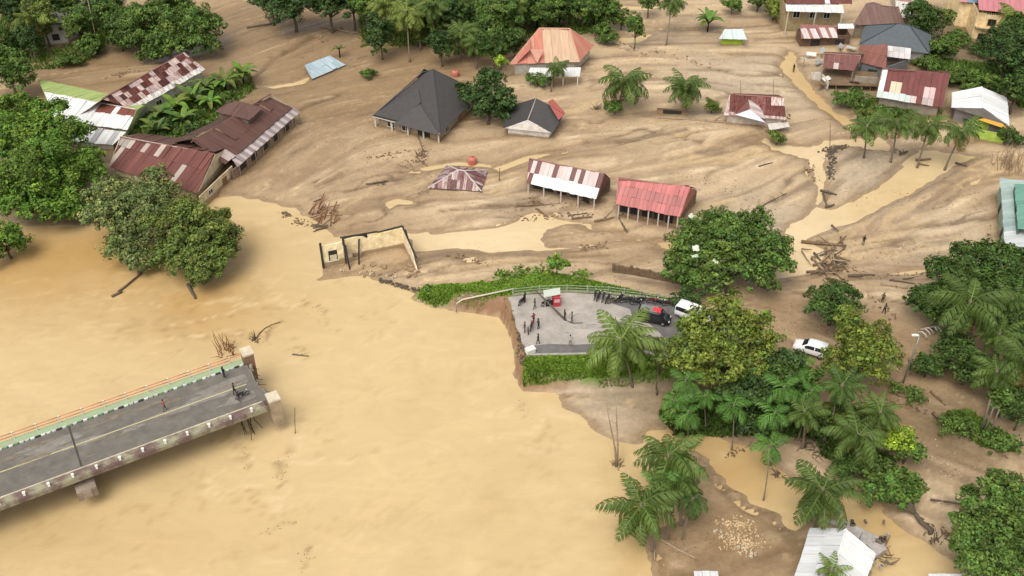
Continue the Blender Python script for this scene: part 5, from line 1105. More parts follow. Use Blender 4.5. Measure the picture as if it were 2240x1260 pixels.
for px, py, z, rz, c_, l, g in ((1308, 653, RZ, 1.2, DK, 'black motorbike at the left of the row by the railing', G_), (1318, 655, RZ, 1.3, (.03, .03, .05), 'dark motorbike second in the row by the railing', G_), (1328, 658, RZ, 1.1, DK, 'black motorbike third in the row by the railing', G_), (1341, 662, RZ, .3, (.17, .14, .04), 'khaki motorbike parked sideways at the row end', G_),
                               (1380, 660, RZ, .2, (.04, .045, .05), 'grey-black motorbike nearest the black van on its left side', G_), (1392, 666, RZ, .0, DK, 'black motorbike between the van and the railing', G_), (1428, 662, RZ, .1, (.30, .02, .02), 'red and black motorbike behind the black van', G_), (1443, 666, RZ, -.1, DK, 'dark motorbike farthest along the railing behind the van', G_),
                               (1300, 650, RZ, 1.4, (.05, .05, .05), 'dark grey motorbike at the very start of the railing row', G_), (1354, 657, RZ, .9, DK, 'black motorbike behind the khaki one', G_), (1368, 660, RZ, .4, (.03, .04, .03), 'dark green motorbike midway along the railing', G_), (1404, 660, RZ, .2, DK, 'black motorbike tight against the railing above the van', G_), (1462, 668, RZ, .1, (.06, .02, .02), 'dark red motorbike between the van and the white van', G_), (1141, 663, RZ, 1.0, DK, 'dark motorbike at the upper left corner of the broken road', None), (1161, 718, RZ, 1.4, (.25, .03, .03), 'red motorbike near the broken road edge among the onlookers', None), (1196, 668, RZ, .4, DK, 'dark motorbike beside the red stall', None), (531, 868, DECK + .04, .7, (.08, .08, .08), 'grey motorbike parked near the broken bridge end', None)):
    motorbike(l, px, py, z, rz, c_, g)
# red stall with white roof
p = at(1208, 664, RZ); root = empty('stall', p, 'small red stall with a tilted white roof by the railing', 'stall', rz=.1); root.scale = (.8, .8, .8)
for x_ in (-1.3, 1.2):
    for y_ in (-.8, .8): m = MB(); m.box(x_ - .05, x_ + .05, y_ - .05, y_ + .05, 0, 1.98); m.build('post', M['paint'], root, color=(.5, .48, .45))
m = MB(); m.prism([(-1.5, -.75, 1.98), (1.2, -.6, 2.25), (1.3, .9, 2.45), (-1.4, .8, 2.18)], (0, 0, .06)); m.build('roof', M['paint'], root, color=(.50, .53, .46))
m = MB(); m.box(.05, 1.25, -.9, .75, 0.002, 1.9); m.build('booth', M['paint'], root, color=(.50, .05, .07))
m = MB(); m.box(.2, 1.1, -.94, -.903, .9, 1.5); m.build('hatch', M['paint'], root, color=(.65, .4, .4))
m = MB(); m.box(-1.2, -.05, -.75, .1, .75, .82); m.box(-1.15, -.1, -.7, .05, 0, .75); m.build('counter', M['dark'], root)

# ------------------------------------------------------------------ people
def body_mesh(seed, stride=0.0, arm=0.15, bend=0.0):
    """one continuous skin over a posed skeleton, 1.66 m tall, facing +x"""
    me = bpy.data.meshes.new('body_source'); vs_, es, rd = [], [], []
    def vtx(p, r): vs_.append(p); rd.append(r); return len(vs_) - 1
    def edge_(a, b_): es.append((a, b_))
    bx = lambda z_: bend * max(0, z_ - .92)
    pel = vtx((0, 0, .90), .135); wa = vtx((bx(1.08), 0, 1.08), .118); ch = vtx((bx(1.28), 0, 1.28), .138); nk = vtx((bx(1.42) + .01, 0, 1.41), .06); hd = vtx((bx(1.5) + .025, 0, 1.50), .082); tp = vtx((bx(1.6) + .015, 0, 1.58), .075)
    for a, b_ in ((pel, wa), (wa, ch), (ch, nk), (nk, hd), (hd, tp)): edge_(a, b_)
    hands = []
    for s_ in (1, -1):
        sx = stride * s_
        hp = vtx((0, s_ * .085, .84), .092); kn = vtx((sx * .5 + .03, s_ * .095, .47), .060); an = vtx((sx - .02, s_ * .1, .08), .040); ft = vtx((sx + .13, s_ * .115, .035), .034)
        for a, b_ in ((pel, hp), (hp, kn), (kn, an), (an, ft)): edge_(a, b_)
        sh = vtx((bx(1.34), s_ * .17, 1.345), .058); el = vtx((bx(1.2) - sx * .5 * .5 + arm * .25, s_ * (.225 + arm * .2), 1.10), .042); wr = vtx((bx(1.1) - sx * .5 + arm, s_ * (.225 + arm * .1), .87 + arm * .5), .029); hn = vtx((bx(1.05) - sx * .5 + arm * 1.25 + .01, s_ * .225, .79 + arm * .55), .030)
        for a, b_ in ((ch, sh), (sh, el), (el, wr), (wr, hn)): edge_(a, b_)
        hands.append(V(vs_[hn]))
    me.from_pydata(vs_, es, []); ob = bpy.data.objects.new('body_source', me); C.objects.link(ob)
    md = ob.modifiers.new('Skin', 'SKIN'); md.use_smooth_shade = True
    for i, r in enumerate(rd): me.skin_vertices[0].data[i].radius = (r, r * (1.25 if i in (1, 2) else 1))
    me.skin_vertices[0].data[0].use_root = True
    sb = ob.modifiers.new('Sub', 'SUBSURF'); sb.levels = 1; sb.render_levels = 1
    dg = bpy.context.evaluated_depsgraph_get(); out = bpy.data.meshes.new_from_object(ob.evaluated_get(dg)); bpy.data.objects.remove(ob)
    bm = bmesh.new(); bm.from_mesh(out)
    for hnd in hands:                                            # five fingers, unequal and a little bent, rooted in the palm
        for k, (dx, L_) in enumerate(((-.024, .055), (-.008, .075), (.008, .08), (.022, .07), (.036, .05))):
            t = MB(); s_ = 1 if hnd.y > 0 else -1; t.tube([hnd + V((dx * .7, 0, 0)), hnd + V((dx, s_ * .004, -.045)), hnd + V((dx + .01, -s_ * .008, -.045 - L_ * .5))], [.010, .009, .006], 5)
            ii = [bm.verts.new(q) for q in t.v]
            for f in t.f: bm.faces.new([ii[q] for q in f])
    nose = MB(); h = V(vs_[hd]); nose.tube([h + V((.07, 0, .03)), h + V((.098, 0, -.01))], [.008, .016], 5); ii = [bm.verts.new(q) for q in nose.v]
    for f in nose.f: bm.faces.new([ii[q] for q in f])
    bm.to_mesh(out); bm.free()
    out.polygons.foreach_set('use_smooth', [True] * len(out.polygons))
    for k in range(4): out.materials.append(M['skin'])
    for p in out.polygons:                                       # slots: 0 skin 1 shirt 2 trousers 3 shoes
        z_, yy = p.center.z, abs(p.center.y)
        p.material_index = 3 if z_ < .075 else 2 if z_ < .93 and yy < .19 + (.06 if z_ < .7 else 0) else 0 if z_ > 1.415 or (yy > .195 and z_ < 1.13) else 1
    return out
POSE = [body_mesh(1), body_mesh(2, .16, .1), body_mesh(3, -.05, .32), body_mesh(4, .05, .28, .12)]
CL = {}
def cloth(c):
    if c not in CL: CL[c] = mat('cloth_%d' % len(CL), c, .9, .15, 9)
    return CL[c]
def hair_mesh():
    m = MB(); m.lathe([(.02, .125), (.06, .112), (.088, .07), (.092, .03), (.086, 0.0), (.07, -.03)], 10, Matrix.Translation((.008, 0, 1.535))); me = m.mesh('hair', M['hair'], True); return me
HAIR = hair_mesh()
def person(label, px, py, z, rz, pose, shirt, trousers, sc=1.0, hat=None, group=None):
    p = at(px, py, z); root = empty('person', p, label, 'person', group, rz); root.scale = (sc * 1.06,) * 3
    me = POSE[pose].copy()
    for k, mt in enumerate((M['skin'], cloth(shirt), cloth(trousers), M['rubber'])): me.materials[k] = mt
    bd = link('body', me, root); bx = .12 * .6 if pose == 3 else 0
    h = link('hair', HAIR, root); h.location = (bx, 0, 0)
    for s_ in (1, -1):
        m = MB(); m.box(-.01, .008, -.012, .012, -.008, .008, Matrix.Translation((bx + .098, s_ * .03, 1.515))); m.build('eye', M['dark'], root)
        m = MB(); m.box(-.015, .015, -.01, .01, -.03, .03, Matrix.Translation((bx + .02, s_ * .087, 1.50))); m.build('ear', M['skin'], root)
    m = MB(); m.box(-.006, .006, -.022, .022, -.006, .006, Matrix.Translation((bx + .094, 0, 1.455))); m.build('mouth', M['paint'], root, color=(.2, .06, .05))
    return root
BK, GY_, NV = (.015, .015, .018), (.10, .10, .10), (.02, .025, .05)
for a in (('person in black standing by the motorbike at the upper left corner of the road', 1148, 662, RZ, 2.6, 0, BK, BK), ('person in dark brown clothes under the toppled pole', 1170, 676, RZ, 3.2, 1, (.07, .04, .025), BK),
          ('person in a dark red shirt standing beside the red motorbike', 1167, 708, RZ, 2.2, 2, (.22, .03, .03), NV), ('person in black at the very edge of the broken road', 1148, 727, RZ, 3.0, 0, BK, GY_), ('person in dark trousers right of the red motorbike', 1178, 720, RZ, 2.6, 3, (.05, .05, .055), BK),
          ('person in black standing alone near the lower edge of the road', 1177, 753, RZ, 2.8, 1, BK, BK), ('person in dark clothes in the middle of the road, left of a pair', 1235, 700, RZ, .4, 0, (.06, .05, .035), BK), ('person in a grey-green shirt in the middle of the road, right of a pair', 1251, 705, RZ, 3.3, 2, (.13, .18, .15), GY_),
          ('person in a pale shirt at the lower road edge, left of the pale palm', 1247, 757, RZ, 1.6, 3, (.42, .40, .36), (.25, .22, .2)), ('person crouching low near the broken road edge', 1156, 733, RZ, 2.9, 3, (.10, .09, .08), BK, .72),
          ('person in black looking over the green bridge pavement', 491, 826, DECK + .04, 1.0, 0, BK, NV), ('person in black in front of the motorbike on the bridge', 514, 862, DECK + .04, .3, 1, BK, BK), ('person in black bending beside the bridge motorbike', 524, 879, DECK + .04, 1.2, 3, BK, GY_, .9), ('person in a red shirt walking along the centre of the bridge', 362, 898, DECK + .04, 3.6, 1, (.42, .07, .08), GY_),
          ('person in dark clothes on open mud below the driftwood pile, lower of two', 1933, 686, .8, 2, 1, GY_, BK), ('person on open mud below the driftwood pile, upper of two', 1929, 663, .8, 1, 0, (.12, .08, .06), BK), ('person in black beside the muddy channel near the stilt platform', 1735, 158, .5, .5, 0, BK, BK), ('lone person standing on grey mud right of the driftwood pile', 1887, 537, .6, 1, 0, BK, GY_)):
    z_ = a[3] if a[3] > 1 else gp(a[1], a[2]).z + .02
    person(a[0], a[1], a[2], z_, a[4], a[5], a[6], a[7], a[8] if len(a) > 8 else 1.0)
# ------------------------------------------------------------------ trees, left to right
lobed_tree('huge bright green spreading tree covering the left edge above the river', (110, 470), [(40, 300, 75, 7.5), (120, 290, 70, 8), (75, 380, 85, 6.5), (160, 370, 62, 5.5), (30, 240, 55, 8), (110, 440, 66, 3.6), (35, 430, 68, 4.2), (150, 440, 45, 3), (195, 350, 36, 4.5), (100, 245, 40, 8.5)], 'bright', leaf=.5, dens=.9, seed=11)
tree('low green tree at the left edge hanging over the brown water', 8, 525, 48, 62, 3.2, 'bright', n=6)
tree('dark leafy tree at the left edge, upper one above the huge bright tree', 20, 160, 48, 75, 5, 'mid', n=7)
lobed_tree('dusty grey-green tree leaning over the water, before the brown hall', (305, 600), [(290, 430, 72, 6.0), (240, 470, 58, 5.0), (330, 455, 64, 5.5), (280, 520, 60, 3.6), (300, 560, 44, 2.4), (225, 425, 50, 6), (340, 410, 46, 6)], 'grey', leaf=.45, seed=12, dens=.75, trunk=.28, yellow=.1)
lobed_tree('rounded olive-green tree standing in the river, right of the dusty one', (418, 625), [(390, 495, 68, 6.0), (450, 500, 64, 5.6), (475, 550, 56, 4.2), (430, 560, 62, 3.8), (375, 550, 54, 3.6), (435, 600, 44, 2.4)], 'olive', leaf=.42, seed=13, trunk=.28, yellow=.08)
tree('vine-covered narrow tree near the thin pole at top left', 172, 55, 32, 72, 5, 'mid', n=7)
tree('dense dark tree at the very top left corner', 28, 30, 40, 60, 6, 'deep', n=6)
tree('drooping pale green tree before the grey wall', 92, 50, 34, 62, 5, 'olive', n=6, dens=.6)
tree('dark slim tree left of the grey wall', 60, 88, 26, 40, 4, 'deep', n=5)
bush('rounded green shrub under the grey wall', 148, 130, 30, 24, 'mid', 1.4)
lobed_tree('big round dark green tree above the patchwork roof', (370, 115), [(310, 40, 58, 6.5), (370, 20, 60, 8), (430, 45, 55, 6.5), (380, 80, 60, 4.5), (300, 80, 48, 4), (440, 90, 44, 3.6), (345, 105, 40, 2.6)], 'mid', leaf=.5, seed=14)
tree('dark tree behind the big round one at the top edge', 225, 10, 46, 48, 5, 'deep', n=7)
tree('tall shadowy tree at the top edge over the calm brown water', 640, 8, 58, 40, 6, 'deep', n=7)
tree('dark tree with a bare stem at the top edge, left of the column tree', 720, 4, 52, 38, 6.5, 'deep', n=7)
tree('tall narrow column of dark leaves, tallest beside the palm trunk', 832, 78, 30, 66, 5.0, 'deep', n=8)
tree('slender dark tree standing before the dense top thicket', 965, 100, 30, 54, 4.2, 'deep', n=7)
tree('broad dark green tree over the salmon roof, at the top edge', 1090, 45, 55, 62, 6, 'mid', n=9)
tree('dark thicket tree between the palms at the top edge', 985, 25, 48, 50, 6, 'deep', n=8)
tree('deep green tree left of the salmon roof', 1080, 110, 32, 38, 4, 'dark', n=6)
tree('leafy tree above the ridge of the salmon roof', 1195, 18, 50, 38, 5, 'mid', n=7)
tree('dense green tree at the top edge right of the salmon roof', 1275, 12, 48, 38, 5, 'mid', n=7)
tree('yellow-green sprig tree beside the salmon roof', 1096, 136, 15, 16, 3.4, 'lime', n=4)
tree('mid green tree behind palms at the top edge, over the column tree', 800, 10, 44, 34, 6, 'mid', n=6)
lobed_tree('dark blue-green tree between the steep dark roof and the small porch house', (1068, 272), [(1070, 175, 40, 6), (1035, 210, 32, 4.6), (1100, 215, 36, 4.4), (1060, 235, 38, 3), (1105, 250, 26, 2), (1010, 195, 20, 4)], 'deep', leaf=.5, seed=15, dens=.8)
tree('column tree wrapped in creepers on the pale mud', 1391, 62, 20, 52, 4.4, 'mid', n=7)
bush('weedy bush left of the creeper-wrapped column tree', 1325, 75, 30, 32, 'mid', 1.6)
bush('small tree at the top edge above the lime-walled house', 1602, 12, 24, 22, 'mid', 1.6)
tree('yellowing round tree beside the white awning', 1694, 20, 24, 24, 2.4, 'yellow', n=5)
bush('green bush at the foot of the leaning front palm', 1345, 236, 20, 20, 'mid', 1.2)
bush('round grey-green bush before the white porch roof', 1176, 174, 26, 16, 'mid', 1.3)
bush('small round bush alone on the brown mud', 805, 160, 18, 15, 'mid', .9)
bush('olive bush left of the maroon cottage', 1558, 232, 18, 26, 'olive', 1.3)
bush('low bush below the maroon cottage porch', 1700, 300, 20, 16, 'olive', 1.0)
lobed_tree('big round green tree by the parking road, with white blossoms of cloth caught in it', (1590, 645), [(1590, 500, 80, 7), (1520, 530, 62, 5.5), (1660, 530, 66, 5.6), (1700, 570, 42, 4), (1560, 580, 70, 4), (1640, 590, 60, 3.5), (1480, 575, 42, 4), (1500, 600, 40, 3)], 'mid', leaf=.48, seed=16, trunk=.35, dens=.85)
tree('rounded dark green tree on open mud above the white car', 1824, 668, 62, 46, 3.4, 'dark', n=9)
lobed_tree('yellow-green tree overhanging the road end and white truck', (1580, 880), [(1530, 720, 58, 8), (1600, 700, 60, 9), (1660, 730, 54, 8), (1500, 770, 48, 7), (1570, 780, 60, 7), (1640, 790, 50, 6), (1540, 820, 36, 5)], 'yellow', leaf=.45, seed=17, trunk=.3, dens=.8)
lobed_tree('olive-yellow tree right of the white car', (1850, 860), [(1860, 720, 46, 6.5), (1920, 745, 46, 6), (1830, 790, 46, 5), (1890, 800, 52, 4.6), (1940, 780, 32, 5), (1870, 760, 48, 6)], 'yellow', leaf=.42, seed=18, trunk=.22, dens=.62)
lobed_tree('dark shadowy tree under the yellow-green canopy', (1640, 930), [(1660, 850, 54, 5), (1700, 800, 48, 6), (1610, 860, 46, 4), (1690, 900, 44, 3), (1720, 860, 40, 4)], 'deep', leaf=.48, seed=19, trunk=.28)
tree('bushy dark tree beside the areca palms, above the brown pond', 1640, 915, 46, 34, 2.2, 'deep', n=7)
tree('green tree at the left of the areca grove', 1480, 900, 38, 46, 3, 'mid', n=7)
tree('dusty brown dead-leaved tree left of the yellow-green tree', 1447, 775, 30, 40, 4.5, 'olive', n=5, dens=.5)
lobed_tree('large dark green long-leaved tree behind the leaning coconut palm at right', (2150, 690), [(2130, 575, 66, 6), (2075, 605, 56, 5), (2195, 585, 66, 6), (2225, 630, 62, 5), (2145, 625, 66, 4.5), (2022, 655, 42, 3.2), (2065, 655, 50, 3.2), (2200, 670, 48, 3.6)], 'dark', leaf=.6, seed=20, trunk=.3, aspect=.4)
tree('small ragged tree under the leaning coconut palm', 2122, 795, 48, 46, 3.4, 'dark', n=6, dens=.6, leaf=.55, aspect=.35)
tree('bright lime-leaved sapling by the fallen tree', 1952, 960, 42, 44, 2.6, 'lime', n=6, dens=.45, leaf=.4)
lobed_tree('fallen leafy tree lying over the pond with its trunk and roots to the right', (2035, 1165), [(1895, 1020, 42, 2.4), (1935, 1045, 46, 2.2), (1965, 1080, 38, 1.8), (1910, 1075, 36, 1.6)], 'mid', name='fallen_tree', leaf=.5, seed=21, trunk=.3, flat=.7)
lobed_tree('big dense tree at the bottom right corner', (2180, 1220), [(2150, 1110, 62, 6), (2200, 1080, 66, 7), (2130, 1160, 56, 5), (2210, 1170, 80, 5), (2150, 1220, 66, 3.6), (2230, 1240, 70, 4), (2120, 1200, 44, 3)], 'mid', leaf=.42, seed=22, trunk=.35)
tree('large dark garden tree on the right edge beside the white gabled roof', 2205, 130, 62, 60, 5.5, 'deep', n=9)
tree('mid green tree at the right edge below the yellow house', 2225, 200, 40, 46, 4.5, 'dark', n=6)
tree('dark green garden tree between the blue-grey roof and the yellow house', 2015, 45, 40, 50, 4.5, 'dark', n=8)
tree('maroon-tinged slim tree behind the dark garden tree', 2068, 45, 18, 46, 4, 'olive', n=5)
bush('round bush at the wall of the yellow house', 2095, 82, 28, 22, 'mid', 1.6)
bush('leafy bush before the yellow house balcony', 2150, 108, 28, 16, 'dark', 1.3)
bush('green hedge bush behind the big maroon roof, left one', 2030, 135, 34, 18, 'mid', 1.4, name='hedge_bush')
bush('green hedge bush behind the white gabled roof, right one', 2100, 165, 42, 24, 'mid', 1.6, name='hedge_bush')
bush('pale flowering bush on the mud bank behind the maroon lean-to', 2035, 112, 26, 12, 'paleg', 1.0)
bush('weeds below the stilt platform beside the channel', 1860, 218, 40, 26, 'mid', 1.2)
bush('grassy mound below the big maroon roof', 1950, 240, 48, 14, 'mid', .7)
bush('bush between the palm row and the lime green wall', 2130, 268, 22, 14, 'dark', 1.1)
bush('dark bush at the right edge below the lime green wall', 2215, 300, 30, 28, 'dark', 1.5)
bush('small bright tree rising from the upper grass verge', 1218, 580, 24, 22, 'fresh', 1.4, zb=2.5)
for k, (px, py, rx, ry, t, l) in enumerate(((1186, 594, 28, 6, 'fresh', 'lumpy green shrub below the small verge tree'), (1272, 601, 24, 6, 'fresh', 'green shrub at the right end of the verge'), (1100, 602, 26, 6, 'bright', 'weedy shrub on the verge above the broken railing'), (936, 634, 18, 10, 'bright', 'shrub on the eroded tip of the verge'), (1142, 594, 24, 6, 'bright', 'leafy shrub along the top of the verge'))):
    bush(l, px, py, rx, ry, t, .2, zb=2.4 if px > 1000 else 1.2, group='shrubs along the upper grass verge', leaf=.3)
bush('leafy scrub by the lower stakes', 2090, 925, 42, 26, 'mid', .8, leaf=.3, dens=.6)
bush('trailing scrub right of the stakes', 2190, 965, 40, 22, 'mid', .8, leaf=.3, dens=.6)
bush('small scrub patch near the leaning lamp post foot', 2000, 862, 26, 16, 'mid', .7, leaf=.3, dens=.6)
bush('dry weeds at the foot of the leaning lamp post', 1958, 845, 16, 16, 'olive', .8, leaf=.3, dens=.6)
bush('dusty bush at the right edge under the palm', 2225, 840, 22, 30, 'dark', 1.2, leaf=.4)
bush('dark bush against the dark wall by the parked motorbikes', 1500, 652, 36, 14, 'deep', 1.0, zb=2.4)
for l, px, py, rx, ry, hc, t, kw in (('tall leafy tree between the two palms at the top edge', 870, 0, 36, 30, 6.5, 'mid', {}), ('olive-leaved tree behind the bare-trunk palm', 915, 55, 30, 42, 4, 'olive', dict(dens=.7)), ('dark tree under the tall palm at the top edge', 940, 5, 40, 34, 6, 'dark', {}), ('slim green tree between thicket and salmon roof', 1125, 95, 22, 40, 3.6, 'dark', {}),
        ('round green tree at the very top above the broad tree', 1060, -5, 46, 28, 7, 'mid', {}), ('leafy tree at the top edge above the bananas', 1150, -4, 40, 28, 7, 'dark', {}), ('green tree at the top edge by the weedy bush', 1330, 28, 28, 36, 3.6, 'mid', {}), ('dark tree at the top left between pole and round tree', 262, 60, 30, 44, 4, 'dark', {}), ('leafy tree at the top edge above the calm water', 590, -6, 44, 26, 6, 'dark', {}), ('dense tree at the top edge above the column tree', 770, -2, 40, 30, 6.5, 'deep', {}), ('shaggy olive tree at the left of the thicket', 955, 62, 22, 36, 3.6, 'olive', {}), ('dark tree behind the salmon roof ridge', 1240, -2, 44, 28, 6.5, 'dark', {})):
    tree(l, px, py, rx, ry, hc, t, **kw)
for l, px, py, rx, ry, hc, t, kw in (('tall leafy tree at the top edge between pole and vine tree', 120, -4, 50, 40, 7, 'mid', {}), ('small dark tree at the left edge below the corner tree', 18, 92, 30, 30, 3.5, 'dark', {}), ('bushy tree at the foot of the vine-covered tree', 196, 96, 26, 30, 2.6, 'mid', {}), ('green tree at the top edge beside the pole', 238, 34, 30, 36, 5, 'mid', {}), ('rounded tree at the left of the big round dark tree', 262, 88, 28, 26, 2.4, 'dark', {}),
        ('dark tree standing right of the large leaning palm', 2225, 720, 44, 46, 4, 'dark', {}), ('scrubby tree at the right edge above the bottom corner tree', 2236, 900, 36, 40, 3, 'dark', dict(dens=.7)), ('shrubby tree behind the leaning lamp post', 2050, 690, 34, 30, 2.4, 'mid', dict(dens=.7)), ('ragged green tree between the coconut palm in shadow and the grove', 1790, 930, 30, 34, 2.6, 'dark', dict(dens=.7)), ('olive bushy tree under the olive-yellow tree', 1830, 900, 34, 30, 2.4, 'olive', dict(dens=.7)),
        ('dense garden tree right of the blue-grey roof', 2062, 105, 30, 26, 2.4, 'mid', {}), ('garden tree behind the white gabled roof', 2150, 178, 34, 26, 2.6, 'mid', {}), ('tall garden tree at the top right edge', 2215, 70, 34, 40, 5, 'dark', {}), ('leafy tree left of the top house with the awning', 1660, -4, 26, 26, 3, 'mid', {}), ('low tree by the channel above the palm row', 1905, 258, 30, 18, 1.4, 'olive', {}), ('slim tree at the top edge by the lone straight palm', 1420, 0, 22, 30, 4, 'mid', dict(dens=.7)), ('shrubby tree behind the creeper-wrapped column', 1360, 40, 22, 32, 2.6, 'olive', dict(dens=.7)),
        ):
    tree(l, px, py, rx, ry, hc, t, **kw)
for px, py, r, h, bx, by, t, l in ((70, 40, 40, 6.5, 78, 130, 'olive', 'coconut palm among the top left trees before the grey wall'), (1000, 8, 38, 7.5, 1000, 110, 'palm', 'coconut palm at the top edge inside the thicket'), (1110, 8, 38, 7.5, 1108, 90, 'olive', 'coconut palm at the top edge left of the salmon roof'), (915, 4, 36, 8, 920, 110, 'palm', 'coconut palm at the top edge right of the bare-trunk palm'), (2190, 20, 30, 6, 2192, 80, 'olive', 'coconut palm behind the yellow house roof'), (2185, 735, 46, 5, 2180, 800, 'palm', 'short coconut palm right of the leaning one')): palm(l, px, py, r, h, t, base=(bx, by))
for l, px, py, rx, ry, hc, t, kw in (('bushy green tree right below the stranded minivan', 1760, 835, 40, 40, 4, 'mid', {}), ('dark leafy tree between the minivan and the grove', 1700, 835, 46, 44, 5, 'dark', {}), ('shrubby tree beside the trunk of the leaning palm', 2085, 760, 40, 36, 2.6, 'dark', dict(dens=.8)), ('green shrub tree by the lime sapling', 1985, 985, 36, 30, 1.8, 'mid', dict(dens=.8)),
        ('leafy shrub tree behind the coconut palm in shadow', 1905, 915, 36, 34, 2.4, 'mid', dict(dens=.8)), ('dark shrub tree at the pond edge before the big coconut palm', 1850, 1020, 36, 32, 2.2, 'dark', dict(dens=.8)), ('green tree at the right edge above the scrub stakes', 2200, 870, 44, 40, 3, 'mid', dict(dens=.8)), ('low green tree beside the leaning lamp post base', 2030, 800, 34, 30, 2, 'dark', dict(dens=.7)), ('round shrub tree right of the fallen leafy tree', 1985, 1060, 36, 32, 2, 'mid', dict(dens=.8))):
    tree(l, px, py, rx, ry, hc, t, **kw)
for px, py, r, h, bx, by, t, l in ((2180, 815, 52, 5.5, 2165, 905, 'palm', 'coconut palm above the bare stakes at right'), (1925, 905, 46, 5.5, 1915, 980, 'palm', 'coconut palm behind the lime sapling'), (1478, 1055, 58, 5, 1490, 1150, 'palm', 'coconut palm low in the river spit clump'), (1760, 905, 44, 5.5, 1755, 980, 'palm', 'coconut palm at the right side of the grove')): palm(l, px, py, r, h, t, base=(bx, by))
# bananas
for k, (px, py, r, l) in enumerate(((530, 165, 36, 'banana plant at the top end of the clump, by the bare mud'), (490, 180, 34, 'banana plant second from the top of the clump'), (450, 190, 32, 'banana plant behind the white eave strip'), (420, 215, 34, 'banana plant in the middle of the clump'), (385, 235, 36, 'banana plant near the lime green wall'), (350, 250, 34, 'banana plant left of the hall ridge'), (400, 265, 34, 'banana plant against the brown roof'), (340, 285, 32, 'banana plant lowest in the clump'), (460, 225, 30, 'banana plant under the raised roof block'))):
    banana(l, px, py, r, ('bright', 'mid', 'mid', 'paleg')[k % 4], n=10, group='bananas between the patchwork house and the hall', seed=k)
bush('green undergrowth between the hall and the patchwork house', 390, 265, 70, 36, 'mid', 1.0, name='undergrowth_bush')
bush('undergrowth beside the white eave strip', 460, 205, 50, 26, 'mid', .8, name='undergrowth_bush')
banana('banana clump with dark upright leaves on pale mud, near the lime-walled house', 1550, 50, 32, 'mid', n=13, h=1.6)
for k, (px, py, r, l) in enumerate(((1175, 40, 36, 'banana plant left above the salmon roof'), (1225, 30, 36, 'banana plant in the middle above the salmon roof'), (1300, 40, 30, 'banana plant right of the salmon roof'), (1135, 50, 32, 'banana plant in the thicket left of the salmon roof'), (1040, 55, 32, 'banana plant among the slender trees'))): banana(l, px, py, r, 'paleg' if k % 2 else 'bright', n=10, group='bananas behind the salmon roof', seed=k, h=2.2)
banana('small banana plant by the sunk tin shed', 742, 108, 16, 'dark', n=6, h=1.6)
banana('banana plant beside the white gabled roof', 2212, 190, 26, 'bright', n=8, h=1.6)
# coconut palms
palm('coconut palm at the top edge with a long bare trunk on brown mud', 890, 30, 46, 7.5, base=(896, 136), tone='olive')
palm('coconut palm at the top edge left of the bare-trunk palm', 842, 12, 42, 7.5, tone='olive')
palm('tall coconut palm over the slender dark tree', 945, 20, 42, 8)
palm('coconut palm before the thicket with a thin leaning trunk', 1046, 96, 30, 5, base=(1042, 150))
palm('coconut palm behind the broad tree at the top edge', 1010, 70, 36, 6)
palm('coconut palm in front of the white porch', 1219, 148, 26, 4.5, base=(1205, 200), tone='palm')
palm('large coconut palm on the mud with a full drooping crown', 1366, 178, 58, 5.5, base=(1352, 240), n=26)
palm('coconut palm above the mud-buried wall', 1500, 190, 44, 5.2, base=(1500, 250))
palm('coconut palm at the top edge standing alone with a straight trunk', 1470, 6, 30, 6.5, base=(1457, 100))
for px, py, bx, by, l in ((1897, 278, 1890, 345, 'coconut palm first from the left in the row below the maroon roof'), (1962, 272, 1948, 355, 'coconut palm second from the left in the row below the maroon roof'), (2032, 278, 2006, 367, 'coconut palm third in the row, leaning right'), (2104, 290, 2066, 372, 'coconut palm at the right end of the row by the lime green wall')): palm(l, px, py, 42, 6.5, base=(bx, by), group='row of palms below the houses', n=24)
palm('coconut palm at the top right corner beside the yellow house', 2232, 40, 44, 6, tone='olive')
palm('large pale coconut palm bending over the lower edge of the parking road', 1358, 748, 82, 7.5, base=(1385, 850), n=28, tone='paleg', dead=.05)
palm('leaning coconut palm over the long-leaved tree at right', 2122, 662, 80, 8, base=(2098, 790), n=22, tone='palm')
palm('coconut palm at the right edge leaning out of frame', 2240, 790, 60, 7, base=(2215, 920), tone='palm')
palm('dark coconut palm with a long bare trunk in front of the olive-yellow tree', 1842, 845, 48, 6.5, base=(1802, 968), tone='dark')
palm('coconut palm in shadow left of the lime sapling', 1876, 955, 62, 5.5, base=(1868, 1025), tone='palm')
palm('big coconut palm seen from above behind the white roof', 1800, 1075, 82, 6.5, n=24)
palm('coconut palm on the river spit, top one of the clump', 1462, 1000, 80, 6.5, base=(1470, 1120), n=22)
palm('coconut palm on the river spit drooping over the water', 1402, 1108, 78, 5.5, base=(1428, 1205), n=22)
palm('coconut palm in front of the white roof at the bottom edge', 1818, 1250, 44, 5.2, n=16, zb=.6, tone='paleg')
palm('thin coconut palm right of the leaning palm trunk', 2215, 655, 44, 6, base=(2205, 745), tone='dark')
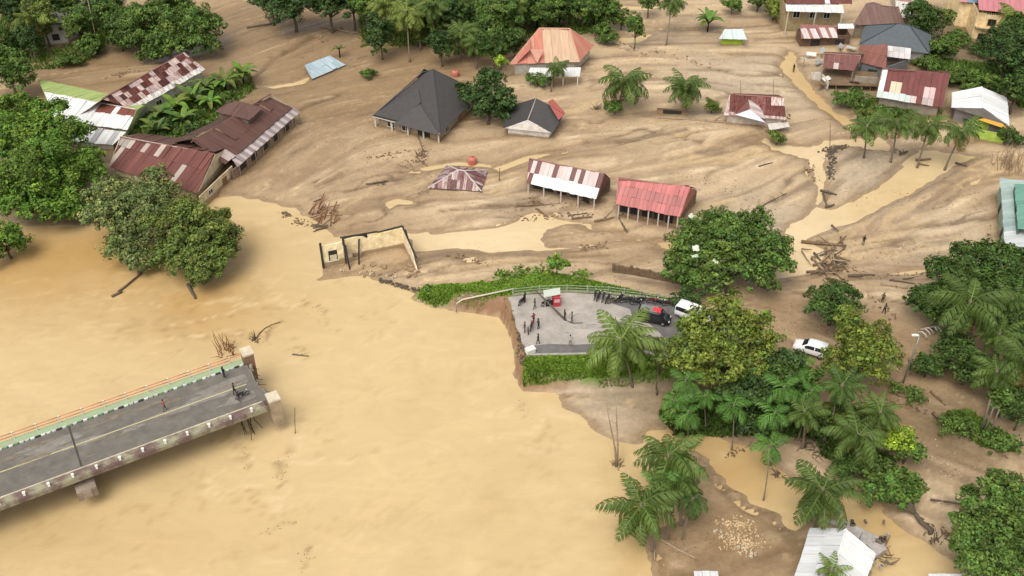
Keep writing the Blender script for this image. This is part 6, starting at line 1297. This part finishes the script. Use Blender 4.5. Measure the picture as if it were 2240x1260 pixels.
# areca palms
for k, (px, py, r, h, bx, by, l) in enumerate(((1500, 835, 38, 6, 1500, 900, 'areca palm at the top left of the grove'), (1475, 880, 40, 5.5, 1480, 940, 'areca palm at the left of the grove'), (1505, 905, 36, 5, 1505, 955, 'areca palm low on the left of the grove'), (1605, 890, 40, 5.5, 1600, 985, 'areca palm in the middle over the brown pond'), (1715, 850, 46, 6.5, 1700, 950, 'tall areca palm at the right of the grove'), (1695, 905, 42, 5, 1690, 960, 'areca palm below the tall one'), (1685, 978, 44, 4.5, 1670, 1095, 'bright areca palm standing in the pond'), (1775, 858, 34, 5.5, 1745, 965, 'areca palm left of the dark bare-trunk palm'), (1440, 1060, 40, 5, 1462, 1180, 'areca palm inside the river spit clump'), (1740, 800, 42, 6, 1730, 880, 'areca palm below the white car'), (1540, 870, 34, 5, 1545, 940, 'areca palm under the yellow-green tree'))):
    palm(l, px, py, r, h, 'areca', 'areca', base=(bx, by), group='areca palms of the grove', n=9, dead=.0)
palm('dark spiky palm at the right of the river spit clump', 1515, 1095, 38, 4.5, 'deep', 'areca', base=(1492, 1180), n=12, dead=0)
# verges and ground cover
scatter_blades('grass', [(985, 640), (1060, 606), (1200, 582), (1310, 606), (1500, 648), (1490, 662), (1330, 643), (1240, 638), (1110, 645), (1040, 652)], 2.6, 11000, .22, 'fresh', 5)
scatter_blades('grass', [(1146, 782), (1310, 778), (1370, 778), (1400, 812), (1310, 820), (1144, 820)], 2.5, 9000, .34, 'fresh', 6)
scatter_blades('grass', [(1300, 778), (1440, 780), (1500, 800), (1470, 818), (1310, 826)], 2.5, 3500, .3, 'fresh', 26)
scatter_blades('grass', [(912, 640), (930, 624), (1000, 618), (1060, 612), (1040, 650), (950, 656)], 1.4, 2500, .4, 'fresh', 7)
scatter_blades('weeds', [(1870, 215), (1960, 215), (2060, 238), (2060, 262), (1950, 258), (1870, 245)], .8, 2500, .5, 'bright', 8)
scatter_blades('weeds', [(2070, 905), (2120, 895), (2215, 960), (2220, 990), (2150, 980), (2090, 945)], .6, 1800, .5, 'mid', 9, lumps=3)
scatter_blades('undergrowth', [(1440, 900), (1560, 860), (1760, 880), (1780, 960), (1640, 950), (1480, 945)], .7, 4000, .7, 'dark', 10)
scatter_blades('undergrowth', [(2010, 640), (2120, 600), (2240, 640), (2240, 760), (2160, 720), (2060, 690)], .7, 4000, .7, 'mid', 18, lumps=3)
scatter_blades('undergrowth', [(1770, 930), (1860, 960), (1960, 1000), (1900, 1040), (1800, 1000)], .7, 2500, .6, 'dark', 19, lumps=3)
scatter_blades('undergrowth', [(250, 320), (320, 240), (540, 150), (560, 190), (440, 290), (400, 320)], .7, 5000, .8, 'mid', 12)
scatter_blades('undergrowth', [(1000, 0), (1330, 0), (1320, 70), (1110, 90), (1000, 70)], .7, 5000, .9, 'mid', 13)
scatter_blades('undergrowth', [(780, 0), (1110, 0), (1110, 120), (1000, 120), (930, 100), (790, 100)], .7, 6000, .9, 'mid', 16)
scatter_blades('undergrowth', [(2000, 120), (2240, 150), (2240, 240), (2200, 200), (2080, 180), (2010, 140)], .7, 4500, .9, 'mid', 14)
scatter_blades('undergrowth', [(0, 0), (250, 0), (240, 90), (200, 130), (110, 150), (0, 150)], .7, 6000, .8, 'mid', 15)
# ------------------------------------------------------------------ driftwood, poles, rubble and other small things
def log(px0, py0, px1, py1, r, label, group=None, mt='wood', h0=.1, h1=.1, name='log', cat='log', bend=.0, branches=0, water_=False):
    a, b_ = gp(px0, py0), gp(px1, py1); a.z += h0; b_.z += h1; o = (a + b_) / 2; rs = random.Random(int(px0 * 3 + py1))
    d = b_ - a; n = V((-d.y, d.x, 0)).normalized() if d.to_2d().length > .01 else V((1, 0, 0))
    m = MB(); md = [a.lerp(b_, t) + n * bend * d.length * math.sin(math.pi * t) + V((0, 0, rs.uniform(-.03, .08))) - o for t in (.0, .25, .5, .75, 1)]
    m.tube(md, [r * k for k in (1.15, 1, .9, .8, .55)], 6)
    for k in range(branches):
        t = rs.uniform(.3, .95); p = a.lerp(b_, t) - o; e = V((rs.uniform(-1, 1), rs.uniform(-1, 1), rs.uniform(.0, .9))) * d.length * .22; m.tube([p, p + e * .6, p + e + V((0, 0, -.05))], [r * .45, r * .3, r * .1], 5)
    ob = m.build(name, M[mt], None, True); ob.location = o; return tag(ob, label, cat, group)
G1 = 'logs in the driftwood pile beside the stream mouth'
rs = random.Random(31)
for k in range(44):
    px, py = rs.gauss(1818, 24), rs.gauss(577, 24)
    if py < 545: px += 12
    L_ = rs.uniform(16, 46); a = rs.choice((rs.gauss(.15, .25), rs.gauss(-.5, .3), rs.gauss(.9, .3)))
    mt_ = rs.choice(('wood', 'wood', 'pale_wood', 'bark')); nb = rs.choice((0, 1, 2))
    lab = '%s %s %s log tangled in the %s part of the driftwood pile by the stream' % ('long' if L_ > 36 else 'short' if L_ < 25 else 'middling', {'wood': 'brown', 'pale_wood': 'pale', 'bark': 'dark'}[mt_], ('bare', 'forked', 'branchy')[nb], ('upper' if py < 562 else 'lower' if py > 592 else 'middle') + ('-stream-side' if px < 1812 else '-mud-side'))
    log(px - L_ * .5 * math.cos(a), py - L_ * .4 * math.sin(a), px + L_ * .5 * math.cos(a), py + L_ * .4 * math.sin(a), rs.uniform(.07, .18), lab, G1, mt_, rs.uniform(.05, .6), rs.uniform(.05, .6), branches=nb)
log(1752, 531, 1850, 541, .22, 'long straight log pointing into the stream at the head of the driftwood pile', branches=2, h0=.15, h1=.3)
log(1800, 612, 1850, 648, .16, 'slanting pale log at the foot of the driftwood pile', branches=3, mt='pale_wood')
log(1855, 605, 1912, 603, .2, 'dark log lying right of the driftwood pile', mt='bark', branches=1)
log(1926, 622, 1985, 632, .2, 'forked grey log with a stump end on the pale streak', mt='pale_wood', branches=2); log(1945, 614, 2000, 622, .12, 'thin dark log behind the forked grey log', mt='bark')
log(1975, 612, 2060, 600, .12, 'long thin branch along the pale streak', mt='bark')
G2 = 'branches in the red-brown tangle at the river bank'
for k in range(26):
    px, py = rs.gauss(716, 17), rs.gauss(463, 13); L_ = rs.uniform(14, 34); a = rs.gauss(-.6, .5)
    log(px - L_ * .5 * math.cos(a), py - L_ * .5 * math.sin(a), px + L_ * .5 * math.cos(a), py + L_ * .5 * math.sin(a), rs.uniform(.05, .12), '%s branch in the %s of the tangle on the bank above the ruin' % (('long red-brown', 'short red-brown')[L_ < 22], ('upper left', 'upper right', 'lower left', 'lower right')[(py > 463) * 2 + (px > 716)]), G2, rs.choice(('wood', 'red_wood', 'red_wood')), rs.uniform(.0, .7), rs.uniform(0, .8), name='branch', cat='branch', branches=2)
for k in range(7):
    px, py = rs.gauss(697, 10), rs.gauss(496, 5); log(px - 10, py + rs.uniform(-5, 5), px + 12, py + rs.uniform(-5, 5), .1, 'dark branch at the water line below the tangle', 'branches at the water line', 'bark', 0, .2, name='branch', cat='branch', branches=1)
for (a, l, mt, r) in (((1176, 460, 1200, 477), 'broken dark beam before the striped school block, left one', 'wood', .16), ((1243, 466, 1255, 480), 'short broken beam before the striped school block', 'wood', .14), ((1250, 480, 1292, 476), 'level broken beam before the striped school block, right one', 'wood', .14), ((1242, 474, 1285, 468), 'beam angled beside the level one before the school block', 'bark', .12), ((1300, 486, 1342, 478), 'log at the near corner of the red-pink school block', 'wood', .2), ((1322, 478, 1350, 452), 'slanting timber propped on the red-pink school block corner', 'pale_wood', .14), ((1352, 478, 1372, 510), 'broken timber sliding into the stream from the red-pink school block', 'bark', .18), ((1362, 470, 1366, 505), 'timber stub at the corner of the red-pink school block', 'wood', .14),
                      ((1130, 452, 1300, 445), 'long thin buried beam before the striped school block', 'wood', .1), ((1440, 258, 1660, 274), 'long half-buried timber wall top across the mud by the coconut palm', 'pale_wood', .25), ((1650, 460, 1720, 425), 'thin branch caught along the mud scarp', 'bark', .1), ((1660, 365, 1690, 357), 'short dark branch on the mud below the cottage', 'bark', .1), ((1795, 418, 1830, 428), 'dark log beside the rubble line, upper one', 'bark', .2), ((1800, 425, 1808, 452), 'dark log beside the rubble line, upright one', 'bark', .18), ((1805, 455, 1825, 450), 'dark log beside the rubble line, lower one', 'bark', .2), ((1968, 340, 1985, 332), 'dark branch between the first two palms of the row', 'bark', .14), ((2003, 352, 2036, 350), 'bundle of dark wood by the third palm of the row', 'wood', .22), ((2008, 360, 2032, 364), 'lower dark stick by the third palm of the row', 'wood', .14), ((2090, 358, 2115, 366), 'dark branch right of the last palm of the row', 'bark', .16),
                      ((2035, 1095, 2110, 1105), 'thin root lying right of the fallen tree', 'bark', .12), ((1440, 1180, 1525, 1226), 'long pale bare trunk lying on the mud of the river spit', 'pale_wood', .14), ((1430, 1150, 1432, 1228), 'pale fallen palm stem at the edge of the river spit', 'pale_wood', .14), ((2060, 610, 2140, 598), 'dark log under the long-leaved tree', 'bark', .14), ((1960, 865, 2010, 880), 'twisted stick by the leaning lamp post', 'wood', .1), ((2035, 858, 2068, 888), 'brown plank end beside the scrub', 'wood', .14), ((2040, 905, 2090, 950), 'low earth-coloured log along the scrub bank', 'wood', .2), ((2100, 935, 2180, 985), 'second log along the scrub bank', 'wood', .2),
                      ((700, 60, 785, 75), 'grey fallen trunk on the brown mud at the top', 'pale_wood', .14), ((745, 58, 772, 78), 'bare leaning branch on the brown mud at the top', 'pale_wood', .1), ((540, 62, 600, 52), 'dark root line at the top edge right of the big round tree', 'bark', .2), ((800, 405, 850, 398), 'twiggy branch left of the striped fallen roof', 'bark', .14), ((910, 345, 935, 365), 'thin branch above the striped fallen roof', 'wood', .1), ((915, 300, 925, 330), 'dark twig stack below the steep dark roof', 'wood', .1), ((870, 360, 905, 372), 'crooked pale branch left of the striped fallen roof', 'pale_wood', .08), ((260, 640, 320, 592), 'dark root trailing in the water under the dusty tree', 'bark', .16), ((245, 650, 268, 640), 'floating log end under the dusty tree', 'bark', .2), ((412, 625, 428, 655), 'dark roots under the rounded olive tree', 'bark', .25)):
    log(*a, r, l, mt=mt, branches=2 if r < .15 else 1, h0=.12, h1=.15, cat='branch' if r <= .1 else 'log', name='branch' if r <= .1 else 'log')
# buried wall with a dark opening by the palm
root = empty('buried_wall', gp(1468, 248), 'dark half-buried shed wall on the mud under the coconut palm', 'wall'); wall_run(root, [gp(1436, 250), gp(1504, 254)], -.3, 1.5, (.22, .14, .10), wins={0: [(.5, 3.2, .4, 1.3, 'open')]})
# brush pile of bare grey stems
root = empty('brush_pile', gp(2205, 365), 'heap of bare grey brush at the right edge below the lime green wall', 'brush pile')
for k in range(60):
    a = rs.uniform(0, 6.28); r_ = rs.uniform(.2, 2.6); p = V((r_ * math.cos(a), r_ * .9 * math.sin(a), 0)); e = p * rs.uniform(.5, 1.3) + V((rs.uniform(-.8, .8), rs.uniform(-.8, .8), rs.uniform(1, 4.2))); m = MB(); m.tube([p, (p + e) / 2 + V((rs.uniform(-.3, .3), rs.uniform(-.3, .3), .3)), e], [.06, .04, .015], 4); m.build('stem', M['pale_wood'], root)
def brush(label, px, py, r, n, hgt, mt, name='brush_pile', z=None):
    root = empty(name, gp(px, py), label, 'brush pile')
    for k in range(n):
        a = rs.uniform(0, 6.28); r_ = r * rs.uniform(.0, 1); p = V((r_ * math.cos(a), r_ * math.sin(a), -.1)); e = p + V((rs.uniform(-1, 1) * r, rs.uniform(-1, 1) * r, rs.uniform(.1, hgt))); m = MB(); m.tube([p, (p + e) / 2 + V((rs.uniform(-.2, .2), rs.uniform(-.2, .2), .15)), e], [.07, .05, .02], 4); m.build('stem', M[mt], root)
brush('red-brown brush washed against the far pillar of the bridge end', 497, 768, 1.3, 26, 2.4, 'red_wood'); brush('small spiky brush on the water behind the far bridge pillar', 558, 744, .7, 12, 1.4, 'bark')
brush('tangle of twigs beside the white roof floor slab', 1935, 1215, 1.3, 24, 1.2, 'wood'); brush('root tangle of the fallen tree', 2045, 1180, 1.2, 22, 1.3, 'bark'); brush('brown sprig in the pond under the areca palms', 1595, 995, .6, 10, .6, 'wood'); brush('sticks at the right of the pond by the bright areca palm', 1700, 1040, .9, 12, .5, 'bark'); brush('twigs under the dark palm trunk', 1780, 985, 1.6, 20, .6, 'bark'); brush('brown weeds under the striped school block', 1170, 440, 1.2, 14, .5, 'wood'); brush('bare bush at the left of the big mud palm', 1305, 240, .9, 16, 1.3, 'bark'); brush('twigs on the mud above the striped fallen roof', 925, 335, 1.4, 18, .9, 'wood'); brush('small twig heap left of the striped fallen roof', 838, 402, .7, 10, .6, 'bark'); brush('clump of sticks at the second palm of the row', 1970, 332, .9, 12, .7, 'bark')
# poles
def pole(label, base, top, h, r, mt='palm_bark', name='pole', cat='pole', color=None):
    b_ = gp(*base); t = at(*top, b_.z + h); m = MB(); m.tube([V((0, 0, -.4)), (t - b_) * .5, t - b_], [r, r * .9, r * .75], 6); ob = m.build(name, M[mt], None, True, color); ob.location = b_; return tag(ob, label, cat)
pole('thin pale pole at top left standing on brown mud', (216, 112), (192, 0), 10.0, .09, 'pale_wood'); pole('thin dark steel rod standing in the river right of the bridge end', (645, 950), (645, 892), 3.0, .05, 'bark', 'steel_rod', 'rod')
pole('tallest of the bare stakes in the scrub', (2146, 945), (2166, 875), 5.0, .14); pole('middle bare stake in the scrub', (2152, 948), (2174, 890), 4.0, .12); pole('short bare stake right of the others in the scrub', (2165, 950), (2186, 895), 3.6, .11)
pole('aerial mast left behind the maroon cottage', (1621, 214), (1620, 176), 3.5, .05, 'bark', 'mast', 'mast'); pole('aerial mast right behind the maroon cottage', (1692, 216), (1692, 172), 4.0, .04, 'bark', 'mast', 'mast')
pole('short stump post right of the striped fallen roof', (1092, 396), (1093, 368), 2.0, .1, 'wood', 'post', 'post'); pole('sign post on the mud below the cottage', (1816, 328), (1816, 270), 4.4, .06, 'bark', 'post', 'post')
b_ = gp(1975, 838); t = at(2012, 733, b_.z + 7.2); root = empty('lamp_post', b_, 'leaning street lamp post with a pale lamp head among the right-hand trees', 'lamp post')
m = MB(); m.tube([V((0, 0, -.4)), (t - b_) * .5, t - b_], [.12, .1, .07], 7); m.build('post', M['steel'], root, True); m = MB(); q = t - b_; m.tube([q, q + V((-.2, -.05, .12)), q + V((-.45, -.1, .12))], .06, 5); m.build('arm', M['steel'], root); m = MB(); m.box(-.4, .4, -.14, .14, -.07, .07, Matrix.Translation(q + V((-.6, -.12, .10)))); m.build('lamp_head', M['paint'], root, color=(.78, .76, .7))
root = empty('broken_railing', gp(2035, 735), 'torn strips of white bent railing lying on the mud by the leaning lamp post', 'railing')
for k, (x0, y0, x1, y1) in enumerate(((2008, 726, 2028, 740), (2014, 720, 2036, 734), (2022, 718, 2042, 730), (2042, 714, 2062, 732), (2036, 716, 2050, 726))):
    a, e = at(x0, y0, .9) - root.location, at(x1, y1, .8) - root.location; m = MB(); m.tube([a, a.lerp(e, .4) + V((0, 0, .45)), a.lerp(e, .75) + V((0, 0, .35)), e], .09, 5); m.build('rail', M['paint'], root, True, (.72, .66, .6))
# bare dead tree in the river shallows
b_ = gp(1350, 1020); root = empty('dead_tree', b_, 'pale dead tree with two bare stems standing in the shallows', 'tree')
for (px, py, h, nm) in ((1348, 868, 9, 'trunk'), (1326, 880, 8, 'stem')):
    t = at(px, py, b_.z + h) - b_; m = MB(); m.tube([(0, 0, -.4), t * .3 + V((.1, 0, 0)), t * .7, t], [.16, .11, .08, .03], 6)
    for k in range(5): p = t * rs.uniform(.55, .98); m.tube([p, p + V((rs.uniform(-.9, .9), rs.uniform(-.6, .6), rs.uniform(.1, .6)))], [.03, .01], 4)
    m.build(nm, M['pale_wood'], root, True)
brush('dark root clump at the foot of the pale dead tree', 1352, 1018, .6, 14, .7, 'bark')
# water tanks
def tank(label, px, py, r, h, z=None):
    g = gp(px, py); root = empty('water_tank', g, label, 'water tank'); m = MB(); m.lathe([(r * .95, -.2), (r, .1), (r * 1.03, h * .4), (r, h * .75), (r * .8, h * .93), (r * .3, h)], 16); m.build('tank', M['paint'], root, True, (.50, .17, .12)); m = MB(); m.lathe([(r * .3, h), (r * .3, h + .1), (r * .1, h + .13)], 12); m.build('lid', M['paint'], root, True, (.45, .09, .06))
    for zz in (.35, .6): m = MB(); m.lathe([(r * 1.0, h * zz), (r * 1.06, h * zz + .04), (r * 1.0, h * zz + .08)], 16); m.build('rib', M['paint'], root, True, (.5, .1, .06))
tank('red water tank standing behind the striped fallen roof', 1033, 358, .72, 1.25); tank('red water tank behind the steep dark roof', 996, 166, .7, 1.1)
# white scraps caught in trees
def scrap(label, px, py, z, w_, h_, rz, c_=(.62, .66, .55)):
    p = at(px, py, z); m = MB(); n = 4
    g = [[V((w_ * (i / n - .5), h_ * (j / n - .5), .12 * math.sin(i * 1.7 + j * 2.3))) for j in range(n + 1)] for i in range(n + 1)]
    for i in range(n):
        for j in range(n): m.prism([g[i][j], g[i + 1][j], g[i + 1][j + 1], g[i][j + 1]], (0, 0, .015))
    ob = m.build('white_cloth', M['cloth'], None, color=c_); ob.location = p; ob.rotation_euler = (R(25), 0, rz); tag(ob, label, 'cloth')
scrap('square white sheet caught in the middle of the big round tree', 1522, 543, 8.6, .85, .85, .1); scrap('white scrap at the upper left of the big round tree', 1512, 472, 9.4, .85, .6, .8); scrap('ragged white scrap under the square sheet in the big round tree', 1520, 560, 7.6, .9, .4, .3); scrap('small pale scrap at the right of the sheets in the big round tree', 1565, 572, 7.6, .6, .8, 1.2, (.5, .55, .35))
scrap('white cloth hanging beside the small dark-roofed porch house', 1110, 252, 2.6, .7, .9, .4)
# stuff: twigs and rubble nobody could count
def bits(name, lines, n, s0, s1, colr, seed, spread=5, flat=.5, lift=.02, long_=3.0, mt='wood'):
    rs = random.Random(seed); m = MB()
    for _ in range(n):
        ln_ = rs.choice(lines); k = rs.randrange(len(ln_) - 1); t = rs.random(); px = ln_[k][0] + (ln_[k + 1][0] - ln_[k][0]) * t + rs.gauss(0, spread); py = ln_[k][1] + (ln_[k + 1][1] - ln_[k][1]) * t + rs.gauss(0, spread * .5)
        p = gp(px, py); s_ = rs.uniform(s0, s1); p.z += lift
        m.box(-s_ * long_ * .5, s_ * long_ * .5, -s_ * .5, s_ * .5, -s_ * .3 * flat, s_ * flat, Matrix.Translation(p) @ Matrix.Rotation(rs.uniform(0, 3.14), 4, 'Z') @ Matrix.Rotation(rs.uniform(-.25, .25), 4, 'Y'))
    ob = m.build(name, M[mt], None, color=colr); return tag(ob, kind='stuff')
bits('floating_debris', [[(522, 925), (530, 985), (538, 1030)], [(632, 990), (615, 1020), (612, 1052)], [(628, 995), (610, 1060)], [(570, 1170), (645, 1140)], [(665, 1250), (680, 1195)], [(655, 658), (718, 705)], [(560, 748), (615, 702)], [(560, 742), (680, 780)], [(1142, 882), (1155, 915)]], 170, .02, .07, None, 3, 9, .25, .0, 4.0, 'driftwood')
log(640, 776, 676, 780, .10, 'small dark branch afloat right of the bridge end', mt='bark', h0=.02, h1=.05, branches=2, name='branch', cat='branch'); log(618, 466, 636, 470, .16, 'dark lump of root on the water by the bank tangle', mt='bark', h0=.05, h1=.05, name='branch', cat='branch'); log(560, 742, 612, 705, .09, 'curving thin branch afloat behind the far bridge pillar', mt='wood', h0=.02, h1=.04, bend=.15, branches=2, name='branch', cat='branch')
bits('rubble', [[(1812, 325), (1820, 350), (1812, 395)], [(1800, 330), (1850, 322)], [(1826, 320), (1815, 395)]], 160, .1, .28, None, 4, 5, .7, .05, 1.4, 'bark')
bits('rubble', [[(1806, 330), (1818, 400)], [(740, 590), (900, 610)], [(1560, 1160), (1650, 1220)]], 90, .08, .22, (1.6, 1.5, 1.3), 5, 8, .7, .05, 1.4, 'concrete')
bits('wood_chips', [[(1580, 1140), (1640, 1150), (1640, 1200), (1600, 1190), (1610, 1160)]], 330, .05, .14, (1.9, 1.5, 1.0), 6, 16, .5, .03, 1.8, 'concrete')
bits('litter', [[(560, 250), (1000, 420)], [(1100, 300), (1700, 260)], [(1350, 120), (1700, 130)], [(1500, 380), (1700, 450)], [(1830, 420), (2180, 450)], [(1850, 560), (2150, 540)], [(1700, 680), (2000, 820)], [(1900, 900), (2200, 1100)], [(1450, 1180), (1700, 1200)], [(1000, 570), (1400, 600)], [(560, 60), (800, 150)], [(960, 450), (1300, 460)]], 1100, .04, .11, None, 17, 26, .6, .02, 1.8, 'driftwood')
bits('litter', [[(560, 250), (1000, 420)], [(1100, 300), (1700, 260)], [(1350, 60), (1700, 130)], [(1830, 420), (2180, 450)], [(1850, 560), (2150, 540)], [(1700, 680), (2000, 820)], [(1900, 900), (2200, 1100)]], 350, .03, .09, (2.2, 2.0, 1.6), 18, 30, .6, .02, 1.5, 'concrete')
bits('debris', [[(1130, 455), (1320, 442)], [(1270, 545), (1330, 535)], [(980, 560), (1060, 575)], [(800, 350), (900, 330)], [(1770, 360), (1782, 400)], [(1430, 110), (1620, 165)], [(1860, 606), (2140, 598)], [(1960, 868), (2200, 1000)], [(2100, 1180), (2000, 1130)], [(1600, 990), (1720, 950)], [(1690, 930), (1800, 980)], [(1340, 90), (1420, 120)], [(740, 60), (700, 90)], [(640, 480), (700, 500)], [(620, 465), (630, 470)], [(1140, 480), (1300, 470)], [(900, 360), (930, 340)], [(1810, 540), (1880, 600)], [(1900, 640), (1960, 700)], [(2150, 560), (2190, 420)], [(300, 150), (240, 170)], [(1720, 250), (1700, 290)]], 900, .04, .16, None, 7, 7, .6, .03, 2.6, 'wood')
bits('bank_rubble', [[(1100, 655), (1128, 700), (1140, 745), (1147, 800)], [(830, 612), (920, 640)]], 160, .08, .3, None, 8, 4, .7, .05, 1.5, 'bark')

# ------------------------------------------------------------------ silt piled and ground colour darkened along the feet of the walls
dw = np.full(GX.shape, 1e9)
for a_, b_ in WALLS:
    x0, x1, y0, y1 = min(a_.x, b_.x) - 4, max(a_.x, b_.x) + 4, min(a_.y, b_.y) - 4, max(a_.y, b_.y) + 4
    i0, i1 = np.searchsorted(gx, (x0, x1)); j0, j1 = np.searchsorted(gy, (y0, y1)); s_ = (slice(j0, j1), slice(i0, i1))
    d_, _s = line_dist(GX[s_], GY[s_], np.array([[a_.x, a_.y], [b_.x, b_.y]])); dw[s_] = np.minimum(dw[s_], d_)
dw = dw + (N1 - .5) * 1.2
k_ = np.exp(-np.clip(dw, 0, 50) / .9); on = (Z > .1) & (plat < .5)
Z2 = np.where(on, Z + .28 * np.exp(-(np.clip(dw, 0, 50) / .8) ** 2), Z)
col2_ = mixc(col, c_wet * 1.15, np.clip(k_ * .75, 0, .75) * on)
me_ = ground.data
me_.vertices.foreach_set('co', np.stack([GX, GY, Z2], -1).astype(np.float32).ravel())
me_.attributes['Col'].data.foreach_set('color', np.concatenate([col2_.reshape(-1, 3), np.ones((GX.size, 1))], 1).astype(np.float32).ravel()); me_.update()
